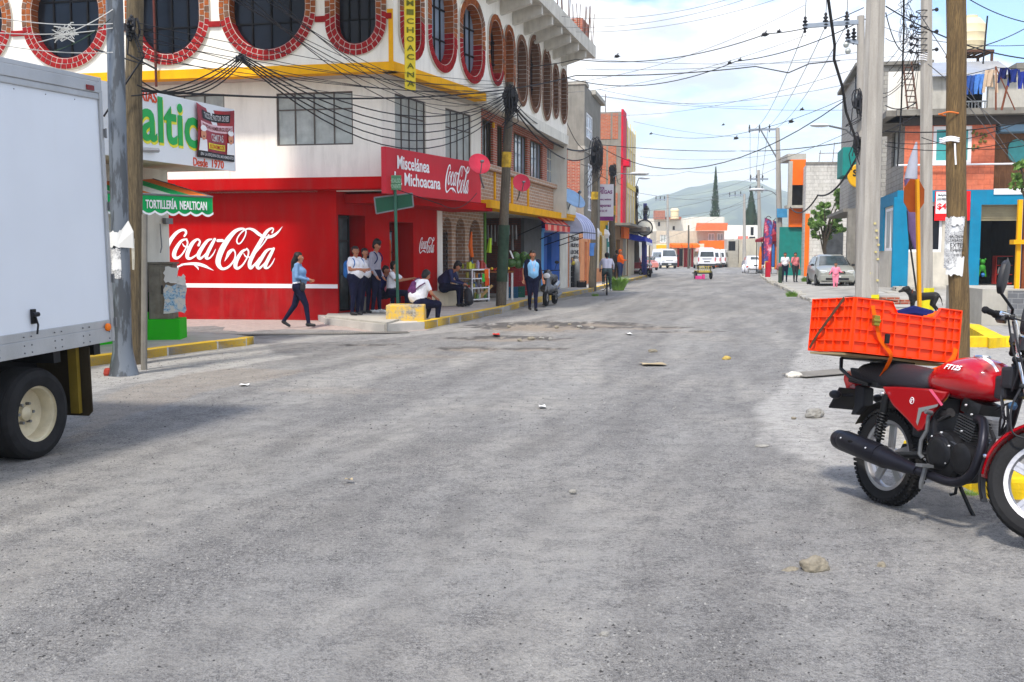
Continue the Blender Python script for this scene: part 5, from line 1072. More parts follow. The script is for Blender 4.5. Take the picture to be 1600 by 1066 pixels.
m_ = MB(); [m_.tube([(1+k*.9,1,hw),(1+k*.9+.1,1,hw+1+.5*(k % 3))],.02,4) for k in range(9)]; m_.tube([(1,1,hw+.8),(8,1,hw+.9)],.02,4); P(m_,'rebar',M('rust',(0,)*3),FW,wh)
m_ = MB(); m_.box(FW.u(1290),FW.u(1316),-.12,-.0,.1,3.2); P(m_,'dark_gate',M('gate_grey',srgb(70,72,74),.6,var=.4,vs=3),FW,wh)
# ------------------------------------------------------------ far end of the street
D = 128
def far_box(name,label,x0,x1,y0,d,mat,dep=10,y1=None,wins=(),wmat=GLASS):
    a = at(x0,417,d); fr = Fr(a.to_2d(),(1,0)); r = bthing(name,label,'building',fr); h = fr.z(x0,y0); rc_ = [rpx(fr,*w) for w in wins]
    simple_box(fr,r,0,fr.u(x1),dep,-.2 if y1 is None else fr.z(x0,y1),h,mat,rc_)
    for q in rc_: window(fr,r,*q,y=.1,nu=2,fmat=WTXT if wmat is CURT else BLKM,gmat=wmat,fw=.08)
    return r,fr
BEI = M('beige_render',srgb(196,184,166),.9,var=.12,grime=.4)
r,f = far_box('far_white_house','long white house with two tiny dark windows at the street end',995,1084,342,140,WHITE2,wins=((1027.5,1031,347,353.5),(1050.5,1054,353.5,359.5)))
r,f = far_box('far_white_annex','white upper storey behind the orange tiled roof',1078,1131,339,142,WHITE2,wins=((1075.5+1.5,1080,348,355),(1081,1083.5,348,355)))
r,f = far_box('far_beige_house','beige block house with pale windows above the orange canopies',1025,1131,361,134,BEI,wins=((1031,1041,367,379),(1106,1116,365,376),(1120,1130,365,376)),wmat=CURT)
m_ = MB(); z0,z1 = f.z(1090,361,-1.5),f.z(1090,349,1); a,b_ = f.u(1085),f.u(1134)
for k in range(60): x0 = a+(b_-a)*k/60; x1 = a+(b_-a)*(k+1)/60; h0,h1 = .07*(k % 2),.07*((k+1) % 2); m_.quad((x0-.2,-1.5,z0+h0),(x1-.2,-1.5,z0+h1),(x1+.4,1,z1+h1),(x0+.4,1,z1+h0))
P(m_,'tiled_roof',M('roof_tile',srgb(220,110,66),.8,var=.2,vs=3),f,r)
r,f = far_box('orange_canopy_shops','low shops with sagging orange canopies and red door frames',1025,1100,381,130,CREAM,wins=((1060,1067,389,416),(1072,1079,389,416)),dep=3)
m_ = MB(); 
for x0,x1 in ((1046,1062),(1062,1078),(1078,1090)): m_.prism([(f.u(x0),0,f.z(x0,380)),(f.u(x0),-2,f.z(x0,383)),(f.u(x0),-2,f.z(x0,387.5)),(f.u(x0),0,f.z(x0,386))],(f.u(x1)-f.u(x0)-.1,0,0))
P(m_,'canopy',ORG,f,r); m_ = MB(); m_.box(0,f.u(1046),-.3,0,f.z(1030,389),f.z(1030,383)); P(m_,'yellow_strip',YELW,f,r)
m_ = MB(); [m_.box(f.u(x),f.u(x)+.25,-.1,-.02,0,f.z(x,388)) for x in (1058,1068.5,1071,1080)]; P(m_,'red_jamb',REDD,f,r)
r,f = far_box('orange_wall_house','plain orange walled house behind the white vans',1098,1137,376,131,ORG)
r,f = far_box('far_grey_shop','low whitish shop with a poster and a dark doorway right of the vans',1136,1166,374,129,CONC,wins=((1138,1149,377,392),(1153.5,1160,375,412)))
r,f = far_box('far_orange_door_shop','white fronted shop with an orange doorway behind the white beetle',1163,1200,372,127,WHITE2,wins=((1170,1176,380,412),),wmat=ORG)
m_ = MB(); m_.box(0,f.u(1182),-.1,0,f.z(1170,400),f.z(1170,376)); P(m_,'orange_front',ORG,f,r)
m_ = MB(); m_.box(f.u(1152),f.u(1168),-.2,-.02,f.z(1160,374),f.z(1160,369)); P(m_,'pink_sign',M('salmon_sign',srgb(222,130,120),.6),f,r)
m_ = MB(); m_.box(f.u(1170),f.u(1179),-.2,-.02,f.z(1160,373),f.z(1160,370)); P(m_,'sign',BLKP,f,r)
r,f = far_box('far_white_terrace','bright white rooftop building left of the concrete pole',1126,1186,352,150,WHITE,wins=((1172,1177,355,368),))
r,f = far_box('far_right_house','pale house beyond the feather flags',1184,1240,372,118,CREAM,wins=((1190,1196,380,400),(1205,1212,380,400)))
for x,l in ((1138,'left of two white domed water tanks on the far shop roof'),(1153,'right of two white domed water tanks on the far shop roof')):
    p = at(x,374,132); m_ = MB(); m_.lathe([(.5,0),(.5,.35),(.42,.6),(.25,.78),(.05,.84)],20); m_.T = None; o = m_.build('domed_tank',WTXT,smooth=True); o.location = p; tag(o,l,'water tank')
p = at(1054,342,138); m_ = MB(); m_.lathe([(.55,0),(.55,1.0),(.6,1.02),(.6,1.1),(.45,1.35),(.3,1.42)],20); o = m_.build('cream_tank',M('tank_cream',(0,)*3),smooth=True); o.location = p; tag(o,'cream water tank on the far white house roof','water tank')
p = at(1023,343,139); m_ = MB(); m_.box(0,1.4,0,1.4,0,1.2); m_.box(1.6,3.6,0,1.2,0,.35); o = m_.build('brick_stack',BRICKA); o.location = p; tag(o,'heap of red brickwork on the far white house roof','brick stack')
# hills
def hill(name,d,prof,mat,dep=1400,seed=1):
    """prof: (px, py) of the ridge"""
    xs = []; n = 150
    x0,x1 = prof[0][0],prof[-1][0]; vs = []; nv = 36
    for j in range(nv+1):
        t = j/nv
        for i in range(n+1):
            px = x0+(x1-x0)*i/n; k = 0
            while k < len(prof)-2 and prof[k+1][0] < px: k += 1
            f = (px-prof[k][0])/(prof[k+1][0]-prof[k][0]); f = f*f*(3-2*f); py = prof[k][1]+(prof[k+1][1]-prof[k][1])*f; P_ = at(px,py,d); h = P_.z+3
            w = sin(min(1,t*2)*pi/2)**1.1 if t < .5 else cos((t-.5)*pi)**.8 if t < 1 else 0
            xx = P_.x*(1+(t-.5)*dep/d); yy = d+(t-.5)*dep; r_ = mnoise.fractal(V(xx*.008,yy*.008,seed),.7,2.1,6)*h*.10*(1-w); vs.append((xx,yy,h*w+r_*min(1,w*3)*(1 if t < .47 else .25)-2))
    fs = [(j*(n+1)+i,j*(n+1)+i+1,(j+1)*(n+1)+i+1,(j+1)*(n+1)+i) for j in range(nv) for i in range(n)]
    me = bpy.data.meshes.new(name); me.from_pydata(vs,[],fs); me.materials.append(mat); me.polygons.foreach_set('use_smooth',[True]*len(fs)); o = bpy.data.objects.new(name,me); COL.objects.link(o); return tag(o,kind='structure')
HM = NT('hill_vegetation'); _a = HM.noise(.012,8,.72); _b = HM.noise(.05,6,.7); _c = HM.mix(HM.ramp(_a,[(.42,0),(.58,1)]),(.018,.05,.025),(.15,.18,.08)); _c = HM.mix(HM.ramp(_b,[(.5,0),(.62,.7)]),_c,(.02,.04,.025)); HM.set(Base_Color=_c,Roughness=1)
hill('hills',1900,[(560,360),(760,345),(900,330),(1000,318),(1040,307),(1085,295),(1120,289),(1150,285.5),(1180,288),(1215,300),(1260,312),(1330,325),(1420,340),(1600,360)],HM.m)
hill('hills',1150,[(300,392),(800,378),(1000,365),(1100,372),(1150,362),(1215,352),(1300,360),(1700,380)],HM.m,500,4)
# ------------------------------------------------------------ trees and plants
def leaf_m(name,c1,c2):
    n = NT(name); oi = n.noise(.9,3,.6); n2 = n.noise(11,2,.5); c = n.mix(n.ramp(oi,[(.35,0),(.65,1)]),c1,c2); c = n.mix(n.ramp(n2,[(.4,0),(.7,.4)]),c,tuple(x*1.7 for x in c2)); n.set(Base_Color=c,Roughness=.6); n.b.inputs['Specular IOR Level'].default_value = .25; return n.m
CYP = leaf_m('cypress_leaf',(.018,.042,.022),(.035,.07,.03)); LEAF = leaf_m('bright_leaf',(.08,.16,.03),(.16,.28,.06)); GRS = leaf_m('weed_leaf',(.10,.20,.03),(.22,.38,.07)); BARK = M('bark',(.07,.055,.04),.95)
def leaves(mb,c,r,n,s,rnd,up=.3):
    for _ in range(n):
        while True:
            p = V(rnd.uniform(-1,1),rnd.uniform(-1,1),rnd.uniform(-1,1))
            if p.length < 1: break
        p = c+V(p.x*r[0],p.y*r[1],p.z*r[2]); d = V(rnd.uniform(-1,1),rnd.uniform(-1,1),rnd.uniform(-1,1)+up).normalized(); e = d.cross(V(rnd.uniform(-1,1),rnd.uniform(-1,1),.3)).normalized(); k = s*rnd.uniform(.6,1.4)
        mb.add([p-e*k*.35,p+d*k*.5-e*k*.3,p+d*k*1.1,p+e*k*.35+d*k*.4],[(0,1,2,3)])
def cypress(px,yb,yt,d,wpx,label,seed,kind=''):
    rnd = random.Random(seed); b = at(px,yb,d); b.z = 0; top = at(px,yt,d).z; R_ = wpx/1600*d/2; r = thing('cypress',label,'tree',b); m_ = MB()
    for i in range(2600):
        t = rnd.random()**.8; z = 1.2+(top-1.2)*t; w = R_*min(1,(1-t)*1.9+.04)*(.9+.25*mnoise.noise(V(z*.6,seed,0))); a = rnd.random()*6.28; q = sqrt(rnd.random())*w; c = V(q*cos(a),q*sin(a),z); s = .55*(1-.5*t)*R_/1.6
        e = V(-sin(a),cos(a),0)*s*.4; dd = V(cos(a)*.3,sin(a)*.3,1)*s; m_.add([c-e,c+e*1.0,c+dd*1.3+e*.2,c+dd*1.1-e*.6],[(0,1,2,3)])
    m_.build('crown',CYP,r,fixn=False); MB().tube([(0,0,-.3),(0,0,top*.95)],[R_*.2,.03],8).build('trunk',BARK,r)
cypress(1116,415,262,165,17,'tall slim dark cypress with a crooked tip against the hill',3); cypress(1172,415,299,165,27,'shorter broader cypress right of the tall slim one',8)
def tree(px,yb,d,label,blobs,seed,mat,trunk_h,ls=.22,z0=.1,n=420):
    rnd = random.Random(seed); b = at(px,yb,d); b.z = z0; r = thing('small_tree',label,'tree',b); m_ = MB(); t_ = MB()
    t_.tube([(0,0,-.1),(.1,0,trunk_h*.5),(0,0,trunk_h)],[.11,.08,.06],8)
    for bx,bz,br in blobs:
        p = at(bx,bz,d)-b; p.y += rnd.uniform(-.8,.8); rr = br/1600*d; t_.tube([(0,0,trunk_h*rnd.uniform(.5,.95)),p*.5+V(0,0,trunk_h*.5),p],[.05,.035,.015],5)
        for q in range(7): off = V(rnd.gauss(0,.5),rnd.gauss(0,.5),rnd.gauss(0,.5))*rr; leaves(m_,p+off,(rr*.42,rr*.42,rr*.34),n//7,ls,rnd)
    m_.build('crown',mat,r,fixn=False); t_.build('trunk',BARK,r)
tree(1286,425,60,'leafy green tree before the whitewashed block wall',[(1280,350,9),(1296,335,10),(1310,320,8),(1288,322,7),(1302,352,9),(1276,366,6),(1312,340,6),(1306,305,6),(1284,338,8),(1298,365,8),(1270,352,6),(1316,360,6),(1318,300,5)],5,LEAF,3,.11,n=1300)
tree(1612,400,20,'spray of green leaves entering at the right edge by the store',[(1612,285,14),(1625,310,18),(1608,318,8),(1612,255,6),(1640,290,25)],6,LEAF,2.2,.09,n=150)
def weeds(px,py,w,h,label,seed,z=0,dense=1,name='weed_tuft'):
    p = gnd(px,py,z); s = w/1600*p.y; hh = h/1600*p.y; rnd = random.Random(seed); m_ = MB()
    for i in range(int(420*dense)):
        a = rnd.random()*6.28; q = sqrt(rnd.random())*s/2; b = V(q*cos(a),q*sin(a)*.7,-.02); L = hh*rnd.uniform(.45,1.05)*(1-.5*q/(s/2)); le = V(cos(a)*.35+rnd.uniform(-.25,.25),sin(a)*.35,1).normalized(); e = V(rnd.uniform(-1,1),rnd.uniform(-1,1),0).normalized()*hh*.014
        m = b+le*L*.6; t = b+le*L+V(cos(a),sin(a),-.35)*L*.2; m_.add([b-e,b+e,m+e*1.3,m-e*1.3,t],[(0,1,2,3),(3,2,4)])
    o = m_.build(name,GRS,fixn=False); o.location = p; return tag(o,label,'weeds')
weeds(966,453,17,33,'tall green weeds growing at the kerb beside the cyclist',1,.05,2); weeds(1237,463,15,14,'green grass tuft on the broken right kerb',2,.1,1); weeds(1262,440,18,14,'low weeds at the foot of the orange house',3,.14); weeds(1515,770,26,16,'sparse low weeds behind the motorbike stand',5,.02,.5); weeds(1535,735,22,18,'grass tuft at the yellow kerb behind the front mudguard',6,.03,.7); weeds(1585,700,30,14,'short weeds beside the yellow kerb end at right',9,.05,.6)
weeds(930,462,10,8,'small weed at the base of the second wooden pole kerb',11,.03,.4)
# yellow kerbs by the motorbike
FQ = Fr(gnd(1502,537,.06).to_2d(),(1,.0)); o = MB().box(0,4.5,0,.16,-.1,FQ.z(1520,526)); o = o.build('yellow_kerb',YKB,bevel=.015); o.location = FQ.o; tag(o,kind='structure')
pts = [gnd(1503,505,.17),gnd(1530,507,.17),gnd(1572,527,.17),gnd(1546,529,.17)]; slab('yellow_kerb',pts,YKB,0)
p = gnd(1545,722,.0); m_ = MB(); m_.box(-.09,.22,0,.9,-.1,.36); o = m_.build('yellow_kerb',YKB,bevel=.03); o.location = p+V(.05,.9,0); tag(o,kind='structure')
p = gnd(1590,790,.0); m_ = MB(); m_.box(-.1,.6,0,.3,-.1,.15); m_.box(-.1,.25,.28,1.5,-.1,.13); o = m_.build('yellow_kerb',YKB,bevel=.03); o.location = p+V(-.02,.1,0); tag(o,kind='structure')
# drain grates
def grate(name,label,a,b,w,n,z):
    r = thing(name,label,'drain'); d = (b-a); L = d.length; d.normalize(); nx = V(-d.y,d.x,0)
    q = MB(); q.quad(a+V(0,0,z),b+V(0,0,z),b+nx*w+V(0,0,z),a+nx*w+V(0,0,z)); q.build('channel',M('grate_channel',(.035,.03,.03),.95),r)
    q = MB(); q.bar(a+V(0,0,z+.01),b+V(0,0,z+.006),.03,.012); q.bar(a+nx*w+V(0,0,z+.006),b+nx*w+V(0,0,z+.006),.03,.012)
    for i in range(n): p = a+d*(L*(i+.5)/n)+V(0,0,z+.007); q.bar(p,p+nx*w,L/n*.5,.012)
    q.build('grate_bars',M('grate_iron',srgb(140,136,130),.9),r)
grate('drain_grate','long dark drain grating across the mouth of the side street',gnd(335,525.5,.0),gnd(640,520.5,.0),.28,80,.006); grate('drain_grate','short drain grating on the right pavement beside the motorbike',gnd(1258,592,.0),gnd(1345,584,.0),.38,16,.02)
def sm(sec,k=5):
    out = []; n = len(sec)
    for i in range(n-1):
        p0,p1,p2,p3 = sec[max(i-1,0)],sec[i],sec[i+1],sec[min(i+2,n-1)]
        for j in range(k): t = j/k; out.append(tuple(.5*((2*b)+(-a+c)*t+(2*a-5*b+4*c-d)*t*t+(-a+3*b-3*c+d)*t**3) for a,b,c,d in zip(p0,p1,p2,p3)))
    return out+[sec[-1]]
# ------------------------------------------------------------ box truck (only its rear reaches into the frame)
td = V(.25,1,0).normalized(); wc = V(-3.60,8.02,0); ny = V(-td.y,td.x,0)
tk_ = thing('box_truck','large white box truck parked at the left edge, seen from its rear corner','truck',wc-ny*.06); tk_.rotation_mode = 'XYZ'; tk_.rotation_euler = (0,-.033,atan2(td.y,td.x))
TW = M('truck_white',srgb(214,220,228),.4,var=.04,vs=.8,bump=.08,bs=3,coat=.2,grime=.12,gcol=(.4,.38,.35)); TG = M('truck_rail',srgb(176,178,180),.45,.5,var=.12,grime=.3,gcol=(.2,.2,.2)); 
ue = .66; L0_ = -6.2; zb0,zb1,zt0_,zt1_ = .82,1.0,2.82,3.0
MB().box(L0_,ue,0.005,2.3,zb1,zt0_).build('side_panel',TW,tk_)
m_ = MB(); m_.box(L0_,ue,-.012,.1,zb0,zb1-.06); m_.box(L0_,ue,-.006,.1,zb1-.06,zb1+.005); m_.box(L0_,ue+.002,2.2,2.31,zb0,zb1); m_.box(ue-.1,ue+.001,0,2.3,zb0,zb1-.001); m_.build('bottom_rail',TG,tk_,bevel=.004)
m_ = MB(); m_.box(L0_,ue,-.012,2.31,zt0_,zt0_+.05); m_.box(L0_,ue,-.02,2.31,zt0_+.05,zt1_-.04); m_.box(L0_,ue,-.012,2.31,zt1_-.04,zt1_); m_.build('top_rail',TG,tk_,bevel=.006)
m_ = MB()
for k in range(60):
    u = ue-.12-k*.17+(.0 if k % 2 else .09)
    for z in (zb0+.03,zb0+.085,zb1-.03): m_.sph((u,-.014,z),.007,6)
    if k % 2: m_.sph((u,.004,zt0_-.03),.005,6)
m_.build('rivets',STEEL,tk_)
m_ = MB(); m_.box(ue,ue+.035,-.015,2.31,zb0,zt1_); m_.box(ue+.035,ue+.075,.01,.12,zb0+.02,zt1_-.1); m_.build('rear_frame',TG,tk_,bevel=.004)
for z in (.98,1.35,1.95,2.55): m_ = MB(); m_.box(ue+.03,ue+.055,-.025,-.015,z-.035,z+.035); m_.cyl((ue+.045,-.028,z-.04),(ue+.045,-.028,z+.04),.008); m_.build('hinge',STEEL,tk_)
MB().lathe([(.034,0),(.032,-.014),(.022,-.022),(.001,-.024)],20,(ue-.055,-.014,zb1-.055),'y').build('marker_lamp',M('amber_lens',srgb(240,120,20),.2),tk_,smooth=True)
MB().box(ue-.17,ue-.08,-.03,-.02,zt0_+.06,zt0_+.1).build('marker_lamp',M('red_lens',srgb(120,16,20),.2),tk_)
m_ = MB(); m_.box(-.29,-.25,-.02,.0,1.06,1.17); m_.tube([(-.27,-.025,1.12),(-.255,-.035,1.05),(-.265,-.03,.98)],.008,6); m_.cyl((-.3,-.03,1.13),(-.24,-.03,1.13),.018); m_.build('latch',BLKM,tk_)
m_ = MB(); m_.box(L0_,ue-.05,.55,.65,.55,.82); m_.box(L0_,ue-.05,1.65,1.75,.55,.82); [m_.box(u,u+.08,.05,2.25,.72,.82) for u in (-2.4,-1.6,-.8,0,.5)]; m_.build('chassis',BLKM,tk_)
MUD = M('mudflap',srgb(58,50,36),.8,var=.3,grime=.5); m_ = MB(); pl_ = [(.42,y,z) for y,z in ((.04,.80),(.62,.80),(.62,.26),(.58,.22),(.08,.22),(.04,.26))]; m_.prism(pl_,(.012,0,0)); m_.build('mudflap',MUD,tk_); m_ = MB(); m_.box(.36,.40,.12,.2,.25,.82); m_.build('flap_bracket',M('flap_yellow',srgb(130,110,40),.8,var=.3),tk_)
def truck_wheel(u,y):
    w = thing('wheel',None,None,(u,y,0)); w.parent = tk_; del_ = None
    R_ = .355; m_ = MB(); z = (0,0,R_)
    m_.lathe([(.215,.0),(.235,-.012),(.29,-.02),(.335,-.004),(.352,.03)]+[(.355-(.012 if k % 2 else 0),.03+.012*k) for k in range(15)]+[(.352,.21),(.33,.235),(.25,.24),(.215,.22)],60,z,'y',caps=False); t_ = m_.build('tyre',M('tyre_rubber',(.022,.022,.023),.75,var=.3,vs=7,bump=.3),w,smooth=25)
    m_ = MB(); m_.lathe([(.232,-.004),(.222,.0),(.218,.02),(.200,.024),(.190,.05),(.186,.12),(.15,.135),(.10,.14),(.06,.13),(.058,.10),(.03,.08),(.001,.078)],48,z,'y',caps=False)
    m_.build('rim',M('cream_rim',srgb(206,196,168),.45,.2,var=.2,vs=6,grime=.5,gcol=(.25,.16,.07)),w,smooth=True)
    m_ = MB(); [m_.cyl((.08*cos(k*pi/3),.10,R_+.08*sin(k*pi/3)),(.08*cos(k*pi/3),.135,R_+.08*sin(k*pi/3)),.012,n=6) for k in range(6)]; m_.build('wheel_nuts',STEEL,w); return w
truck_wheel(-.2,.06); truck_wheel(-.2,1.98); truck_wheel(-.2,.34)
m_ = MB(); m_.tube([(-.2,.2,.355),(-.2,2.1,.355)],.06,10); m_.build('axle',BLKM,tk_)
# ------------------------------------------------------------ poles
def pole(name,label,base,top,r0,r1,mat,n=16,group=None,sec=None):
    r = thing(name,label,'pole',base,0,group); t = Vector(top)-Vector(base); m_ = MB(); k = 10
    pts = [t*(i/k)+V(mnoise.noise(V(i*.7,base[0],1))*r0*.3,mnoise.noise(V(i*.7,base[1],5))*r0*.3,0)*(1 if mat in (WOODP,WOODP2,WOODG) else 0) for i in range(k+1)]; m_.tube([V(0,0,-.3)]+pts,[r0]+[r0+(r1-r0)*i/k for i in range(k+1)],n)
    m_.build('shaft',mat,r,smooth=60 if n > 8 else False); return r
def collar(r,z,rad,h,mat,name='painted_band'):
    return MB().lathe([(rad,z),(rad+.003,z+.01),(rad+.003,z+h-.01),(rad,z+h)],20).build(name,mat,r,smooth=60)
def wrap(r,off,z0,z1,rad,a0,a1,mat,seed=1,name='poster'):
    rnd = random.Random(seed); m_ = MB(); n_ = 14; e = [(rnd.uniform(-.02,.02),rnd.uniform(-.02,.02)) for _ in range(n_+1)]
    m_.grid(lambda a,b: V(off[0]+rad*cos(a0+(a1-a0)*a),off[1]+rad*sin(a0+(a1-a0)*a),z0+(z1-z0)*b+e[int(a*n_)][0 if b < .5 else 1]),n_,3); return m_.build(name,mat,r,smooth=True)
GP = NT('grey_brushed_paint'); _a = GP.noise(1.2,5,.6,GP.coord((7,7,1.4))); _b = GP.noise(3,6,.7); _c = GP.mix(GP.ramp(_a,[(.47,0),(.53,1)]),(.07,.078,.088),(.15,.172,.20)); _c = GP.mix(GP.ramp(_b,[(.70,0),(.78,.6)]),_c,(.4,.44,.48)); GP.set(Base_Color=_c,Roughness=.45,Metallic=.3)
b = gnd(193,586); r = pole('utility_pole','grey steel pole with brushed blue-grey paint and flared foot at the near left kerb',b,at(183.5,0,b.y)*1+V(0,0,5),.118,.092,GP.m)
MB().lathe([(.2,0),(.17,.1),(.13,.3),(.118,.5)],20,caps=False).build('flared_foot',GP.m,r,smooth=True)
MB().lathe([(.05,0),(.06,.03),(.05,.08),(.03,.1)],10,(-.17,-.08,0)).build('red_cap',M('red_cap',srgb(150,60,50),.7),r)
P1 = NT('printed_paper'); _a = P1.n('TexBrick',Scale=1.0); P1.l(P1.coord((1,1,1)),_a.inputs[0]); _w = P1.noise(60,2,.8,P1.coord((1,1,2.2))); _q = P1.noise(7,5,.7); P1.set(Base_Color=P1.mix(P1.ramp(_q,[(.52,0),(.6,1)]),P1.mix(P1.ramp(_w,[(.5,0),(.54,1)]),(.62,.62,.61),(.12,.12,.13)),(.66,.66,.65)),Roughness=.8); P1 = P1.m
rd = .118; wrap(r,(0,0),at(190,436,b.y).z,at(190,388,b.y).z,rd,3.6,5.6,P1,3); wrap(r,(0,0),at(190,386,b.y).z,at(190,362,b.y).z,rd+.012,4.0,6.3,PAPER,4,'torn_paper'); wrap(r,(0,0),at(190,422,b.y).z,at(190,405,b.y).z,rd+.006,4.2,5.2,PAPER,6,'torn_paper')
m_ = MB(); zt_ = at(190,338,b.y).z; q = at(188,362,b.y-.13); p2 = at(209,388,b.y-.12); p1 = at(200,345,b.y-.13); p3 = at(181,386,b.y-.12); m_.add([x-b for x in (q,p1,at(208,362,b.y-.15),p2,p3)],[(0,1,2,3,4)]); m_.add([x-b+V(.004,.006,0) for x in (q,p1,at(208,362,b.y-.15),p2,p3)],[(4,3,2,1,0)]); m_.build('torn_paper',PAPER,r)
b = gnd(212,569); rW = pole('wooden_pole','old brown wooden pole directly behind the grey steel pole',b,at(219,0,b.y)+V(.05,0,5),.105,.125,WOODP)
wrap(rW,(0,0),at(212,420,b.y).z,at(212,372,b.y).z,.125,5.0,7.0,M('flaky_bark',srgb(190,186,172),.9,var=.3,vs=12),8,'torn_paper')
b = gnd(225,566,.1); pole('thin_pole','thin weathered concrete stub pole behind the wooden pole at left',b,at(226,335,b.y),.045,.04,CONCD,8)
# poles along the left pavement
def band_pole(px,py,topx,topy,r0,label,bands,z=.14):
    b = gnd(px,py,z); r = pole('wooden_pole',label,b,at(topx,topy,b.y),r0,r0*.72,WOODG)
    for y0,y1,m in bands: zz0,zz1 = at(px,y1,b.y).z-b.z,at(px,y0,b.y).z-b.z; H_ = at(topx,topy,b.y).z-b.z; tp = at(topx,topy,b.y)-b; m__ = MB(); rk = r0*(1-.28*zz0/H_)+.014; m__.tube([tp*(zz0/tp.z),tp*(zz1/tp.z)],rk,18); m__.build('painted_band',m,r,smooth=60)
    return r,b
TEALP = M('teal_pole_paint',srgb(56,76,62),.8,var=.45,vs=4,grime=.8); YP = M('yellow_pole_paint',srgb(196,160,54),.8,var=.5,vs=6,grime=.7)
pa,pb = band_pole(783,478,796,129,.145,'tall wooden pole with yellow and teal paint bands by the greengrocer',((238,262,YP),(352,440,TEALP)),.16)
pc,pd = band_pole(926,450,931,222,.17,'wooden pole with tangled cable coils before the arched white wall',((300,312,YP),(380,400,M('blue_notice',(.1,.2,.4)))))
pe,pf = band_pole(957,438,957,258,.2,'darker wooden pole with a street lamp beside the yellow shopfront',((322,336,YP),))
pg,ph = band_pole(995,428,991,291,.24,'wooden pole beside the round sign in front of the blue canopy',((345,358,YP),))
def coil(root,base,px,py,r,n,seed,label=None):
    rnd = random.Random(seed); m_ = MB(); c = at(px,py,base.y-.25)-base
    for k in range(n):
        rx,rz_ = r*rnd.uniform(.25,.8),r*rnd.uniform(.8,2.4); o = V(rnd.uniform(-.1,.15),rnd.uniform(-.12,.12),rnd.uniform(-r*.8,r*.8)); ph_ = rnd.random()*6; m_.tube([c+o+V(rx*cos(t*pi/6+ph_),rnd.uniform(-.03,.03),rz_*sin(t*pi/6+ph_)) for t in range(12)],.016,4,closed=True)
    for k in range(n//2): p = c+V(rnd.uniform(-r,r),0,rnd.uniform(-r,r)); m_.tube([p,p+V(rnd.uniform(-.2,.2),0,-rnd.uniform(.2,.8)),p+V(rnd.uniform(-.5,.5),0,-rnd.uniform(.3,1.2))],.014,4)
    for k in range(3): p = c+V(rnd.uniform(-.15,.15),-.05,rnd.uniform(-r,r)); k2 = min(1,r/.2); m_.box(p.x-.07*k2,p.x+.07*k2,p.y-.06*k2,p.y+.06*k2,p.z-.16*k2,p.z+.16*k2)
    m_.build('cable_coil',BLKP,root)
coil(pa,pb,797,156,.15,16,1); coil(pc,pd,931,244,.27,26,2); coil(pe,pf,957,268,.18,10,3); coil(pg,ph,992,320,.2,10,4); coil(pg,ph,994,300,.16,7,5)
coil(rW,gnd(212,569),206,42,.06,6,9)
def lamp(name_root,base,px0,py0,px1,py1,d,L=.7,mat=None):
    m_ = MB(); a = at(px0,py0,d)-base; c = at(px1,py1,d)-base; m_.tube([a,a.lerp(c,.4)+V(0,0,.12),c],.03,6); m_.build('lamp_arm',STEEL,name_root); s = 1 if c.x > a.x else -1; m_ = MB(); m_.T = Matrix.Translation(c+V(s*L*.5,0,.02)) @ Matrix.Scale(1,4); m_.sph((0,0,0),L*.55,12,sc=(1,.42,.2)); m_.build('lamp_head',M('lamp_grey',srgb(206,210,212),.4),name_root,smooth=True)
lamp(pe,pf,958,277,985,272,pf.y-1,1.0); lamp(pg,ph,992,300,1003-5,279,ph.y-1,.8)
# right side near poles
PC = NT('cast_concrete'); _a = PC.noise(2.2,5,.6,PC.coord((6,6,.5))); _b = PC.noise(4,5,.6); _d = PC.noise(120,2,.7); _c = PC.mix(PC.ramp(_a,[(.3,0),(.7,1)]),(.30,.275,.24),(.45,.42,.375)); _c = PC.mix(PC.ramp(_d,[(.35,.4),(.5,0)]),_c,(.14,.13,.12)); PC.set(Base_Color=_c,Roughness=.92); PC.bump(_d,.3,.006); PC = PC.m
b = gnd(1352,540,.02); rA = pole('concrete_pole','thickest pale octagonal concrete pole standing behind the orange crate',b,at(1369,0,b.y)+V(0,0,5),.20,.125,PC,8)
YTP = M('yellow_band_paint',srgb(222,210,40),.6,var=.12); rr_ = .196; m_ = MB(); z0,z1 = at(1355,475,b.y).z,at(1355,462,b.y).z; m_.tube([V(.02,0,z0),V(.02,0,z1)],.194,8); m_.build('painted_band',YTP,rA)
m_ = MB(); rnd = random.Random(5)
for k in range(9): z = at(1355,352+k*11,b.y).z; a = rnd.uniform(3.9,5.3); c = V(.03+.187*cos(a),.187*sin(a),z); m_.box(c.x-.02,c.x+.018,c.y-.002,c.y+.02,z-.014,z+.02)
m_.build('yellow_stencil',M('worn_yellow',srgb(196,184,130),.9),rA)
b2 = gnd(1447,492,.12); rB = pole('concrete_pole','slimmer concrete pole with cable brackets and yellow painted foot',b2,at(1440,0,b2.y)+V(0,0,3.5),.165,.12,PC,8)
m_ = MB(); m_.tube([V(0,0,0),V(0,0,at(1447,450,b2.y).z-b2.z)],.178,8); m_.build('painted_band',YTP,rB)
m_ = MB(); rnd = random.Random(8)
for k,y in enumerate((18,28,44,52,62,72,80,84)):
    m_ = MB(); c = at(1441,y,b2.y)-b2; m_.tube([c+V(.14*cos(t*pi/6),.14*sin(t*pi/6),0) for t in range(12)],.012,4,closed=True); s = -1 if k % 3 else 1; m_.tube([c+V(s*.12,-.05,0),c+V(s*.28,-.1,.02)],.02,5); m_.sph(c+V(s*.3,-.1,.02),.05,6); m_.build('cable_bracket',BLKP,rB)
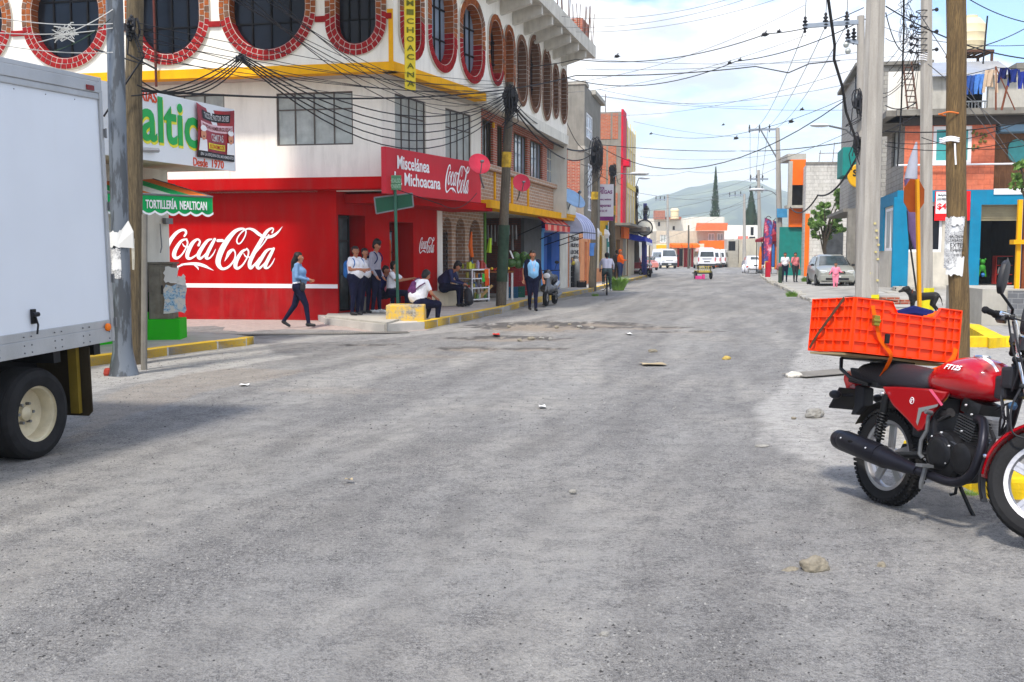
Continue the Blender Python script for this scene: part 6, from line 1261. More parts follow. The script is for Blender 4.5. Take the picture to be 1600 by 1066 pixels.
m_ = MB(); c = at(1441,92,b2.y)-b2; [m_.tube([c+V(.14*cos(t*pi/6),.14*sin(t*pi/6),dz+.02*sin(t)) for t in range(12)],.01,4,closed=True) for dz in (0,.05,-.05,.1)]; m_.build('white_wire',WTXT,rB)
b3 = gnd(1497,563,.02); rC = pole('wooden_pole','thick brown wooden pole wrapped with printed posters right of the orange crate',b3,at(1478,0,b3.y)+V(-.05,0,4),.142,.128,WOODP2,20)
def cen(py): a = at(1478+(1497-1478)*py/563,py,b3.y); return (a.x-b3.x-.005,a.y-b3.y)
for y0,y1,m,s,a0,a1 in ((418,340,P1,3,3.4,6.1),(430,402,PAPER,5,3.5,6.0),(352,340,PAPER,9,4.2,6.2)): wrap(rC,cen((y0+y1)/2),at(1490,y0,b3.y).z-b3.z,at(1490,y1,b3.y).z-b3.z,.150+.002*s,a0,a1,m,s)
for s_,y0,y1 in (('EXTES',387,380),('Eventos',393,388),('BALTAZAR',372,368),('SABADO',378,374),('2 222 145',400,397)):
    z0,z1 = at(1490,y0,b3.y).z-b3.z,at(1490,y1,b3.y).z-b3.z; c = cen((y0+y1)/2); o = fit('lettering',s_,BLKP,rC,0,1,z0,z1,0)
    for v in o.data.vertices: a = 4.0+v.co.x*1.25; v.co = (c[0]+.162*cos(a),c[1]+.162*sin(a),v.co.z)
for y,m,n_ in ((178,M('orange_twine',srgb(220,120,60),.8),1),(222,WTXT,3)):
    m_ = MB(); c = cen(y)
    for k in range(n_): z = at(1490,y,b3.y).z-b3.z+k*.025; m_.tube([(c[0]+.142*cos(t*pi/8),c[1]+.142*sin(t*pi/8),z+.01*sin(t*1.3)) for t in range(16)],.012,5,closed=True)
    m_.build('twine',m,rC)
m_ = MB(); c = cen(240); m_.tube([(c[0]-.01,c[1]-.15,at(1479,226,b3.y).z-b3.z),(c[0],c[1]-.155,at(1479,245,b3.y).z-b3.z),(c[0]+.015,c[1]-.15,at(1480,259,b3.y).z-b3.z)],.013,5); m_.build('twine',WTXT,rC)
# back of the stop sign
b4 = gnd(1438,530,.1); r = thing('stop_sign','orange-backed octagonal road sign on a yellow post seen from behind','road sign',b4); t_ = at(1433,280,b4.y)-b4
m_ = MB(); m_.bar((0,0,-.1),t_,.075,.05); m_.build('post',M('post_yellow',srgb(214,150,26),.6,var=.1,grime=.3),r); c = at(1428,306,b4.y+.06)-b4; R_ = 26.5/1600*b4.y; m_ = MB(); ax = V(.835,.55,0).normalized()
m_.prism([c+ax*(R_*1.04*cos(pi/8+k*pi/4))+V(0,0,R_*1.04*sin(pi/8+k*pi/4)) for k in range(8)],V(.55,-.835,0)*.006); m_.build('plate',M('rusty_orange',srgb(158,76,26),.7,var=.25,vs=4,grime=.3),r)
# folded banner behind the sign
bz_ = gnd(1428,480,.2); m_ = MB(); p0 = at(1429,218,24.5); p1 = at(1418,300,24.5); p2 = at(1436,400,24.5)
r = thing('folded_umbrella','folded white and purple umbrella behind the octagonal road sign','umbrella',(p1.x,p1.y,.2)); pr = []
m_ = MB(); cps = [at(1432,222,24.5),at(1427,250,24.5),at(1423,280,24.5),at(1424,320,24.5),at(1428,360,24.5),at(1430,390,24.5)]; rad_ = [.02,.10,.15,.11,.14,.03]
m_.tube([c-r.location for c in cps[:3]],rad_[:3],10); m_.build('white_fabric',M('umbrella_white',srgb(160,162,174),.8,var=.15),r,smooth=True); m_ = MB(); m_.tube([c-r.location for c in cps[2:]],rad_[2:],10); m_.build('purple_fabric',M('umbrella_purple',srgb(112,90,128),.7,var=.25,vs=5),r,smooth=True)
m_ = MB(); m_.tube([at(1418,330,24.5)-r.location,at(1421,375,24.5)-r.location,at(1434,470,24.5)-r.location],.022,6); m_.build('shaft',BLKM,r)
# crossarm pole behind
b5 = gnd(1349,450,.3); b5.y = 30; b5.x = at(1346,450,30).x; b5.z = .2; r = pole('utility_pole','concrete utility pole with a grey crossarm and insulators at the top centre right',b5,at(1345,25,30),.17,.1,PC,10)
m_ = MB(); a,c = at(1256,41,30)-b5,at(1350,34,30)-b5; m_.bar(a,c,.1,.12); m_.bar(at(1322,63,30)-b5,at(1354,70,30)-b5,.1); m_.build('crossarm',M('arm_grey',srgb(150,160,172),.6,.4),r)
def insul(m_,c,s=1): m_.lathe([(.02,-.25*s),(.05,-.2*s),(.02,-.16*s),(.09,-.12*s),(.03,-.08*s),(.09,-.02*s),(.03,.02*s),(.08,.08*s),(.03,.12*s),(.05,.18*s),(.02,.22*s)],10,c)
for x,y in ((1258,38),(1290,32),(1323,30),(1325,58),(1334,56)): m_ = MB(); insul(m_,at(x,y,30)-b5); m_.build('insulator',BLKP,r)
for x,y in ((1322,70),(1325,80),(1344,128),(1342,150)): MB().sph(at(x,y,30)-b5,.09,8).build('insulator_cap',CURT,r)
lamp(r,b5,1338,217,1296,197,30,.55)
coil(r,b5,1343,160,.16,9,12); coil(r,b5,1339,225,.13,7,14)
# further poles
def tpole(px,pyb,topx,topy,d,r0,label,arms,z=.12,mat=PC,nm='utility_pole',far=None):
    b = at(px,pyb,d); b.z = z; r = pole(nm,label,b,at(topx,topy,d),r0,r0*.6,mat,10)
    for (x0,y0,x1,y1) in arms:
        m_ = MB(); m_.bar(at(x0,y0,d)-b,at(x1,y1,d)-b,.14); m_.build('crossarm',M('arm_grey',(0,)*3),r)
        for i in range(3): m_ = MB(); insul(m_,at(x0+(x1-x0)*(i/3)+1,y0+(y1-y0)*i/3-2,d)-b,1.2); m_.build('insulator',BLKP,r)
    return r,b
rD,bD = tpole(1219,428,1215,200,74,.24,'tall grey pole with a wide crossarm and brace on the right pavement',((1170,203,1217,202),))
m_ = MB(); m_.tube([at(1189,204,74)-bD,at(1214,248,74)-bD],.05,5); m_.build('brace',STEEL,rD); lamp(rD,bD,1213,305,1195,297,74,1.1)
m_ = MB(); q = [at(x,y,73.6)-bD for x,y in ((1214,340),(1230,340),(1230,326),(1214,326))]; m_.prism(q,(0,.08,0)); m_.build('blue_sign',M('small_blue_sign',srgb(70,150,200),.5),rD)
tpole(1188,427,1185,266,88,.2,'second far pole with two short arms above the feather flags',((1172,280,1200,280),(1171,297,1199,298)))
tpole(1163,414,1163,303,118,.22,'far pole with one crossarm in front of the orange door',((1139,306,1165,304),)); tpole(1044,398,1043,304,124,.2,'pale far pole against the beige house',((1024,312,1044,312),)); tpole(1076,395,1076,352,116,.14,'short dark pole between the white house and orange canopy',(),mat=WOODG,nm='wooden_pole'); tpole(1015,410,1015,372,100,.1,'thin dark post at the far left kerb',(),mat=WOODG,nm='wooden_pole')
b = at(1008,426,72); b.z = .12; rE = thing('round_sign','round white illustrated sign on a striped blue post along the left pavement','sign',b); m_ = MB(); d_ = b.y; t_ = at(1008,318,d_)-b; m_.tube([(0,0,0),t_],.13,8); m_.tube([at(1004,426,d_)-b,at(1004,370,d_)-b],.07,6); m_.build('post',M('post_blue',srgb(66,70,140),.6,var=.3,vs=2),rE)
c = at(1007,356,d_-.4)-b; R_ = 12/1600*d_; m_ = MB(); m_.lathe([(R_*.98,-.06),(R_*.98,.06)],30,c,'y'); m_.build('face',M('sign_cream',srgb(222,220,208),.5),rE); m_ = MB(); m_.tube([c+V(R_*cos(t*pi/12),-.06,R_*sin(t*pi/12)) for t in range(24)],.05,5,closed=True)
m_.tube([c+V(R_*.6*cos(pi+t*pi/8),-.08,R_*.1-R_*.25*sin(t*pi/8)) for t in range(9)],.04,4); m_.build('sign_rim',BLKM,rE); m_ = MB(); m_.sph(c+V(.1,-.08,-R_*.35),.12,8,sc=(1,.3,1)); m_.build('red_mark',M('ink_red',(.6,.02,.02)),rE)
coil(rE,b,1008,330,.22,9,21)
# street name sign
b6 = gnd(622,487,.2); b6.y = 23.3; b6.x = at(622,487,23.3).x; r = thing('street_sign','green street name sign on a thin post beside the corner shop entrance','road sign',b6); m_ = MB(); m_.tube([(0,0,-.1),at(617,280,23.3)-b6],.035,8); m_.build('post',M('post_green',srgb(60,110,90),.6,.3,var=.25,grime=.3),r)
SG_ = M('sign_green',srgb(86,142,104),.5,var=.1,grime=.3); SGD = M('sign_dark_green',srgb(20,84,58),.5,var=.15,grime=.2)
FN = Fr((at(609,290,23.2)).to_2d(),(1,.05)); q = rpx(FN,609.5,628,274,297); m_ = MB(); m_.box(q[0],q[1],0,.01,q[2],q[3]); P(m_,'name_plate',SG_,FN,r)
for s,y0,y1 in (('HIDALGO',286,279),('PONIENTE',294.5,288)): qq = rpx(FN,611,627,y1,y0); fit('lettering',s,M('pale_green_ink',srgb(170,208,180),.6),r,*qq[:2],qq[2],qq[3],-.008,bold=.015).location = FN.o-b6
m_ = MB(); pq = [at(x,y,23.35)-b6 for x,y in ((585,309),(644,302),(646,323),(588,334))]; m_.prism(pq,(0,.012,0)); m_.build('back_plate',SGD,r); m_ = MB(); [m_.bar(pq[i],pq[(i+1) % 4],.03,.03) for i in range(4)]; m_.build('plate_edge',STEEL,r)
# ------------------------------------------------------------ overhead cables
CB = M('cable_black',(.028,.028,.03),.6,bump=0); CG = M('cable_grey',(.17,.17,.18),.6,bump=0); CW = M('cable_white',(.5,.5,.48),.6,bump=0)
def cable(pts,sag,r=.012,mat=None,group='overhead cables',label='thin dark overhead cable strung across the street',name='overhead_cable',n=16,blobs=()):
    """pts: (px, py, distance) anchors"""
    w = [at(*p) for p in pts]; path = []
    for i in range(len(w)-1):
        s = sag if not hasattr(sag,'__len__') else sag[i]
        for k in range(n): t = k/n; path.append(w[i].lerp(w[i+1],t)-V(0,0,4*s*t*(1-t)))
    path.append(w[-1]); m_ = MB(); m_.tube(path,r,5)
    o = m_.build(name,mat or CB,fixn=False); 
    for (px,py,d,s) in blobs: q = MB(); s *= .5; q.sph(at(px,py,d),s,7,sc=(1.3,1,.8)); [q.tube([at(px,py,d),at(px,py,d)+V(s*1.6*cos(j*1.3),0,s*1.5*sin(j*1.9))],.01,3) for j in range(6)]; q.build('cable_knot',BLKP,o)
    return tag(o,label,'cable',group)
rnd = random.Random(2)
G1 = 'thick cable bundle by the white facade'; L1 = 'thick black sagging cable in the bundle crossing the white corner facade'
for i,(x,y) in enumerate(((205,150),(222,143),(222,138),(214,133),(222,128))): cable([(x,y,13.9),(374+i,86+i*3,15.2)],.12+.05*i,.010,label=L1,group=G1)
for i in range(5): cable([(374+i,84+i*3,15.2),(792,146+i*4,27.9)],.75+.12*i,.012,label=L1,group=G1)
tag(MB().tube([at(376+8*cos(t),92+5*sin(t*2.3),15.2+.1*sin(t)) for t in range(16)],.014,5).build('cable_joint',BLKP),'knotted black cable joint hanging before the round windows','cable joint')
G2 = 'fan of thin cables from the upper left'; L2 = 'thin cable fanning from the upper left down to the tall wooden pole'
for i in range(7): cable([(330+i*14,-20,14),(792,140+i*3,27.9)],.5+.17*(i % 4),.006+.002*(i % 2),label=L2,group=G2)
for i in range(7): cable([(215,36+i*9,13.9),(790+i,128+i*3,27.95)],.15+.12*(i % 3),.006,label='very thin horizontal wire running along the round windows',group='thin wires along the facade')
for i,(a,b_) in enumerate((((-20,25,12),(176,37,13.2)),((-20,50,12),(176,44,13.2)),((-20,66,12),(176,82,13.2)),((60,66,12.5),(176,15,13.2)),((84,80,12.5),(172,30,13.2)))): cable([a,b_],.05,.006,CW if i != 4 else TEALP,label='pale thin wire between the left frame edge and the grey steel pole',group='pale wires at far left')
m_ = MB(); rr3 = random.Random(6)
for k in range(9): p = [at(80+rr3.uniform(0,45),35+rr3.uniform(0,32),12.6) for _ in range(4)]; m_.tube([(p[0]),p[1],p[2],p[3]],.007,4)
tag(m_.build('wire_tangle',CW),'pale tangle of loose wire caught before the round windows at left','wire')
cable([(222,142,14),(780,124,30),(900,117,34)],(.3,.05),.013,label='long black cable crossing the facade towards the sky',group=None) if False else None
S_ = 'long dark cable spanning the open sky between both sides of the street'; GS = 'long cables across the sky'
cable([(222,142,14),(900,118,34),(1180,104,33),(1232,114,32),(1264,100,31),(1312,95,30)],(.35,.1,0,0,0),.017,label=S_,group=GS)
cable([(770,104,31),(900,93,33),(1198,53,31),(1350,12,30)],(.1,.35,.15),.014,label=S_,group=GS,blobs=((964,88,33,.14),(1195,54,31,.16),(1217,49,31,.1)))
cable([(886,122,38),(1150,96,33),(1352,30,30)],(.5,.2),.015,label=S_,group=GS,blobs=((1140,98,33,.1),(1156,94,33,.1)))
cable([(931,225,46),(1320,157,30)],1.5,.016,label=S_,group=GS,blobs=((1150,216,38,.14),(1236,190,33,.13)))
cable([(790,150,27.95),(930,228,46)],.7,.03,label='thick drooping cable between the two wooden poles on the left',group='drooping pole to pole cables'); cable([(797,160,27.95),(930,236,46)],.9,.022,label='thick drooping cable between the two wooden poles on the left',group='drooping pole to pole cables'); cable([(797,150,27.95),(885,190,40),(930,232,46)],.5,.014,label='thick drooping cable between the two wooden poles on the left',group='drooping pole to pole cables'); cable([(935,226,46),(1160,236,50),(1335,220,30.5)],(.1,.1),.016,label=S_,group=GS)
cable([(1016,208,46),(1322,153,30)],.6,.009,label=S_,group=GS,blobs=((1017,209,46,.1),(1130,195,40,.08),(1253,171,33,.1)))
cable([(930,262,46),(1075,268,60),(1330,205,31)],(.3,.5),.008,label=S_,group=GS)
T_ = 'very thin pale wire high in the bright sky'; GT = 'very thin sky wires'
for a,b_,s in (((870,25,32),(1160,-8,30),.3),((870,42,32),(1185,-8,30),.3),((900,50,34),(1240,-10,30),.3),((880,130,36),(1258,8,30),.4),((915,92,34),(1400,88,32),.2),((915,108,34),(1340,82,32),.2),((936,150,46),(1340,128,34),.5),((936,140,44),(1200,165,60),.3),((950,180,50),(1330,110,32),.4),((940,150,46),(1330,172,34),.2),((886,145,40),(1260,55,32),.3),((990,190,60),(1215,215,72),.3),((1000,245,60),(1215,240,73),.3),((990,300,66),(1163,306,116),.5),((1043,306,122),(1215,262,74),.6),((1000,330,66),(1186,282,86),.5),((1010,340,80),(1214,300,74),.5),((1000,345,70),(1185,300,86),.8),((1043,312,122),(1184,290,86),.4),((1020,380,90),(1163,320,118),.2)):
    cable([a,b_],s,.0075*(max(1,(a[2]+b_[2])/2/34)**.5),CG,label=T_,group=GT)
for i,x in enumerate((1258,1290,1323)): cable([(x,44-i*3,30),(1172+i*14,203,74)],.8,.011,CG,label='taut wire running from the near crossarm down to the far wide crossarm',group='wires between the two crossarms'); cable([(x+2,-10,26),(x,30,30)],0,.01,CG,label='short wire rising out of frame above the near crossarm',group='wires above the near crossarm')
for i in range(3): cable([(1172+i*14,203,74),(1172+i*9,281,88)],0,.016,CG,label='hanging wire under the far wide crossarm',group='wires under the far crossarm')
cable([(1292,-15,22),(1304,70,24),(1303,92,24.5),(1316,135,26),(1322,175,27),(1341,228,29.5)],0,.035,label='heaviest black cable bundle descending from the top edge to the crossarm pole',group=None,n=4)
cable([(1235,324,60),(1278,305,42),(1342,240,30)],(.5,.4),.035,label='thick cable sagging before the whitewashed wall',group=None)
for i,(a,b_,s) in enumerate((((1342,215,30),(1432,180,20.5),.1),((1383,222,20),(1640,170,19),.25),((1383,228,20),(1640,205,19),.2),((1383,205,20),(1640,182,19),.12),((1440,215,20),(1640,218,19),.2),((1350,30,30),(1640,68,22),.3),((1384,10,18),(1640,95,18),.2),((1500,-10,16),(1640,40,16),.1),((1352,35,30),(1432,-5,20),.1),((1384,20,22),(1436,60,20),.5),((1384,60,22),(1436,45,20),.15),((1352,120,30),(1436,85,20),.6),((1384,165,22),(1432,160,20),.1),((1500,80,15),(1640,20,18),.1),((1352,150,30),(1432,105,20),.3))): cable([a,b_],s,.008 if i % 3 else .012,label='dark cable running between the right hand poles and past the store',group='cables around the right poles')
for i,(a,b_) in enumerate((((1436,20,19.8),(1600,275,30)),((1450,100,19.8),(1600,225,26)),((1500,150,19),(1590,262,30)))): cable([a,b_],0,.009,CG,label='taut diagonal guy wire crossing before the terracotta upper floor',group='diagonal guy wires')
cable([(1412,-10,20),(1412,50,21),(1408,170,24),(1406,200,24),(1402,260,24)],0,.02,label='thick dark cable hanging vertically between the two concrete poles',group=None)
m_ = MB(); rr3 = random.Random(16)
for k in range(13): p = [at(1410+rr3.gauss(8,12),rr3.uniform(-5,80),20.3) for _ in range(3)]; m_.tube(sm([tuple(q) for q in p],5),.005,4)
tag(m_.build('wire_tangle',CB),'black tangle of cable loops beside the brackets of the slimmer concrete pole','wire')
for i in range(8): cable([(1384+i*6,100+i*10,21),(1436,20+i*11,20)],.1,.006,label='thin drop wire fanning from the slimmer concrete pole',group='drop wires at the slimmer pole')
m_ = MB(); [m_.tube([at(1412+6*cos(t*.8)*k,55+12*sin(t*.8)*k,20) for t in range(8)],.006,4,closed=True) for k in (1,1.3)]; tag(m_.build('wire_loop',CG),'coiled wire loop hanging between the concrete poles against the sky','wire')
cable([(622,297,23.0),(690,320,23.4),(745,302,26)],(.0,.2),.01,label='thin black cable drooping across the long red signboard',group=None)
# ------------------------------------------------------------ the red motorbike
bR = gnd(1385,787); bf = V(.29,-.956,0).normalized()
bX = V(bf.x,bf.y,.07).normalized(); bL = V(-bf.y,bf.x,0); bZ = bX.cross(bL); ln = radians(7)
bY = bL*cos(ln)-bZ*sin(ln); bU = bZ*cos(ln)+bL*sin(ln)
bike = thing('motorbike','red delivery motorbike parked at the right edge with an orange crate on its back','motorbike',bR)
bm4 = Matrix((bX,bY,bU)).transposed().to_4x4(); bike.rotation_euler = bm4.to_euler()
RP = M('bike_red',srgb(176,6,22),.22,var=.05,vs=2,bump=0,coat=1); RPD = M('bike_red_dark',srgb(150,4,16),.28,var=.05,bump=0,coat=.8)
SEAT = M('seat_vinyl',(.022,.02,.026),.55,var=.2,vs=3,bump=.4,bs=180); ENG = M('engine_black',(.02,.02,.022),.38,.5,var=.4,vs=14,bump=.2); ENG2 = M('engine_grey',(.10,.10,.105),.4,.8,var=.35,vs=12)
EXH = M('exhaust_navy',(.017,.017,.024),.38,.5,var=.25,vs=6,bump=.1,bs=40); SILV = M('bike_silver',srgb(196,198,202),.3,.8,var=.08,bump=0); TYRE = M('tyre_rubber',(0,)*3)
def B(mb,name,mat,par=None,**k): return mb.build(name,mat,par or bike,**k)
def wheel(par,cx,R_,w,knob,name='wheel'):
    r = thing(name,None,None,(cx,0,0)); r.parent = par; z = (0,0,.305); m_ = MB(); ri = R_-.085
    prof = [(ri,-w*.32),(ri+.015,-w*.42),(R_-.035,-w*.5),(R_-.012,-w*.36),(R_-.003,-w*.18),(R_,0),(R_-.003,w*.18),(R_-.012,w*.36),(R_-.035,w*.5),(ri+.015,w*.42),(ri,w*.32)]
    m_.lathe(prof,72,z,'y',caps=False)
    if knob:
        for k in range(60):
            a = 2*pi*k/60
            for yy,rr_,s in ((-w*.48,R_-.022,.9),(-w*.22,R_,1),(w*.1,R_+.002,1),(w*.45,R_-.022,.9)):
                aa = a+(.05 if yy > 0 else 0); c = V(rr_*cos(aa),yy,.305+rr_*sin(aa)); t = V(-sin(aa),0,cos(aa))*.0095; n_ = V(cos(aa),0,sin(aa))*.008*s; b_ = V(0,w*.085,0)
                m_.prism([c-t-b_-n_,c+t-b_-n_,c+t+b_-n_,c-t+b_-n_],n_*2.2)
    else:
        for k in range(48): a = 2*pi*k/48; m_.tube([V((R_+.0005)*cos(a+j*.03),(j-1.5)*w*.2,.305+(R_+.0005)*sin(a+j*.03)) for j in range(4)],.0022,3)
    m_.build('tyre',TYRE,r,smooth=30)
    m_ = MB(); m_.lathe([(ri+.008,-w*.36),(ri+.006,-w*.30),(ri-.022,-w*.26),(ri-.030,-w*.1),(ri-.030,w*.1),(ri-.022,w*.26),(ri+.006,w*.30),(ri+.008,w*.36)],72,z,'y',caps=False)
    m_.lathe([(.03,-.05),(.045,-.045),(.05,-.02),(.05,.02),(.045,.045),(.03,.05)],24,z,'y')
    for k in range(5):
        a = 2*pi*k/5+.3
        for s in (-.11,.11):
            p0 = V(.045*cos(a+s*2),0,.305+.045*sin(a+s*2)); p1 = V((ri-.025)*cos(a+s*.55),0,.305+(ri-.025)*sin(a+s*.55)); m_.bar(p0,p1,.028,.02,up=(0,1,0))
    m_.build('rim',ALU,r,smooth=30)
    m_ = MB(); m_.lathe([(.001,-.062),(.014,-.062),(.014,-.05),(.06,-.05),(.062,-.046)],16,z,'y'); m_.build('hub',ENG2,r); return r
wheel(bike,0,.308,.115,True)
# swingarm, shocks, chain case
m_ = MB(); 
for s in (-1,1): m_.tube([(0,s*.095,.305),(.2,s*.10,.325),(.47,s*.09,.36)],.022,8)
m_.cyl((0,-.12,.305),(0,.12,.305),.013); m_.lathe([(.02,-.13),(.022,-.12),(.022,-.11)],8,(0,0,.305),'y'); B(m_,'swingarm',BLKM,smooth=True)
for s in (-1,1):
    a,b_ = V(.025,s*.125,.34),V(.09,s*.14,.69); r = thing('shock_absorber',None,None,(0,0,0)); r.parent = bike; m_ = MB(); m_.tube([a,a.lerp(b_,.45)],.015,8); m_.tube([a.lerp(b_,.5),b_],.024,10); m_.build('damper',BLKM,r,smooth=True)
    m_ = MB(); d = b_-a; n_ = 90; X_ = d.normalized().cross(V(0,1,0)).normalized(); Y_ = V(0,1,0); m_.tube([a+d*(.18+.5*k/n_)+X_*.03*cos(k*2*pi*9/n_)+Y_*.03*sin(k*2*pi*9/n_) for k in range(n_+1)],.0055,5); m_.build('spring',BLKM,r,smooth=True)
    m_ = MB(); m_.sph(b_+V(0,s*.03,0),.017,8); m_.sph(a+V(0,s*.03,0),.014,8); m_.build('bolt',CHROME,r,smooth=True)
m_ = MB(); m_.tube([(.0,.10,.36),(.45,.10,.42)],.03,6); B(m_,'chain_cover',BLKP)
# rear mudguard, plate, lamps
m_ = MB()
def arc_guard(cx,cz,R_,a0,a1,w,th=.004,n=18,cr_=.025):
    m = MB()
    def f(r_): return lambda a,b: V(cx+(r_-cr_*(2*b-1)**2)*cos(a0+(a1-a0)*a),(b-.5)*w,cz+(r_-cr_*(2*b-1)**2)*sin(a0+(a1-a0)*a))
    m.grid(f(R_),n,8); m.grid(f(R_-th),n,8); return m
B(arc_guard(0,.305,.36,radians(45),radians(150),.15),'rear_mudguard',BLKP,smooth=True)
m_ = MB(); m_.prism([(-.38,-.04,.74),(-.28,-.04,.72),(-.27,-.04,.60),(-.34,-.04,.54),(-.40,-.04,.53),(-.37,-.04,.60)],(0,.08,0)); B(m_,'tail_guard',BLKP,bevel=.01)
m_ = MB(); m_.prism([(-.53,-.12,.56),(-.43,-.12,.70),(-.43,.09,.70),(-.53,.09,.56)],(-.007,0,.006)); B(m_,'number_plate',M('plate_dark',(.035,.035,.04),.5))
m_ = MB(); m_.T = Matrix.Translation((-.40,-.17,.655)); m_.sph((0,0,0),.05,12,sc=(1.0,.75,.6)); m_.T = None; m_.tube([(-.36,-.06,.66),(-.39,-.13,.655)],.012,6); B(m_,'indicator',BLKP,smooth=True); m_ = MB(); m_.T = Matrix.Translation((-.40,.17,.655)); m_.sph((0,0,0),.05,12,sc=(1.0,.75,.6)); B(m_,'indicator',BLKP,smooth=True)
m_ = MB(); m_.prism([(-.36,-.09,.83),(-.47,-.07,.815),(-.475,-.07,.76),(-.42,-.08,.70),(-.33,-.09,.74)],(0,.16,0)); B(m_,'tail_light',M('red_lens_b',srgb(196,12,24),.15,coat=1,bump=0),bevel=.012)
m_ = MB(); m_.prism([(-.36,-.11,.845),(-.02,-.12,.80),(-.02,-.12,.72),(-.2,-.12,.73),(-.34,-.10,.77)],(0,.22,0)); B(m_,'tail_cowl',BLKP,bevel=.015)
m_ = MB()
for s in (-1,1): m_.tube([(-.1,s*.13,.74),(-.3,s*.135,.775),(-.42,s*.13,.83),(-.44,s*.12,.90),(-.42,s*.11,.915),(-.2,s*.11,.915)],.013,8)
m_.tube([(-.42,-.11,.91),(-.42,.11,.91)],.012,8); m_.box(-.42,.0,-.12,.12,.895,.905); B(m_,'grab_rail',BLKM,smooth=True)
# seat: lofted sections
def loft(secs,n=20,p=2.4):
    """secs: (x, z_mid, half_w, h_up, h_dn) superellipse sections"""
    m = MB(); vs = []
    for x,zc,hw,hu,hd in secs:
        for j in range(n):
            a = 2*pi*j/n; c,s = cos(a),sin(a); yy = hw*(abs(c)**(2/p))*(1 if c > 0 else -1); zz = (hu if s > 0 else hd)*(abs(s)**(2/p))*(1 if s > 0 else -1); vs.append((x,yy,zc+zz))
    fs = [(i*n+j,i*n+(j+1) % n,(i+1)*n+(j+1) % n,(i+1)*n+j) for i in range(len(secs)-1) for j in range(n)]+[tuple(range(n)),tuple((len(secs)-1)*n+j for j in reversed(range(n)))]
    return m.add(vs,fs)
B(loft(sm([(-.33,.81,.06,.03,.03),(-.27,.81,.105,.07,.06),(-.1,.805,.13,.09,.08),(.1,.79,.14,.10,.08),(.26,.775,.135,.10,.075),(.36,.775,.12,.085,.07),(.41,.78,.09,.04,.04)])),'seat',SEAT,smooth=True)
# tank
tank = B(loft(sm([(.36,.79,.07,.035,.05),(.42,.80,.105,.075,.08),(.52,.815,.135,.105,.11),(.64,.82,.150,.125,.125),(.75,.82,.155,.125,.125),(.84,.815,.140,.105,.11),(.89,.80,.10,.07,.075),(.91,.79,.06,.035,.04)]),32,2.3),'fuel_tank',RP,smooth=True)
m_ = MB(); m_.lathe([(.045,.0),(.047,.012),(.04,.02),(.001,.022)],24,(.72,0,.938)); m_.build('filler_cap',CHROME,tank,smooth=True); m_ = MB(); m_.tube([(.78,-.04,.938),(.84,-.045,.915),(.885,-.04,.865)],.012,6); m_.build('white_decal',WTXT,tank)
TXM = Matrix.Translation((.655,-.158,.855)) @ Matrix.Rotation(pi/2,4,'X') @ Matrix.Rotation(-.12,4,'Z')
lt = text('decal_lettering','FT125',.038,WTXT,tank,Matrix(),1.1,.001,bold=.001)
for v in lt.data.vertices:
    x,y_,z_ = v.co; X_ = .60+x*1.25+.25*y_; Z_ = .868+y_-.08*x; 
    # lie on the tank flank (superellipse section)
    hw = .1605; q = min(.98,abs(Z_-.82)/.12); v.co = (X_,-(hw*(1-q**2.3)**(1/2.3))-.006-z_,Z_)
# side panel with silver flash, under-seat cover
sp_ = [(.05,.735),(.20,.742),(.47,.745),(.62,.735),(.60,.70),(.50,.60),(.44,.50),(.40,.485),(.30,.55),(.17,.62),(.08,.70)]
def panel(pl,y0,y1,th,nm,mat,bv=.01,par=None):
    m = MB(); m.prism([(x,y0+(y1-y0)*((x-.05)/.57),z) for x,z in pl],(0,th,0)); return B(m,nm,mat,par,bevel=bv)
for s in (-1,1):
    q = panel(sp_,s*.150,s*.135,-s*.03,'side_cover',RPD,.012)
    if s < 0:
        m_ = MB(); f_ = lambda x,z: (x,-.153+.015*((x-.05)/.57),z); m_.add([f_(*p) for p in ((.56,.66),(.555,.645),(.43,.605),(.405,.52),(.39,.54),(.40,.625))],[(0,1,2,5),(5,2,3,4)]); m_.build('silver_flash',SILV,q,fixn=False)
        m_ = MB(); m_.add([f_(*p) for p in ((.47,.74),(.50,.742),(.60,.66),(.585,.65))],[(0,1,2,3)]); m_.build('pink_stripe',M('pink_stripe',srgb(222,90,120),.4),q,fixn=False)
        m_ = MB(); m_.tube([(.34+.017*cos(t*pi/5),-.147,.665+.02*sin(t*pi/5)) for t in range(10)],.0022,4,closed=True); m_.tube([(.337,-.147,.655),(.337,-.147,.675),(.346,-.147,.67),(.337,-.147,.665)],.002,4); m_.build('emblem',WTXT,q)
m_ = MB(); m_.box(.0,.48,-.09,.09,.60,.74); m_.box(.3,.5,-.1,.1,.45,.62); B(m_,'battery_box',BLKP,bevel=.02)
# frame tubes
m_ = MB()
for s in (-1,1): m_.tube([(-.35,s*.10,.76),(.1,s*.10,.73),(.42,s*.09,.70)],.016,8); m_.tube([(.42,s*.09,.74),(.45,s*.09,.5),(.47,s*.08,.32)],.018,8)
m_.tube([(.42,0,.72),(.75,0,.72),(1.0,0,.86)],.024,8); m_.tube([(1.03,0,.80),(.98,0,.60),(.90,0,.42),(.85,0,.28)],.021,8); m_.tube([(.85,0,.28),(.6,0,.22),(.45,0,.3)],.018,8); m_.cyl((1.055,0,.74),(.985,0,.92),.034); B(m_,'frame',BLKM,smooth=True)
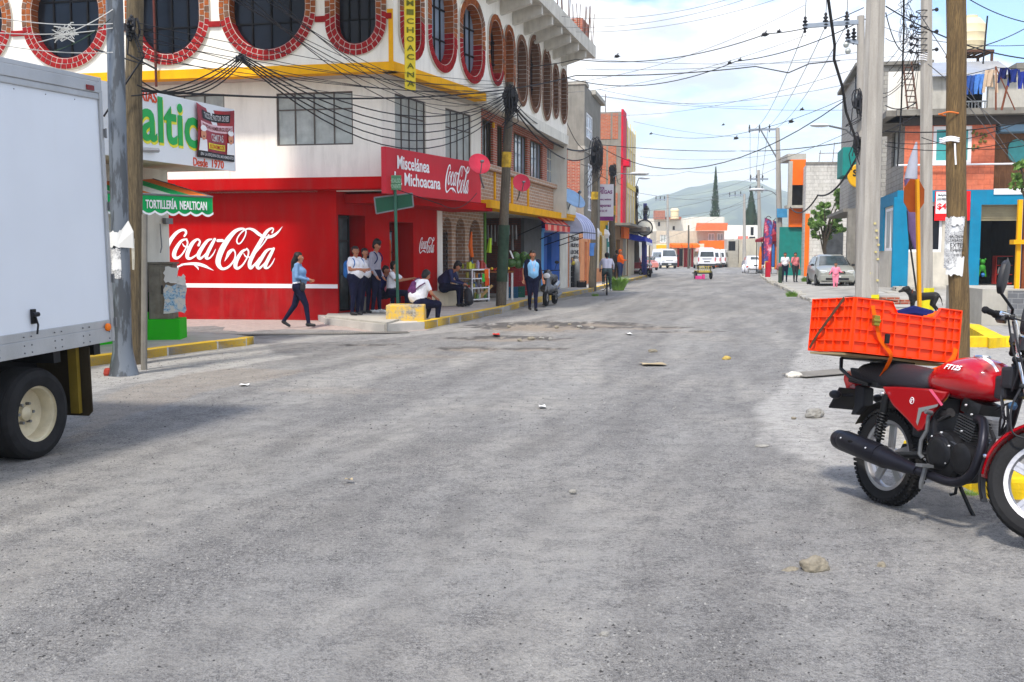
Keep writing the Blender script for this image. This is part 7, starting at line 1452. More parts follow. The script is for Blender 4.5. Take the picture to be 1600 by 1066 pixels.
# engine
eng = thing('engine',None,None); eng.parent = bike
m_ = MB(); m_.lathe([(.10,-.13),(.135,-.12),(.145,-.09),(.15,.1),(.12,.13)],30,(.60,0,.37),'y'); m_.lathe([(.06,-.14),(.085,-.13),(.095,-.1),(.1,.1)],24,(.76,0,.37),'y'); m_.box(.48,.84,-.09,.09,.26,.45); m_.build('crankcase',ENG,eng,smooth=True)
m_ = MB(); m_.lathe([(.001,-.155),(.06,-.155),(.085,-.148),(.10,-.135),(.10,-.12)],30,(.59,0,.385),'y'); [m_.tube([(.59+rr_*cos(a0+.12*j),-.15+.3*(rr_-.05)*.1,.385+rr_*sin(a0+.12*j)) for j in range(9)],.0022,4) for rr_,a0 in ((.055,.3),(.07,.4),(.085,.5),(.062,2.6),(.08,2.4))]; m_.build('clutch_cover',ENG,eng,smooth=True)
m_ = MB(); ux = V(.27,0,1).normalized(); fx = V(1,0,-.27).normalized(); c0_ = V(.70,0,.47)
for k in range(9): c = c0_+ux*(.012+k*.0155); h = .075-.003*(k > 6); m_.T = Matrix.Translation(c) @ Matrix(((fx.x,0,ux.x,0),(0,1,0,0),(fx.z,0,ux.z,0),(0,0,0,1))); m_.box(-h,h,-.08,.08,-.0032,.0032,0)
m_.T = Matrix.Translation(c0_) @ Matrix(((fx.x,0,ux.x,0),(0,1,0,0),(fx.z,0,ux.z,0),(0,0,0,1))); m_.box(-.055,.055,-.06,.06,-.02,.17); m_.T = None; m_.build('cylinder_fins',[ENG2],eng)
m_ = MB(); m_.T = Matrix.Translation(c0_+ux*.19) @ Matrix(((fx.x,0,ux.x,0),(0,1,0,0),(fx.z,0,ux.z,0),(0,0,0,1))); m_.box(-.075,.08,-.085,.085,-.04,.05); m_.build('cylinder_head',ENG,eng,bevel=.02,smooth=True)
m_ = MB(); [m_.sph(p,.0085,6) for p in ((.5,-.135,.42),(.53,-.14,.47),(.68,-.14,.43),(.66,-.138,.33),(.78,-.13,.43),(.82,-.1,.30),(.74,-.1,.67),(.79,-.1,.62),(.48,-.13,.33),(.62,-.15,.5),(.71,-.09,.52))]; m_.build('bolt',CHROME,eng,smooth=True)
m_ = MB(); m_.tube([(.50,-.11,.46),(.58,-.125,.49),(.66,-.12,.46),(.72,-.12,.44)],.007,6); m_.tube([(.60,-.08,.62),(.55,-.07,.60),(.50,-.06,.60)],.028,8); m_.tube([(.5,-.07,.60),(.46,-.06,.61)],.045,10); m_.tube([(.52,-.1,.56),(.62,-.1,.61)],.009,6); m_.build('carburettor',ENG2,eng,smooth=True)
m_ = MB(); m_.tube([(.86,-.05,.58),(.93,-.06,.5),(.92,-.1,.4)],.012,6); m_.tube([(.88,-.02,.66),(.97,-.03,.7),(.99,-.03,.56),(.94,-.03,.4)],.009,6); [m_.tube([(.93+.01*k,-.04-.01*k,.74),(1.0,-.08,.68-.02*k),(.97,-.07+.03*k,.6),(.93,-.03,.52)],.006,5) for k in range(4)]; m_.build('hoses',BLKP,eng,smooth=True)
m_ = MB(); m_.box(.82,.84,-.07,.07,.50,.62); [m_.box(.845+k*.001,.90,-.06,.06,.5+k*.016,.506+k*.016) for k in range(7)]; m_.build('oil_cooler_fins',ALU,eng)
m_ = MB(); m_.tube([(.54,-.165,.60),(.525,-.17,.585),(.515,-.165,.50),(.475,-.165,.44),(.47,-.165,.36),(.48,-.15,.34)],[.010,.012,.011,.012,.012,.014],8); m_.tube([(.545,-.165,.605),(.545,-.21,.61)],.013,8); B(m_,'kick_starter',STEEL,smooth=True)
m_ = MB(); m_.tube([(.50,-.12,.30),(.60,-.20,.30)],.012,6); m_.box(.575,.63,-.27,-.19,.295,.312); m_.tube([(.60,-.22,.295),(.575,-.22,.20),(.565,-.21,.17)],.014,6); B(m_,'footrest',STEEL,smooth=True)
# exhaust
m_ = MB(); m_.tube(sm([(.80,-.07,.60),(.87,-.09,.585),(.925,-.13,.50),(.935,-.155,.40),(.90,-.165,.30),(.82,-.17,.245),(.72,-.175,.235),(.60,-.18,.25),(.48,-.19,.262)],5),.026,14); B(m_,'exhaust_pipe',EXH,smooth=True)
ax0,ax1 = V(.50,-.195,.262),V(-.27,-.225,.375); dx_ = ax1-ax0
m_ = MB(); rs = [(0,.027),(.04,.034),(.18,.046),(.30,.056),(.34,.062),(.36,.064),(.90,.066),(.96,.062),(.99,.05),(1.0,.03)]; m_.tube([ax0+dx_*t for t,_ in rs],[r_ for _,r_ in rs],28); mf = B(m_,'silencer',EXH,smooth=True)
m_ = MB(); m_.tube([ax0+dx_*t+V(0,-.006,.008) for t in (.42,.44,.86,.89)],[.060,.0655,.0655,.06],24); m_.build('heat_shield',EXH,mf,smooth=True); m_ = MB(); [m_.sph(ax0+dx_*t+V(0,-.064,.028),.009,8) for t in (.5,.82)]; m_.build('bolt',CHROME,mf,smooth=True); m_ = MB(); m_.T = Matrix.Translation(ax0+dx_*.70+V(0,-.064,.03)); m_.sph((0,0,0),.028,10,sc=(1,.3,.35)); m_.build('slot',DARK,mf)
m_ = MB(); m_.tube([(.42,.12,.28),(.50,.20,.06),(.52,.24,-.01)],.013,6); m_.bar((.51,.24,-.012),(.57,.25,-.012),.03,.008); m_.tube([(.47,.12,.26),(.45,.13,.14),(.44,.1,.13)],.01,6); B(m_,'side_stand',BLKM)
# front assembly, steered to the left
rk_ = Vector((-.40,0,.92)).normalized(); piv = V(1.0,0,.87)
FM_ = Matrix.Translation(piv) @ Matrix.Rotation(radians(38),4,rk_) @ Matrix.Translation(-piv)
def Bf(m,name,mat,**k):
    o = m.build(name,mat,bike,**k); o.matrix_local = FM_; return o
axl = V(1.27,0,.305)
fw_ = wheel(bike,0,.305,.09,False,'front_wheel'); fw_.matrix_local = FM_ @ Matrix.Translation((1.27,0,0))
m_ = MB()
for s in (-1,1):
    top = V(1.005,s*.095,.93); ax_ = V(1.265,s*.095,.30); m_.tube([top,top.lerp(ax_,.55)],.017,12)
m_.tube([V(1.0,-.095,.95),V(1.0,.095,.95)],.012,8); Bf(m_,'fork_tube',CHROME,smooth=True)
m_ = MB()
for s in (-1,1): top = V(1.005,s*.095,.93); ax_ = V(1.265,s*.095,.30); m_.tube([top.lerp(ax_,.52),top.lerp(ax_,.60),top.lerp(ax_,1.02)],[.027,.026,.024],12)
m_.cyl(axl+V(0,-.12,0),axl+V(0,.12,0),.012); Bf(m_,'fork_slider',BLKM,smooth=True)
m_ = MB(); m_.box(.975,1.035,-.12,.12,.90,.925); m_.box(1.04,1.1,-.12,.12,.76,.785); Bf(m_,'fork_yoke',BLKM,bevel=.008)
gd = arc_guard(1.27,.305,.345,radians(48),radians(185),.13,n=24,cr_=.03); Bf(gd,'front_mudguard',M('bike_red',(0,)*3),smooth=True)
g2 = arc_guard(1.27,.305,.348,radians(168),radians(208),.12,n=8,cr_=.02); Bf(g2,'mud_flap',BLKP,smooth=True); m_ = MB(); m_.sph((.945,-.06,.375),.012,8); Bf(m_,'bolt',CHROME)
# headlamp fairing
m_ = MB(); m_.prism([(1.06,-.1,1.03),(1.19,-.08,1.0),(1.22,-.08,.87),(1.14,-.1,.76),(1.06,-.12,.80),(1.03,-.12,.92)],(0,.2,0)); Bf(m_,'headlamp_cowl',BLKP,bevel=.03,smooth=True); m_ = MB(); m_.prism([(1.08,-.11,1.045),(1.21,-.085,1.01),(1.235,-.085,.93),(1.14,-.115,.99)],(0,.2,0)); Bf(m_,'headlamp_visor',M('bike_red',(0,)*3),bevel=.015,smooth=True)
m_ = MB(); [m_.lathe([(.05,-.03),(.05,.04),(.04,.05)],16,(1.03,s*.055,1.0)) for s in (-1,1)]; Bf(m_,'gauge',BLKP)
m_ = MB(); m_.tube(sm([(.86,-.36,1.085),(.88,-.25,1.105),(.95,-.16,1.12),(.985,-.07,.975),(.985,.07,.975),(.95,.16,1.12),(.88,.25,1.105),(.86,.36,1.085)],4),.011,10); Bf(m_,'handlebar',CHROME,smooth=True)
for s in (-1,1):
    m_ = MB(); a,b_ = V(.855,s*.375,1.082),V(.878,s*.255,1.104); m_.tube([a,a.lerp(b_,.05),a.lerp(b_,.1),a.lerp(b_,.9),b_],[.017,.02,.0165,.0165,.022],12); m_.sph(a,.019,10); Bf(m_,'grip',M('grip_rubber',(.02,.02,.022),.75,var=.2,bump=.5,bs=200),smooth=True)
    m_ = MB(); m_.box(.87,.92,s*.19-.03,s*.19+.03,1.085,1.14); m_.tube([(.9,s*.2,1.12),(.96,s*.19,1.12)],.02,8); Bf(m_,'switch_housing',BLKP,bevel=.008)
    m_ = MB(); m_.tube([(.93,s*.2,1.115),(.95,s*.27,1.105),(.93,s*.36,1.085)],[.008,.007,.006],8); Bf(m_,'lever',CHROME if s < 0 else BLKM,smooth=True)
    m_ = MB(); m_.tube([(.94,s*.18,1.13),(.95,s*.23,1.15),(.92,s*.29,1.18),(.89,s*.32,1.21)],.008,8); Bf(m_,'mirror_stem',BLKM,smooth=True)
    mr = MB(); c = V(.88,s*.335,1.275); pts = [(.00,-.085),(.035,-.06),(.052,.0),(.045,.07),(.01,.105),(-.03,.10),(-.048,.05),(-.045,-.02),(-.025,-.07)]
    mr.prism([c+V(0,a*1.25*s,b_) for a,b_ in pts],(.028,0,.0)); mo = Bf(mr,'mirror',BLKP,bevel=.01,smooth=True)
    m_ = MB(); m_.add([c+V(-.001,a*1.1*s,b_*.88) for a,b_ in pts],[tuple(range(9))]); m_.build('mirror_glass',M('mirror_glass',(.03,.035,.04),.04,.9,var=0,bump=0),mo)
m_ = MB()
for p in ([(.93,-.2,1.11),(.98,-.16,.95),(1.02,-.13,.85),(1.0,-.06,.75)],[(.93,-.18,1.12),(1.06,-.17,1.08),(1.08,-.1,.92),(1.03,-.05,.8)],[(.93,.2,1.11),(1.02,.14,1.0),(1.08,.1,.85),(1.0,.03,.72)],[(.95,-.17,1.1),(1.0,-.2,.98),(1.07,-.14,.80),(1.15,-.12,.55),(1.2,-.11,.42)],[(1.06,-.1,.80),(1.03,-.12,.65),(1.06,-.12,.52),(1.12,-.1,.5)]): m_.tube(sm(p,5),.0055,6)
Bf(m_,'control_cable',BLKP,smooth=True)
m_ = MB(); m_.box(.95,1.04,-.08,.08,.78,.90); m_.box(.90,.98,-.07,.07,.72,.85); B(m_,'steering_head',BLKP,bevel=.02); m_ = MB(); m_.sph((1.04,-.06,.69),.025,8); B(m_,'horn',M('horn_blue',srgb(50,80,110),.4),smooth=True)
# ------------------------------------------------------------ crate on a plywood board
CR = M('crate_orange',srgb(248,66,8),.45,var=.06,vs=2,bump=0,spec=.4)
def bw(x,y,z): return bR+bX*x+bY*y+bU*z
cx0,cx1,cy0,cy1,cz0,cz1 = -.36,.085,-.42,.36,.925,1.265
crate = thing('plastic_crate','big orange plastic crate strapped crosswise on the back of the red motorbike','crate',bw(0,0,0)); crate.rotation_euler = bike.rotation_euler
m_ = MB(); T_ = .006
def wallc(fix,a0,a1,axis,out,notch):
    """ribbed wall in the plane axis=fix; out = outward sign"""
    def bx(a,b_,z0,z1,d0,d1):
        lo,hi = sorted((fix+out*d0,fix+out*d1))
        if axis == 'x': m_.box(lo,hi,a,b_,z0,z1)
        else: m_.box(a,b_,lo,hi,z0,z1)
    L = a1-a0; nt_ = .07; n0,n1 = (a0+L*.33,a0+L*.80) if notch else (0,0)
    bx(a0,a1,cz0,cz1-nt_,-.003,0)
    if notch: bx(a0,n0,cz1-nt_,cz1,-.003,0); bx(n1,a1,cz1-nt_,cz1,-.003,0)
    else: bx(a0,a1,cz1-nt_,cz1,-.003,0)
    nv = 8 if notch else 5
    for k in range(nv+1):
        a = a0+L*k/nv; top = cz1-nt_ if notch and n0-.01 < a < n1+.01 else cz1; a = min(max(a,a0+.002),a1-.002); bx(a-.0025,a+.0025,cz0,top,0,.016)
        if k < nv and (k == 0 or k == nv-1): a = a0+L*(k+.5)/nv; bx(a-.002,a+.002,cz0+.07,cz1,0,.012)
    for k in range(6):
        z = cz0+(cz1-cz0)*(0,.21,.43,.65,.84,1)[k]; z = min(z,cz1-.004)
        if notch and k == 5:
            bx(a0-.0,n0,z-.003,z+.004,-.012,.018); bx(n1,a1,z-.003,z+.004,-.012,.018); bx(n0,n1,cz1-nt_-.004,cz1-nt_+.003,-.008,.016)
        elif k == 0: bx(a0,a0+L*.3,z,z+.006,0,.016); bx(a0+L*.55,a1-L*.0,z,z+.006,0,.016)
        elif notch and k == 4: bx(a0,n0,z-.0025,z+.0025,0,.0155); bx(n1,a1,z-.0025,z+.0025,0,.0155)
        else: bx(a0,a1,z-.0025,z+.0025,0,.0155)
    if notch:   # sloped notch ends
        for s,n_ in ((1,n0),(-1,n1)):
            q = .045*s
            f = (lambda a,z,dd: (fix+out*dd,a,z)) if axis == 'x' else (lambda a,z,dd: (a,fix+out*dd,z))
            m_.add([f(n_,cz1,0),f(n_,cz1-nt_,0),f(n_+q,cz1-nt_,0)],[(0,1,2)]); m_.add([f(n_,cz1,-.01),f(n_+q,cz1-nt_,-.01),f(n_+q,cz1-nt_,.016),f(n_,cz1,.016)],[(0,1,2,3)])
wallc(cx1,cy0,cy1,'x',1,True); wallc(cx0,cy0,cy1,'x',-1,True); wallc(cy0,cx0,cx1,'y',-1,False); wallc(cy1,cx0,cx1,'y',1,False)
m_.build('walls',CR,crate,fixn=False); m_ = MB(); m_.box(cx0,cx1,cy0,cy1,cz0+.004,cz0+.01); m_.build('floor',CR,crate)
m_ = MB(); m_.box(cx0+.05,cx1-.04,cy0-.03,cy1+.05,.905,.918); pb_ = m_.build('plywood_board',M('plywood',srgb(150,132,100),.8,var=.2),None); pb_.location = crate.location; pb_.rotation_euler = crate.rotation_euler; tag(pb_,'bare plywood board between the orange crate and the motorbike seat','board')
ST = M('strap_orange',srgb(228,96,14),.7,var=.15,vs=20,bump=.3,bs=200); STD = M('strap_dark',(.10,.05,.03),.7)
def ribbon(pts,w,mat,nm,lab,nrm):
    p = sm([tuple(x) for x in pts],5); m = MB(); n_ = Vector(nrm).normalized()
    for i in range(len(p)-1):
        a,b_ = Vector(p[i]),Vector(p[i+1]); d = (b_-a).normalized(); s = d.cross(n_).normalized()*w/2; m.add([a-s,a+s,b_+s,b_-s,a-s+n_*.002,a+s+n_*.002,b_+s+n_*.002,b_-s+n_*.002],[(0,1,2,3),(7,6,5,4),(0,4,5,1),(2,6,7,3),(1,5,6,2),(3,7,4,0)])
    o = m.build(nm,mat); o.location = crate.location; o.rotation_euler = crate.rotation_euler; return tag(o,lab,'strap')
fx_ = cx1+.022
ribbon([(fx_,-.31,1.225),(fx_+.008,-.30,1.17),(fx_+.012,-.275,1.10),(fx_+.012,-.25,1.03),(fx_+.01,-.20,.98),(fx_+.005,-.15,.93),(fx_-.04,-.14,.86),(fx_-.1,-.13,.80)],.028,ST,'orange_strap','orange ratchet strap running down the front left of the crate',(1,0,0))
ribbon([(.0,cy0-.022,1.26),(-.12,cy0-.024,1.15),(-.26,cy0-.024,1.02),(-.33,cy0-.022,.94)],.022,STD,'dark_strap','dark brown strap across the short side of the crate',(0,-1,0))
ribbon([(-.02,cy0+.0,1.272),(.0,-.28,1.276),(fx_-.02,-.2,1.272),(.05,-.1,1.270)],.024,M('strap_maroon',(.06,.02,.02),.7),'dark_strap','dark strap knotted over the top rim of the crate',(0,0,1))
ribbon([(fx_,.33,1.02),(fx_+.02,.30,.96),(fx_+.05,.22,.90),(fx_+.06,.12,.86)],.032,ST,'orange_strap','orange strap at the lower right corner of the crate near the tank',(1,0,.2))
m_ = MB(); m_.box(fx_+.01,fx_+.04,-.315,-.275,1.10,1.165); m_.cyl((fx_+.03,-.32,1.13),(fx_+.03,-.27,1.13),.014); o = m_.build('strap_ratchet',M('brass_dull',srgb(150,140,60),.4,.7),bevel=.005); o.location = crate.location; o.rotation_euler = crate.rotation_euler; tag(o,'small brass ratchet buckle on the front strap of the crate','buckle')
m_ = MB(); m_.box(fx_+.012,fx_+.03,-.215,-.185,1.0,1.06); o = m_.build('strap_ratchet',BLKM,bevel=.005); o.location = crate.location; o.rotation_euler = crate.rotation_euler; tag(o,'dark strap buckle low on the front of the crate','buckle')
m_ = MB(); m_.tube([(-.1,.02,1.20),(-.06,.12,1.225),(.0,.2,1.21),(.03,.28,1.18)],[.03,.05,.045,.02],8,0); m_.tube([(.0,.15,1.20),(.04,.22,1.215),(.05,.3,1.18)],[.02,.03,.02],8,1); o = m_.build('folded_cloth',[NAVY,ST],smooth=True); o.location = crate.location; o.rotation_euler = crate.rotation_euler; tag(o,'navy and orange cloth bundle lying inside the orange crate','cloth')
# ------------------------------------------------------------ people
import numpy as np
SKIN = M('skin',srgb(168,112,84),.55,var=.06,bump=0); SKIN2 = M('skin_light',srgb(172,118,90),.55,var=.06,bump=0)
HAIR = M('hair_black',(.012,.010,.009),.45,var=.3,vs=30,bump=.4,bs=120); SHOEB = M('shoe_black',(.02,.02,.022),.5); SHOEW = M('shoe_white',srgb(206,206,204),.6); SOLE = M('shoe_sole',srgb(190,190,186),.7)
DNV = M('navy_trousers',srgb(26,28,52),.85,var=.35,vs=9,bump=1,bs=16); WSH = M('white_shirt',srgb(226,226,232),.85,var=.14,vs=9,bump=1,bs=15)
def capsule(mb,a,b,ra,rb,n=10):
    a,b = Vector(a),Vector(b); d = b-a
    if d.length < 1e-4: return mb.sph(a,ra,n)
    u = d.normalized(); pts = []; rs = []
    for t in (-.98,-.75,-.4): pts.append(a+u*(ra*t)); rs.append(ra*sqrt(1-t*t))
    for k in range(4): pts.append(a+d*(k/3)); rs.append(ra+(rb-ra)*k/3)
    for t in (.4,.75,.98): pts.append(b+u*(rb*t)); rs.append(rb*sqrt(1-t*t))
    return mb.tube(pts,rs,n)
def remesh(caps,vox,name,mats,parent,extra=None,smooth_it=4):
    """caps: (a, b, ra, rb, material index[, flatten]) -> one continuous surface coloured by nearest limb"""
    mb = MB()
    for c in caps: capsule(mb,*c[:4])
    me = bpy.data.meshes.new(name); me.from_pydata(mb.v,[],mb.f); o = bpy.data.objects.new(name,me); COL.objects.link(o)
    md = o.modifiers.new('r','REMESH'); md.mode = 'VOXEL'; md.voxel_size = vox; md.adaptivity = 0
    ms = o.modifiers.new('s','SMOOTH'); ms.factor = .5; ms.iterations = smooth_it
    dg = bpy.context.evaluated_depsgraph_get(); m2 = bpy.data.meshes.new_from_object(o.evaluated_get(dg)); bpy.data.objects.remove(o); m2.name = name
    m2.materials.clear()
    for m in mats: m2.materials.append(m)
    n = len(m2.polygons); C = np.empty(n*3); m2.polygons.foreach_get('center',C); C = C.reshape(-1,3); best = np.full(n,1e9); mi = np.zeros(n,int)
    for c in caps:
        a,b = np.array(c[0]),np.array(c[1]); d = b-a; L = d@d; t = np.clip(((C-a)@d)/L,0,1) if L > 1e-9 else np.zeros(n); q = np.linalg.norm(C-(a+t[:,None]*d),axis=1)-(c[2]+(c[3]-c[2])*t)
        k = q < best; best[k] = q[k]; mi[k] = c[4]
    m2.polygons.foreach_set('material_index',mi.astype('i')); m2.polygons.foreach_set('use_smooth',[True]*n)
    o = bpy.data.objects.new(name,m2); COL.objects.link(o); o.parent = parent
    if extra:        # fingers, eyes etc. rooted in the body
        bm = bmesh.new(); bm.from_mesh(m2); e = bpy.data.meshes.new('x'); e.from_pydata(extra.v,[],extra.f)
        for m in mats: e.materials.append(m)
        e.polygons.foreach_set('material_index',extra.m); e.polygons.foreach_set('use_smooth',[True]*len(e.polygons)); bm.from_mesh(e); bm.to_mesh(m2); bm.free()
    return o
STAND = dict(hipL=(.09,0,.90),hipR=(-.09,0,.90),knL=(.10,-.02,.49),knR=(-.10,-.02,.49),anL=(.10,.03,.085),anR=(-.10,.03,.085),waist=(0,0,1.05),chest=(0,.0,1.26),neck=(0,.01,1.43),head=(0,-.02,1.56),
    shL=(.175,.01,1.37),shR=(-.175,.01,1.37),elL=(.22,.03,1.09),elR=(-.22,.03,1.09),wrL=(.23,-.05,.85),wrR=(-.23,-.05,.85),face=(0,-1,0),footL=(0,-1,0),footR=(0,-1,0))
SIT = dict(STAND,hipL=(.10,0,.50),hipR=(-.10,0,.50),knL=(.13,-.42,.50),knR=(-.13,-.42,.50),anL=(.12,-.42,.085),anR=(-.12,-.42,.085),waist=(0,.0,.66),chest=(0,-.03,.86),neck=(0,-.05,1.03),head=(0,-.09,1.16),shL=(.175,-.04,.97),shR=(-.175,-.04,.97),elL=(.22,-.1,.70),elR=(-.22,-.1,.70),wrL=(.12,-.32,.60),wrR=(-.12,-.32,.60))
def person(label,loc,rz,h,pose=None,base=STAND,top=WSH,legs=DNV,shoes=SHOEB,skin=SKIN,hair='short',sleeve='short',g=1.0,shape='f',vox=.015,hem=None,hairm=None,group=None,collar=None):
    J = dict(base); J.update(pose or {}); J = {k: Vector(v) for k,v in J.items()}; s = h/1.66
    r = thing('person',label,'person',loc,rz,group); r.scale = (s,s,s); mats = [skin,top,legs,shoes,hem or top,HAIR,PAPER,SOLE]
    caps = []; A = caps.append; lat = (J['shL']-J['shR']).normalized(); hl = (J['hipL']-J['hipR']).normalized(); up = (J['neck']-J['waist']).normalized(); fwd = lat.cross(up)*-1; g *= 1.1
    if fwd.dot(J['face']) < 0 and base is STAND: fwd = -fwd
    pel = (J['hipL']+J['hipR'])/2
    for q in (-1,1):
        A((pel+hl*q*.065+V(0,0,.03),J['waist']+lat*q*.05,.112*g,.100*g,2 if hem is None else 4))
        A((J['waist']+lat*q*.055-up*.03,J['chest']+lat*q*.07,.104*g,.112*g,1))
        A((J['chest']+lat*q*.06,J['sh'+'RL'[q > 0]]-lat*q*.045-up*.02,.105*g,.068,1))
        A((pel+hl*q*.07-V(0,0,.0),pel+hl*q*.07+V(0,0,.02),.118*g,.118*g,2))
    if shape == 'f':
        for q in (-1,1): A((J['chest']+lat*q*.075+fwd*.075*g,J['chest']+lat*q*.07+fwd*.08*g-up*.03,.062*g,.06*g,1))
    if g > 1.15: A((J['waist']+fwd*.05,J['waist']+fwd*.05+up*.08,.13*g,.11*g,1))
    A((J['neck']-up*.06,J['head']+V(0,0,-.05),.056,.05,0)); A((J['shL']-lat*.04,J['shR']+lat*.04,.058,.058,1))
    ex = MB()
    for S,q in (('L',1),('R',-1)):
        sh,el,wr = J['sh'+S],J['el'+S],J['wr'+S]; arm = 1
        if sleeve == 'long': A((sh,el,.056,.046,1)); A((el,wr,.045,.034,1))
        else: m = sh.lerp(el,.62); A((sh,m,.058,.052,1)); A((m,el,.042,.038,0)); A((el,wr,.038,.027,0))
        d = (wr-el).normalized(); c = fwd if abs(d.dot(fwd)) < .8 else V(0,0,-1); side = d.cross(c).normalized(); n_ = side.cross(d).normalized(); palm = wr+d*.05; A((wr,palm+d*.02,.026,.030,0)); A((palm+side*.012,palm-side*.012+d*.02,.026,.026,0))
        for k in range(4):
            b0 = palm+d*.035+side*(k-1.5)*.017; L = (.058,.07,.066,.05)[k]; m1 = b0+d*L*.5+n_*.006; e1 = m1+d*L*.42+n_*.022; ex.T = None; ex.tube([b0,m1,e1],[.0095,.0085,.007],6,0)
        t0 = palm+side*(.028*q)*(-1); ex.tube([t0-d*.02,t0+d*.012-side*.016*q,t0+d*.045-side*.012*q+n_*.012],[.011,.010,.008],6,0)
        hp,kn,an = J['hip'+S],J['kn'+S],J['an'+S]; A((hp,kn,.092*g,.062*(1+(g-1)*.5),2)); A((kn,an+V(0,0,.01),.060*(1+(g-1)*.5),.043,2)); f = J['foot'+S].normalized()
        A((an+V(0,0,-.03)-f*.03,an+f*.13+V(0,0,-.045),.042,.036,3)); A((an+V(0,0,.0),an+V(0,0,-.04),.042,.042,3))
    H = J['head']; f = J['face'].normalized(); e = f.cross(V(0,0,1)).normalized(); uu = e.cross(f).normalized(); uu = uu if uu.z > 0 else -uu
    A((H+uu*.02-f*.012,H+uu*.035-f*.02,.088,.085,0)); A((H+f*.02-uu*.02,H+f*.035-uu*.075,.068,.045,0)); A((H+f*.078+uu*.002,H+f*.098-uu*.022,.012,.015,0))
    for q in (-1,1): A((H+e*q*.082,H+e*q*.083-uu*.03,.016,.012,0))
    for q in (-1,1):
        ex.sph(H+f*.0775+e*q*.031+uu*.008,.0095,8,6,sc=(1,1,.6)); ex.sph(H+f*.083+e*q*.031+uu*.008,.0062,6,5); ex.tube([H+f*.083+e*q*.048+uu*.026,H+f*.089+e*q*.03+uu*.031,H+f*.088+e*q*.015+uu*.026],.005,4,5)
    ex.tube([H+f*.078+e*.022-uu*.052,H+f*.087-uu*.050,H+f*.078-e*.022-uu*.052],.005,5,5)
    remesh(caps,vox,'body',mats,r,ex); hc = []
    K_ = hc.append; K_((H+uu*.05-f*.032,H+uu*.060-f*.008,.093,.076,0)); K_((H-f*.04+uu*.03,H-f*.045-uu*.03,.085,.072,0))
    for q in (-1,1): K_((H+e*q*.05-f*.025+uu*.04,H+e*q*.058-f*.035-uu*.02,.05,.035,0))
    if hair == 'long':
        K_((H-f*.07+uu*.02,H-f*.12-uu*.10,.06,.07,0)); K_((H-f*.12-uu*.10,H-f*.16-uu*.28,.068,.035,0)); K_((H-f*.08-uu*.08,H-f*.10-uu*.22+e*.03,.05,.03,0))
    elif hair == 'tail': K_((H-f*.10+uu*.02,H-f*.12+uu*.0,.035,.035,0)); K_((H-f*.12,H-f*.14-uu*.16,.03,.02,0))
    elif hair == 'bun': K_((H-f*.11+uu*.06,H-f*.12+uu*.06,.04,.04,0))
    elif hair == 'afro': K_((H+uu*.08-f*.02,H+uu*.085+f*.02,.095,.07,0)); K_((H+uu*.05+f*.03,H+uu*.06+f*.045,.06,.045,0))
    remesh(hc,vox*.9,'hair',[hairm or HAIR],r,None,3)
    return r
def wtop(r,p): s = r.scale.x; return r.location+Matrix.Rotation(r.rotation_euler.z,3,'Z') @ (Vector(p)*s)
def pack(label,r,pts,mat,cat='backpack',name='backpack',vox=.014,straps=None,smat=None):
    o = thing(name,label,cat,r.location,r.rotation_euler.z); o.scale = r.scale; remesh([(V(*a),V(*b),ra,rb,0) for a,b,ra,rb in pts],vox,'bag_body',[mat],o,None,4)
    if straps:
        m = MB(); [m.tube(sm([tuple(q) for q in s_],4),.013,6) for s_ in straps]; m.build('strap',smat or mat,o,smooth=True)
    return o
R_ = radians
# walking woman in the denim jacket
DJ = M('denim_jacket',srgb(112,146,184),.85,var=.15,vs=9,bump=.6,bs=30)
w = person('woman in a pale denim jacket and navy trousers walking alone before the red wall',gnd(468,511,.04),R_(90),1.58,dict(hipL=(.09,.0,.88),hipR=(-.09,.0,.88),knR=(-.09,-.17,.50),anR=(-.09,-.22,.09),knL=(.09,.12,.48),anL=(.09,.36,.13),footL=(0,-.8,-.45),waist=(0,.01,1.04),chest=(0,.0,1.24),elL=(.23,.04,1.12),wrL=(.08,-.20,1.06),elR=(-.24,-.0,1.11),wrR=(-.06,-.22,1.05),head=(0,-.02,1.54)),top=DJ,hair='long',sleeve='long',hem=WSH,g=1.08)
pack('small dark bag hanging at the hip of the woman in the denim jacket',w,[((-.2,-.13,.86),(-.2,-.13,.95),.06,.055)],BLKP,'handbag','shoulder_bag',straps=[[(-.2,-.1,.97),(-.16,-.0,1.25),(.06,.05,1.42)]])
# group at the corner step
BKB = M('pack_blue',srgb(46,104,168),.8,var=.35,vs=9,bump=.5)
w = person('woman in a white shirt with folded arms and a blue backpack at the step',gnd(556,493,.2),R_(58),1.54,dict(elL=(.22,-.03,1.12),wrL=(.02,-.25,1.09),elR=(-.23,-.02,1.12),wrR=(.02,-.27,1.12),face=(-.45,-1,0)),top=WSH,g=1.28,hair='bun',shoes=SHOEB)
pack('bright blue backpack worn by the left woman of the standing group',w,[((-.05,.21,1.0),(-.05,.20,1.24),.10,.10),((.07,.21,1.0),(.07,.20,1.24),.10,.10),((0,.27,1.02),(0,.26,1.12),.09,.08)],BKB,straps=[[(.13,.13,1.34),(.15,-.06,1.38),(.17,-.13,1.25),(.18,-.02,1.08)],[(-.13,.13,1.34),(-.15,-.06,1.38),(-.17,-.13,1.25),(-.18,-.02,1.08)]])
person('woman in white with glasses on standing just behind the woman with the blue backpack',gnd(571,490,.2),R_(50),1.50,dict(elL=(.22,-.03,1.12),wrL=(.05,-.22,1.08),face=(-.25,-1,0)),top=WSH,g=1.05,hair='tail')
HG = M('hoodie_grey',srgb(150,148,160),.9,var=.15,vs=8,bump=.6)
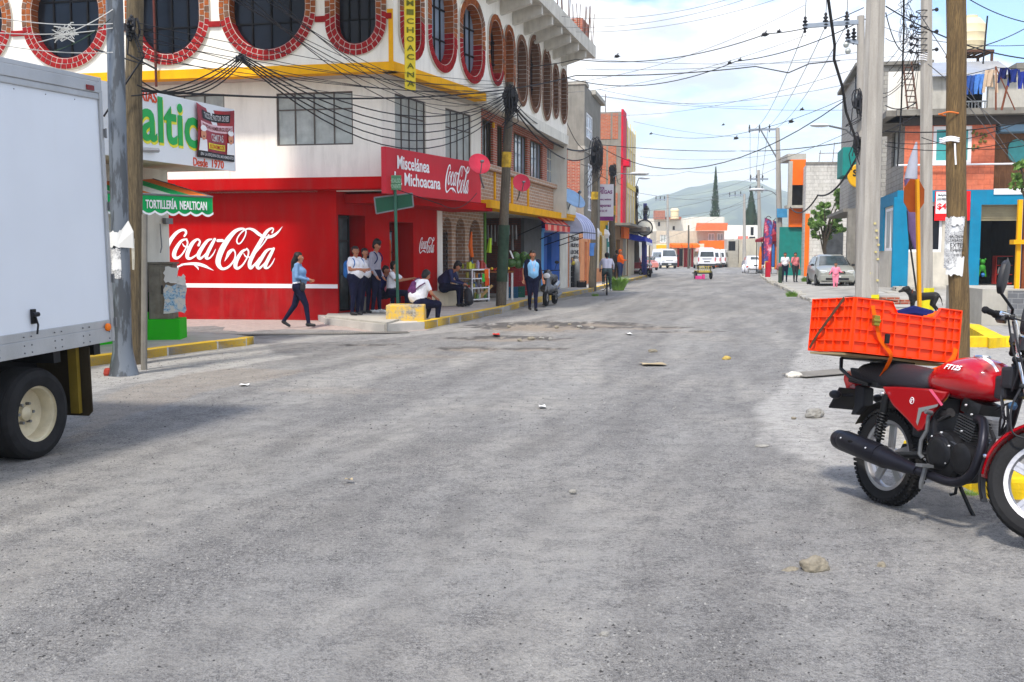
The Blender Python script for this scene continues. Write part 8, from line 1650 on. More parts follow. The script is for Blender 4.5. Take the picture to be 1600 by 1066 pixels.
w = person('young man in a grey hoodie and white trainers looking down at the corner step',gnd(587,489.5,.2),R_(75),1.68,dict(head=(0,-.05,1.56),face=(-.2,-1,-.35),wrL=(.20,-.1,.86),wrR=(-.20,-.1,.88),knL=(.1,-.04,.49),anL=(.1,-.06,.085)),top=HG,g=.98,hair='afro',sleeve='long',shoes=SHOEW,shape='m')
pack('dark backpack straps and pack of the young man in the grey hoodie',w,[((-.05,.19,1.08),(-.05,.18,1.28),.07,.07),((.05,.19,1.08),(.05,.18,1.28),.07,.07)],NAVY,straps=[[(.13,.11,1.38),(.14,-.05,1.40),(.15,-.12,1.25),(.16,-.0,1.1)],[(-.13,.11,1.38),(-.14,-.05,1.40),(-.15,-.12,1.25),(-.16,-.0,1.1)]])
bn_ = thing('low_bench','low masonry bench under the shop window behind the green sign post','bench',at(607,470,25.2),.42); bn_.location.z = .18
m_ = MB(); m_.box(-.9,1.0,-.2,.25,.38,.46); m_.build('seat',REDD,bn_,bevel=.01); m_ = MB(); m_.box(-.8,-.6,-.15,.2,0,.38); m_.box(.6,.8,-.15,.2,0,.38); m_.build('leg',CONCD,bn_)
PNK = M('pink_bag',srgb(220,130,150),.8,var=.2)
s1 = at(600,470,25); s1.z = .14
w = person('seated girl in navy holding a pink bag on the low bench',s1,R_(55),1.5,dict(wrL=(.05,-.25,.75),wrR=(-.05,-.2,1.0),face=(.1,-1,-.3)),base=SIT,top=NAVY,sleeve='long',hair='tail')
pack('pink bag on the lap of the seated girl',w,[((-.12,-.27,.66),(.12,-.27,.66),.11,.11),((-.08,-.25,.74),(.08,-.25,.74),.08,.08)],PNK,'bag','pink_bag')
s2 = at(612,470,24.7); s2.z = .16
person('seated man in a white shirt with a dark apron reaching forward on the low bench',s2,R_(80),1.62,dict(elL=(.22,-.25,.82),wrL=(.12,-.5,.86),elR=(-.22,-.2,.80),wrR=(-.12,-.45,.84)),base=SIT,top=WSH,shape='m',hem=BLKP,hair='short')
# the one sitting on the painted block, seen from behind
FB_ = bl.location; s3 = at(654,478,22.5); s3.z = zk-.50
PKP = M('pack_purple',srgb(98,52,96),.8,var=.4,vs=12,bump=.5)
w = person('heavy person in a white shirt sitting on the yellow block with back to the camera',s3,R_(128),1.66,dict(SIT,knL=(.15,-.38,.44),knR=(-.13,-.44,.48),anL=(.18,-.30,.10),anR=(-.10,-.42,.04),chest=(0,-.06,.88),neck=(0,-.13,1.03),head=(0,-.21,1.11),face=(0,-1,-.6),shL=(.20,-.08,.98),shR=(-.20,-.08,.98),elL=(.29,-.1,.74),elR=(-.28,-.16,.72),wrL=(.18,-.34,.62),wrR=(-.16,-.36,.62)),base=SIT,g=1.35,shape='m',shoes=SHOEB,hair='short')
pack('small purple sling backpack on the back of the person sitting on the block',w,[((.05,.15,.78),(.0,.12,.94),.085,.06),((-.05,.15,.76),(-.02,.13,.86),.075,.06)],PKP,straps=[[(0,.12,.98),(.02,.04,1.04),(.1,-.1,1.06)],[(.06,.16,.74),(.2,.06,.76),(.24,-.05,.8)],[(-.06,.15,.78),(-.18,.10,.88),(-.24,-.02,.96)]])
# hooded sitter
b2_ = thing('low_bench','small pale stool block under the person in the dark blue hoodie','bench',gnd(697,478,.16),.5); MB().box(-.5,.3,-.15,.2,0,.42).build('seat',CREAM,b2_,bevel=.02)
s4 = gnd(695,479,.16); HD = M('hoodie_blue',srgb(50,54,88),.9,var=.25,vs=8,bump=.5)
w = person('person in a dark blue hoodie sitting bent forward before the red pillar',s4,R_(75),1.72,dict(SIT,chest=(0,-.13,.84),neck=(0,-.26,.98),head=(0,-.36,1.04),face=(0,-1,-.5),shL=(.19,-.20,.93),shR=(-.19,-.20,.93),elL=(.22,-.28,.68),elR=(-.22,-.28,.68),wrL=(.07,-.52,.60),wrR=(-.07,-.52,.60)),base=SIT,top=HD,sleeve='long',g=1.12,shape='m',hair='afro')
o = pack('black rucksack standing between the feet of the hooded person',w,[((-.02,-.66,.14),(-.02,-.64,.40),.12,.10),((.08,-.66,.14),(.08,-.64,.38),.11,.09)],BLKP,straps=[[(0,-.6,.48),(.05,-.62,.56),(.1,-.6,.48)]])
# man in the vest
VB = M('shirt_sky',srgb(132,184,226),.85,var=.08,bump=.4,bs=25); VN = M('vest_navy',srgb(24,26,48),.85,var=.2,bump=.4)
lv = gnd(832,486); w = person('man in a sky blue shirt, navy vest and lanyard walking towards the camera',lv,R_(12),1.66,dict(knL=(.08,-.06,.49),anL=(.06,-.14,.085),knR=(-.08,.0,.48),anR=(-.05,.14,.10),elL=(.25,.06,1.12),wrL=(.29,-.02,.88),elR=(-.25,.04,1.12),wrR=(-.27,-.06,.88)),top=VB,g=1.14,shape='m',hair='short')
v = thing('vest',None,None); v.parent = w; remesh([(V(s_*.165,.01,.96),V(s_*.15,.0,1.36),.115,.092,0) for s_ in (-1,1)]+[(V(-.1,.07,1.0),V(.1,.07,1.0),.13,.13,0),(V(-.1,.07,1.3),V(.1,.07,1.3),.11,.11,0)],.014,'vest_body',[VN],v,None)
m_ = MB(); m_.tube([(-.06,-.10,1.42),(-.03,-.155,1.3),(0,-.175,1.2),(.03,-.155,1.3),(.06,-.10,1.42)],.007,5); m_.box(-.03,.03,-.19,-.18,1.1,1.19); m_.build('lanyard',M('badge',srgb(206,190,200),.5),w)
# cyclist
cb = gnd(948,461,0); GT_ = M('trousers_green_grey',srgb(84,98,98),.85,var=.2); LV = M('shirt_lilac',srgb(212,208,222),.85,var=.06)
bk = thing('bicycle','bicycle ridden away from the camera along the left kerb','bicycle',cb,R_(-4))
def bwheel(y):
    r = thing('wheel',None,None,(0,y,0)); r.parent = bk; m = MB(); m.tube([(0,.33*cos(k*pi/18),.34+.33*sin(k*pi/18)) for k in range(36)],.018,6,closed=True); m.build('tyre',BLACK,r); m = MB(); m.tube([(0,.305*cos(k*pi/18),.34+.305*sin(k*pi/18)) for k in range(36)],.01,5,closed=True); m.build('rim',ALU,r); m = MB(); [m.tube([(0,0,.34),(0,.3*cos(k*pi/9),.34+.3*sin(k*pi/9))],.003,3) for k in range(18)]; m.build('spokes',ALU,r)
bwheel(-.5); bwheel(.52)
m_ = MB(); m_.tube([(0,-.5,.34),(0,-.1,.32),(0,-.18,.82),(0,-.5,.34)],.016,6); m_.tube([(0,-.1,.32),(0,.38,.78),(0,-.16,.75)],.018,6); m_.tube([(0,.52,.34),(0,.36,.95)],.018,6); m_.tube([(-.28,.22,.98),(-.1,.36,1.0),(.1,.36,1.0),(.28,.22,.98)],.013,6); m_.tube([(-.1,-.5,.36),(-.1,-.55,.7),(.1,-.55,.7),(.1,-.5,.36)],.012,5); m_.box(-.08,.08,-.75,-.2,.70,.72); m_.build('frame',BLKM,bk,smooth=True)
m_ = MB(); m_.sph((0,-.2,.88),.12,10,sc=(.8,1.1,.4)); m_.build('saddle',BLKP,bk,smooth=True); m_ = MB(); m_.tube([(-.12,-.1,.18),(.0,-.1,.30),(.12,-.1,.44)],.012,5); m_.box(-.2,-.1,-.14,-.04,.16,.18); m_.box(.1,.2,-.14,-.04,.43,.45); m_.build('pedals',BLKM,bk)
person('cyclist in a pale lilac shirt seen from behind on the left of the road',cb,R_(176),1.62,dict(hipL=(.10,.15,.96),hipR=(-.10,.15,.96),knL=(.14,-.22,.80),knR=(-.13,-.1,.58),anL=(.15,.02,.50),anR=(-.15,.05,.22),waist=(0,.12,1.10),chest=(0,.02,1.30),neck=(0,-.08,1.46),head=(0,-.13,1.57),shL=(.18,-.05,1.40),shR=(-.18,-.05,1.40),elL=(.27,-.15,1.2),elR=(-.27,-.15,1.2),wrL=(.27,-.3,1.03),wrR=(-.27,-.3,1.03)),top=LV,legs=GT_,g=1.12,shape='m',sleeve='long',shoes=SHOEW)
# people on the far left pavement
OV = M('hi_vis_orange',srgb(244,104,20),.7,var=.08)
p = at(969,430,55); p.z = .14; w = person('person in an orange work jacket on the left pavement behind the weeds',p,R_(60),1.68,dict(elR=(-.2,-.18,1.14),wrR=(-.1,-.36,1.12)),top=OV,sleeve='long',legs=M('jeans_far',srgb(56,70,110),.9),shape='m',g=1.2,vox=.022,hairm=M('cap_orange',srgb(214,100,40),.7))
p = at(963.5,430,56.5); p.z = .14; person('dark clothed person half hidden beyond the orange work jacket',p,R_(200),1.66,top=BLKP,sleeve='long',legs=BLKP,vox=.022)
# right pavement
PKT = M('pink_top',srgb(206,120,124),.85,var=.15)
p = at(1226,440,54); p.z = .14; w = person('woman in a white top carrying a large dusty pink bag on the right pavement',p,R_(-8),1.52,dict(elL=(.24,.0,1.1),wrL=(.24,-.14,.92),knL=(.09,-.1,.49),anL=(.08,-.14,.09)),top=WSH,g=1.1,vox=.02,hair='tail')
pack('large dusty pink bag at the side of the woman in the white top',w,[((-.30,-.05,.95),(-.34,-.02,.80),.14,.16),((-.28,.05,.9),(-.38,.05,.78),.12,.12)],M('dusty_pink',srgb(164,104,108),.85,var=.3),'bag','shopping_bag',vox=.02)
p = at(1242,440,53.4); p.z = .14; person('woman in a pink top and black leggings beside the woman with the large bag',p,R_(5),1.52,dict(elR=(-.24,-.05,1.12),wrR=(-.14,-.16,1.38),knR=(-.09,-.08,.49),anR=(-.09,-.1,.09)),top=PKT,legs=BLKP,sleeve='long',g=1.15,vox=.02,hair='tail')
PKC = M('child_pink',srgb(240,140,166),.85,var=.12)
p = gnd(1305,455,.07); person('small child in a pink tracksuit running on the right pavement before the silver car',p,R_(-15),1.16,dict(knL=(.08,-.1,.50),anL=(.07,.08,.12),knR=(-.08,-.04,.48),anR=(-.08,-.08,.085),elL=(.27,.0,1.14),wrL=(.36,-.18,1.12),elR=(-.27,.0,1.14),wrR=(-.34,-.16,1.02),head=(0,-.02,1.57)),top=PKC,legs=PKC,sleeve='long',skin=SKIN2,vox=.018,shape='m',hair='tail',g=1.08)
p = at(1004,426,82); p.z = .1; 
# dog
DOGM = M('dog_coat',(.016,.014,.013),.5,var=.4,vs=6,bump=.3,bs=80)
dp = gnd(1444,497,.14); dg_ = thing('dog','black dog standing side-on behind the orange crate facing left','dog',dp,R_(4)); k_ = .92
dc = [((-.30,0,.56),(-.05,0,.52),.115,.10),((-.05,0,.53),(.26,0,.55),.10,.095),((-.31,0,.57),(-.45,0,.69),.092,.072),((-.46,0,.71),(-.52,0,.705),.078,.07),((-.54,0,.69),(-.645,0,.655),.046,.034),((-.30,0,.48),(-.28,0,.5),.10,.1)]
for s in (-1,1):
    dc += [((-.30,s*.06,.50),(-.31,s*.06,.28),.045,.028),((-.31,s*.06,.28),(-.30,s*.06,.06),.026,.022),((-.30,s*.06,.035),(-.35,s*.06,.03),.028,.022)]
    dc += [((.26,s*.055,.52),(.20,s*.07,.33),.075,.042),((.20,s*.07,.33),(.33,s*.07,.20),.034,.024),((.33,s*.07,.20),(.31,s*.07,.05),.022,.022),((.30,s*.07,.035),(.26,s*.07,.03),.028,.022)]
    dc += [((-.45,s*.045,.77),(-.42,s*.085,.73),.026,.018)]
dc += [((.34,0,.58),(.42,0,.46),.028,.018),((.42,0,.46),(.46,0,.30),.018,.012)]
ex = MB(); [ex.sph((-.575,s*.035,.725),.012,6,0) for s in (-1,1)]; ex.sph((-.685,0,.67),.016,6,0)
o = remesh([(V(*a)*k_,V(*b)*k_,ra*k_,rb*k_,0) for a,b,ra,rb in dc],.014,'body',[DOGM,DOGM],dg_,ex); m_ = MB(); m_.tube([V(-.36+.03*sin(t),.075*cos(t),.63+.065*sin(t))*k_ for t in [i*pi/8 for i in range(16)]],.012,5,closed=True); m_.build('collar',M('dog_collar',srgb(120,60,40),.7),dg_)
# ------------------------------------------------------------ vehicles down the street
def car_loft(secs,mat,par,name='body'):
    """secs: (y, zb, zs, zr, wb, wr): bottom, shoulder, roof heights and half widths"""
    m = MB(); vs = []; n = 12
    for y,zb_,zs,zr,wb,wr in secs:
        q = [(-wb*.9,zb_),(-wb,zb_+.12),(-wb*1.01,(zb_+zs)/2),(-wb*.97,zs),(-wr,zr-.06),(-wr*.8,zr)]
        vs += [V(x,y,z) for x,z in q]+[V(-x,y,z) for x,z in reversed(q)]
    fs = [(i*n+j,i*n+(j+1) % n,(i+1)*n+(j+1) % n,(i+1)*n+j) for i in range(len(secs)-1) for j in range(n)]+[tuple(range(n)),tuple((len(secs)-1)*n+j for j in reversed(range(n)))]
    m.add(vs,fs); return m.build(name,mat,par,smooth=32)
def cwheel(par,x,y,r,w=.18):
    q = thing('wheel',None,None,(x,y,0)); q.parent = par; s = 1 if x > 0 else -1; m = MB(); m.lathe([(r*.6,-w/2),(r*.93,-w/2),(r,-w*.3),(r,w*.3),(r*.93,w/2),(r*.6,w/2)],24,(0,0,r),'x'); m.build('tyre',BLACK,q,smooth=40)
    m = MB(); m.lathe([(.01,s*w*.52),(r*.3,s*w*.55),(r*.58,s*w*.5),(r*.62,s*w*.3)],16,(0,0,r),'x',caps=False); m.build('rim',STEEL,q,smooth=True)
def pan(par,pts,mat,name,th=(0,-.01,0)): m = MB(); m.prism(pts,th); return m.build(name,mat,par)
WG = M('windscreen',(.05,.065,.075),.08,var=.5,vs=1.5,bump=0,spec=1); LAMPW = M('lamp_glass',srgb(226,228,230),.15,bump=0); LAMPR = M('lamp_red',srgb(190,20,24),.25,bump=0); BUMP = M('bumper_grey',srgb(60,62,64),.6)
# silver car, front towards the camera (front is -y)
SC_ = M('car_silver',srgb(182,184,176),.3,.5,var=.05,vs=1,bump=0,coat=.6)
p = gnd(1296,446,.12); p.z = .12; car = thing('silver_car','silver hatchback parked nose out on the right pavement','car',(p.x+.1,p.y+.3,.1),R_(-8)); car.scale = (1.02,)*3
car_loft([(-1.95,.25,.62,.66,.70,.60),(-1.85,.2,.72,.76,.80,.68),(-1.2,.2,.86,.92,.83,.70),(-.95,.2,.90,.97,.83,.72)],SC_,car,'bonnet')
car_loft([(-1.0,.2,.90,.98,.83,.70),(-.3,.2,.92,1.38,.83,.60),(.1,.2,.93,1.45,.83,.60),(1.1,.2,.93,1.43,.83,.58),(1.75,.25,.92,.96,.80,.62),(1.85,.3,.80,.86,.76,.60)],SC_,car)
pan(car,[(-.66,-1.0,.965),(.66,-1.0,.965),(.53,-.33,1.37),(-.53,-.33,1.37)],WG,'windscreen',(0,-.02,.012))
for s in (-1,1): pan(car,[(s*.80,-.70,.96),(s*.80,1.35,.97),(s*.63,1.0,1.33),(s*.625,-.2,1.33)],WG,'side_window',(s*.015,0,0)); pan(car,[(s*.42,-1.93,.60),(s*.74,-1.80,.60),(s*.74,-1.78,.74),(s*.45,-1.90,.72)],LAMPW,'headlight',(0,-.03,.01)); cwheel(car,s*.76,-1.25,.29); cwheel(car,s*.76,1.2,.29); m = MB(); m.box(s*.84,s*.98,-.75,-.65,.92,1.02); m.build('wing_mirror',BLKP,car,bevel=.02)
pan(car,[(-.36,-1.97,.60),(.36,-1.97,.60),(.33,-1.95,.70),(-.33,-1.95,.70)],BLKP,'grille'); m = MB(); m.box(-.74,.74,-2.02,-1.9,.28,.52); m.build('bumper',SC_,car,bevel=.03); m = MB(); m.box(-.5,.5,-2.03,-2.0,.3,.4); m.build('air_intake',BLKP,car); m = MB(); m.box(-.16,.16,-2.045,-2.03,.42,.5); m.build('number_plate',PAPER,car)
# white beetle seen from behind (rear is -y)
CWH = M('car_white',srgb(232,232,236),.25,var=.03,bump=0,coat=.6); p = gnd(1176,427,0); bt = thing('white_beetle','small rounded white car seen from behind before the orange doorway','car',(p.x,p.y,0),R_(-6)); k_ = 1.0
car_loft([(-1.95,.38,.50,.54,.50,.42),(-1.8,.32,.70,.78,.58,.48),(-1.4,.3,.86,1.05,.60,.50),(-1.0,.3,.92,1.30,.62,.52),(-.5,.3,.94,1.46,.64,.52),(.1,.3,.94,1.48,.64,.52),(.55,.3,.92,1.30,.64,.50),(.8,.3,.88,.98,.62,.50),(1.5,.3,.74,.80,.5,.35),(1.9,.35,.55,.58,.35,.25)],CWH,bt)
for s in (-1,1):
    for y in (-1.25,1.2): m = MB(); m.T = Matrix.Translation((s*.62,y,.36)); m.sph((0,0,0),.42,16,sc=(.42,1.05,.95)); m.T = None; m.build('fender',CWH,bt,smooth=True); cwheel(bt,s*.66,y,.31,.16)
    m = MB(); m.sph((s*.66,-1.62,.55),.08,8,sc=(1,.6,1.3)); m.build('tail_light',LAMPR,bt,smooth=True)
pan(bt,[(-.36,-1.22,1.13),(.36,-1.22,1.13),(.30,-.88,1.36),(-.30,-.88,1.36)],WG,'rear_window',(0,-.03,.02)); m = MB(); m.box(-.72,.72,-2.02,-1.96,.34,.42); m.build('bumper',CHROME,bt,bevel=.02); m = MB(); m.box(-.15,.15,-1.93,-1.88,.62,.72); m.build('number_plate',BLKP,bt)
# minibuses
def van(label,px,py,rz,rear=True,s=1.0,z=0,h=2.05):
    p = gnd(px,py,z); v = thing('minibus',label,'minibus',(p.x,p.y+.4,z),rz); v.scale = (s,)*3
    car_loft([(-2.4,.35,.95,1.05,.80,.74),(-2.3,.3,1.1,1.4,.86,.78),(-1.9,.3,1.15,h-.03,.87,.72),(-1.2,.3,1.15,h+.08,.87,.70),(2.0,.3,1.15,h+.08,.87,.70),(2.35,.3,1.15,h-.05,.86,.70),(2.42,.35,1.1,h-.3,.84,.72)] if not rear else [(-2.42,.35,1.12,h-.12,.85,.73),(-2.36,.3,1.15,h,.87,.74),(-2.0,.3,1.15,h+.08,.87,.72),(1.4,.3,1.15,h+.08,.87,.70),(2.0,.3,1.15,h-.1,.87,.72),(2.35,.3,1.05,1.3,.85,.76),(2.45,.35,.9,.98,.80,.70)],CWH,v)
    if rear:
        pan(v,[(-.68,-2.43,1.22),(.68,-2.43,1.22),(.62,-2.415,1.72),(-.62,-2.415,1.72)],WG,'rear_window',(0,-.02,0))
        for q in (-1,1): m = MB(); m.box(q*.76,q*.86,-2.46,-2.40,.75,1.15); m.build('tail_light',LAMPR,v)
        m = MB(); m.box(-.45,.45,-2.46,-2.44,.98,1.04); m.box(-.3,.3,-2.46,-2.44,.70,.78); m.build('rear_lettering',BLKP,v); m = MB(); m.box(-.86,.86,-2.5,-2.3,.32,.52); m.build('bumper',BUMP,v,bevel=.03)
    else:
        pan(v,[(-.74,-2.31,1.30),(.74,-2.31,1.30),(.64,-1.99,1.94),(-.64,-1.99,1.94)],WG,'windscreen',(0,-.05,.03)); m = MB(); m.box(-.86,.86,-2.52,-2.3,.32,.62); m.build('bumper',BUMP,v,bevel=.03)
        for q in (-1,1): m = MB(); m.box(q*.55,q*.83,-2.46,-2.36,.78,.98); m.build('headlight',LAMPW,v,bevel=.02); m = MB(); m.box(q*.88,q*1.06,-2.15,-2.05,1.25,1.5); m.build('wing_mirror',BLKP,v,bevel=.02)
        m = MB(); m.box(-.4,.4,-2.45,-2.38,.86,.96); m.build('grille',CHROME,v); m = MB(); m.box(-.17,.17,-2.54,-2.52,.42,.52); m.build('number_plate',PAPER,v)
    for q in (-1,1):
        for y0,y1 in ((-1.8,-.6),(-.5,.6),(.7,1.7)): pan(v,[(q*.865,y0,1.22),(q*.865,y1,1.22),(q*.765,y1,1.75),(q*.765,y0,1.75)],WG,'side_window',(q*.012,0,0))
        cwheel(v,q*.80,-1.6,.33); cwheel(v,q*.80,1.55,.33)
    return v
van('white minibus facing the camera on the left side of the far road',1038,419.5,R_(6),False,1.05); van('nearest white minibus driving away, seen squarely from behind',1101,420,R_(-4),True,1.1); van('white minibus just right of the nearest one, partly hidden',1116,418.5,R_(-14),True,1.05); van('last white minibus angled at the far right of the three driving away',1129,417.5,R_(-22),True,1.05)
# dark car behind the beetle
p = gnd(1187,423,0); c2 = thing('grey_car','dark grey car mostly hidden behind the white beetle','car',(p.x+.6,p.y+6,0),R_(-5)); GC = M('car_dark',srgb(90,100,116),.3,.4,bump=0,coat=.5)
car_loft([(-1.9,.3,.85,.9,.80,.7),(-1.3,.25,.95,1.35,.82,.62),(.6,.25,.95,1.42,.82,.6),(1.9,.3,.8,.84,.78,.66)],GC,c2); [cwheel(c2,s*.75,y,.3) for s in (-1,1) for y in (-1.2,1.2)]; pan(c2,[(-.6,-1.8,.98),(.6,-1.8,.98),(.55,-1.35,1.3),(-.55,-1.35,1.3)],WG,'rear_window',(0,-.05,.02))
# red pickup and light car at left
p = at(982,424,78); p.z = .0; rc2 = thing('red_pickup','dark red pickup parked on the left behind the wooden poles','pickup',(p.x,p.y,0),R_(8)); RC = M('car_dark_red',srgb(130,20,30),.3,bump=0,coat=.5)
car_loft([(-2.2,.35,.95,1.0,.82,.78),(-.6,.3,1.0,1.04,.85,.8),(-.5,.3,1.0,1.6,.85,.66),(.7,.3,1.0,1.62,.85,.66),(1.3,.3,.98,1.02,.84,.76),(2.3,.35,.85,.9,.8,.72)],RC,rc2); [cwheel(rc2,s*.8,y,.34) for s in (-1,1) for y in (-1.4,1.5)]; pan(rc2,[(-.6,-.56,1.1),(.6,-.56,1.1),(.56,-.51,1.52),(-.56,-.51,1.52)],WG,'rear_window',(0,-.03,0)); m = MB(); m.box(-.85,.85,-2.28,-2.15,.4,.55); m.build('bumper',CHROME,rc2)
p = gnd(1024,423,0); c3 = thing('pale_car','pale salmon hatchback parked behind the red motor tricycle','car',(p.x-.4,p.y+4,0),R_(8)); PC3 = M('car_salmon',srgb(206,130,118),.3,bump=0,coat=.5)
car_loft([(-1.9,.3,.7,.76,.78,.7),(-1.1,.25,.92,.98,.82,.7),(-.4,.25,.95,1.42,.82,.6),(1.2,.25,.95,1.42,.82,.6),(1.8,.3,.9,.95,.8,.66)],PC3,c3); [cwheel(c3,s*.75,y,.3) for s in (-1,1) for y in (-1.2,1.2)]; pan(c3,[(-.64,-1.08,1.0),(.64,-1.08,1.0),(.54,-.45,1.38),(-.54,-.45,1.38)],WG,'windscreen',(0,-.03,.015))
# two small motorbikes at the left kerb, a scooter in front
def small_bike(name,label,px,py,rz,mat,z=0,scooter=False,s=1):
    p = gnd(px,py,z); b = thing(name,label,'motorbike' if not scooter else 'scooter',p,rz); b.scale = (s,)*3
    for y in (-.62,.62):
        q = thing('wheel',None,None,(0,y,0)); q.parent = b; r_ = .25 if scooter else .30; m = MB(); m.lathe([(r_*.62,-.045),(r_*.9,-.055),(r_,0),(r_*.9,.055),(r_*.62,.045)],24,(0,0,r_),'x'); m.build('tyre',BLACK,q,smooth=40); m = MB(); m.lathe([(.01,-.04),(r_*.3,-.05),(r_*.62,-.04),(r_*.62,.04),(r_*.3,.05),(.01,.04)],16,(0,0,r_),'x',caps=False); m.build('rim',ALU,q,smooth=True)
    m = MB(); m.tube([(0,-.62,.28),(0,-.48,.75),(0,-.36,1.02)],.03,8); m.build('fork',CHROME,b); m = MB(); m.tube([(-.34,-.30,1.04),(-.15,-.38,1.03),(.15,-.38,1.03),(.34,-.30,1.04)],.014,6); [m.tube([(q*.2,-.36,1.04),(q*.26,-.38,1.22)],.007,5) for q in (-1,1)]; m.build('handlebar',BLKM,b)
    for q in (-1,1): m = MB(); m.sph((q*.27,-.38,1.27),.07,10,sc=(1,.25,.7)); m.build('mirror',BLKP,b,smooth=True)
    if scooter:
        remesh([(V(0,-.52,.45),V(0,-.40,.95),.12,.12,0),(V(-.1,-.46,.5),V(.1,-.46,.5),.12,.12,0),(V(-.1,-.42,.85),V(.1,-.42,.85),.10,.10,0)],.02,'front_shield',[mat],b); remesh([(V(0,-.62,.52),V(0,-.75,.44),.07,.05,0),(V(0,-.5,.55),V(0,-.68,.54),.06,.06,0)],.018,'front_mudguard',[mat],b)
        remesh([(V(-.08,.1,.5),V(-.07,.65,.62),.13,.11,0),(V(.08,.1,.5),V(.07,.65,.62),.13,.11,0),(V(0,.7,.66),V(0,.82,.7),.1,.07,0)],.02,'rear_body',[mat],b); m = MB(); m.box(-.16,.16,-.35,.15,.30,.36); m.build('floorboard',BLKP,b,bevel=.02)
        remesh([(V(0,.05,.76),V(0,.6,.80),.11,.11,0)],.02,'seat',[BLKP],b); m = MB(); m.sph((0,-.54,.88),.09,10,sc=(1.2,.5,.9)); m.build('headlight',LAMPW,b,smooth=True); m = MB(); m.tube([(.15,.2,.25),(.17,.7,.33)],.05,8); m.build('silencer',STEEL,b)
    else:
        remesh([(V(0,-.22,.80),V(0,.05,.78),.13,.11,0)],.02,'fuel_tank',[mat],b); remesh([(V(0,.1,.80),V(0,.6,.82),.09,.08,0)],.02,'seat',[BLKP],b); m = MB(); m.box(-.13,.13,-.22,.15,.28,.62); m.build('engine',BLKM,b,bevel=.03); m = MB(); m.sph((0,-.52,.85),.10,12,sc=(1,.6,1)); m.build('headlight',LAMPW,b,smooth=True); m = MB(); m.tube([(.14,.0,.3),(.16,.75,.36)],.045,8); m.build('silencer',STEEL,b); m = MB(); m.tube([(0,.62,.3),(0,.1,.45)],.03,6); m.tube([(0,-.4,.8),(0,.6,.7)],.03,6); m.build('frame',BLKM,b)
        g = arc_guard(0,.3,.34,.6,2.4,.14,n=10); g.T = None; g.v = [(y_,x_-.62,z_) for x_,y_,z_ in g.v]; g.build('front_mudguard',mat,b,smooth=True)
    m = MB(); m.tube([(-.1,.1,.28),(-.26,.12,.0)],.014,5); m.build('side_stand',BLKM,b); return b
small_bike('scooter','dark silver scooter parked facing the camera at the left kerb',860,477,R_(-14),M('scooter_silver',srgb(92,94,98),.22,.6,var=.45,vs=5,bump=0,coat=.5),.02,True,1.04)
small_bike('small_motorbike','red motorbike parked beyond the poles facing the camera',1016,433.5,R_(-8),M('car_dark_red',(0,)*3),0,False,1.05); small_bike('small_motorbike','black motorbike close against the far left kerb',1008,432.5,R_(20),BLKP,0,False,1)
small_bike('small_motorbike','dark motorbike on the pavement behind the post of the round sign',988,428,R_(70),BLKP,.12,False,1)
# hand cart on the road
p = gnd(1100,436.5,0); ct = thing('hand_cart','low loaded hand cart with yellow crates standing in the far road','cart',p,R_(5)); m = MB(); m.box(-.45,.45,0,1.2,.35,.42); m.tube([(-.4,0,.4),(-.4,-.1,.9)],.02,5); m.tube([(.4,0,.4),(.4,-.1,.9)],.02,5); m.build('platform',BLKM,ct); [cwheel(ct,s*.5,.2,.27,.1) for s in (-1,1)]
m = MB(); m.box(-.42,.42,.02,.9,.43,.55,0); [m.box(-.42+k*.14,-.38+k*.14,0,.02,.43,.82) for k in range(7)]; m.box(-.42,.42,-.01,.02,.78,.82); m.build('yellow_basket',M('basket_yellow',srgb(190,176,90),.6),ct)
m = MB(); m.box(-.6,-.2,-.35,-.1,.02,.22); m.box(-.15,0,-.3,-.1,.02,.32); o = m.build('pink_box',M('box_pink',srgb(214,70,140),.6)); o.location = p; tag(o,'pink and white boxes on the ground beside the hand cart','box')
# feather flags, stall
def feather(px,pyb,pyt,w,d,label,seed,bend=1):
    b = at(px,pyb,d); b.z = .12; r = thing('feather_flag',label,'flag',b); h = at(px,pyt,d).z-b.z; W_ = w/1600*d; m = MB(); pole_ = [V(0,0,0),V(0,0,h*.7),V(bend*W_*.15,0,h*.93),V(bend*W_*.5,0,h),V(bend*W_*.85,0,h*.97)]; m.tube(sm([tuple(q) for q in pole_],5),.025,5); m.build('flag_pole',BLKM,r); m = MB()
    def f(a,b_): z = h*(.25+.73*b_); ww = W_*min(1,.55+b_)*(1 if b_ < .85 else sqrt(max(0,1-((b_-.85)/.15)**2))*.8+.2); return V(bend*ww*a+.02,.08*sin(a*4+b_*5),z-.03*a)
    m.grid(f,6,24); m.grid(lambda a,b_: f(a,b_)+V(0,.01,0),6,24); n = NT('flag_print%d' % seed); q = n.noise(1.6,5,.7,n.coord((1,1,1.4)),W=0) if False else n.noise(1.3+seed*.1,5,.7); n.set(Base_Color=n.ramp(q,[(.36,srgb(80,110,190)),(.46,srgb(60,50,110)),(.54,srgb(200,50,80)),(.64,srgb(224,190,210))]),Roughness=.6); m.build('cloth',n.m,r,smooth=True)
feather(1192,430,338,13,70,'tall printed feather flag in blue and red at the right pavement',1); feather(1205,426,342,10,78,'second narrower feather flag just behind the tall one',2)
b = at(1207,424,76); b.z = .1; st2 = thing('market_stall','small street stall with a dark red awning and colourful goods by the flags','stall',b); m = MB(); m.prism([(-.9,0,2.6),(1.3,0,3.4),(1.3,0,2.5),(-.9,0,2.4)],(0,1.8,0)); m.build('awning',M('stall_red',srgb(150,30,44),.7),st2); m = MB(); [m.cyl((x,y,0),(x,y,2.6),.03) for x in (-.8,1.2) for y in (.1,1.7)]; m.build('post',BLKM,st2)
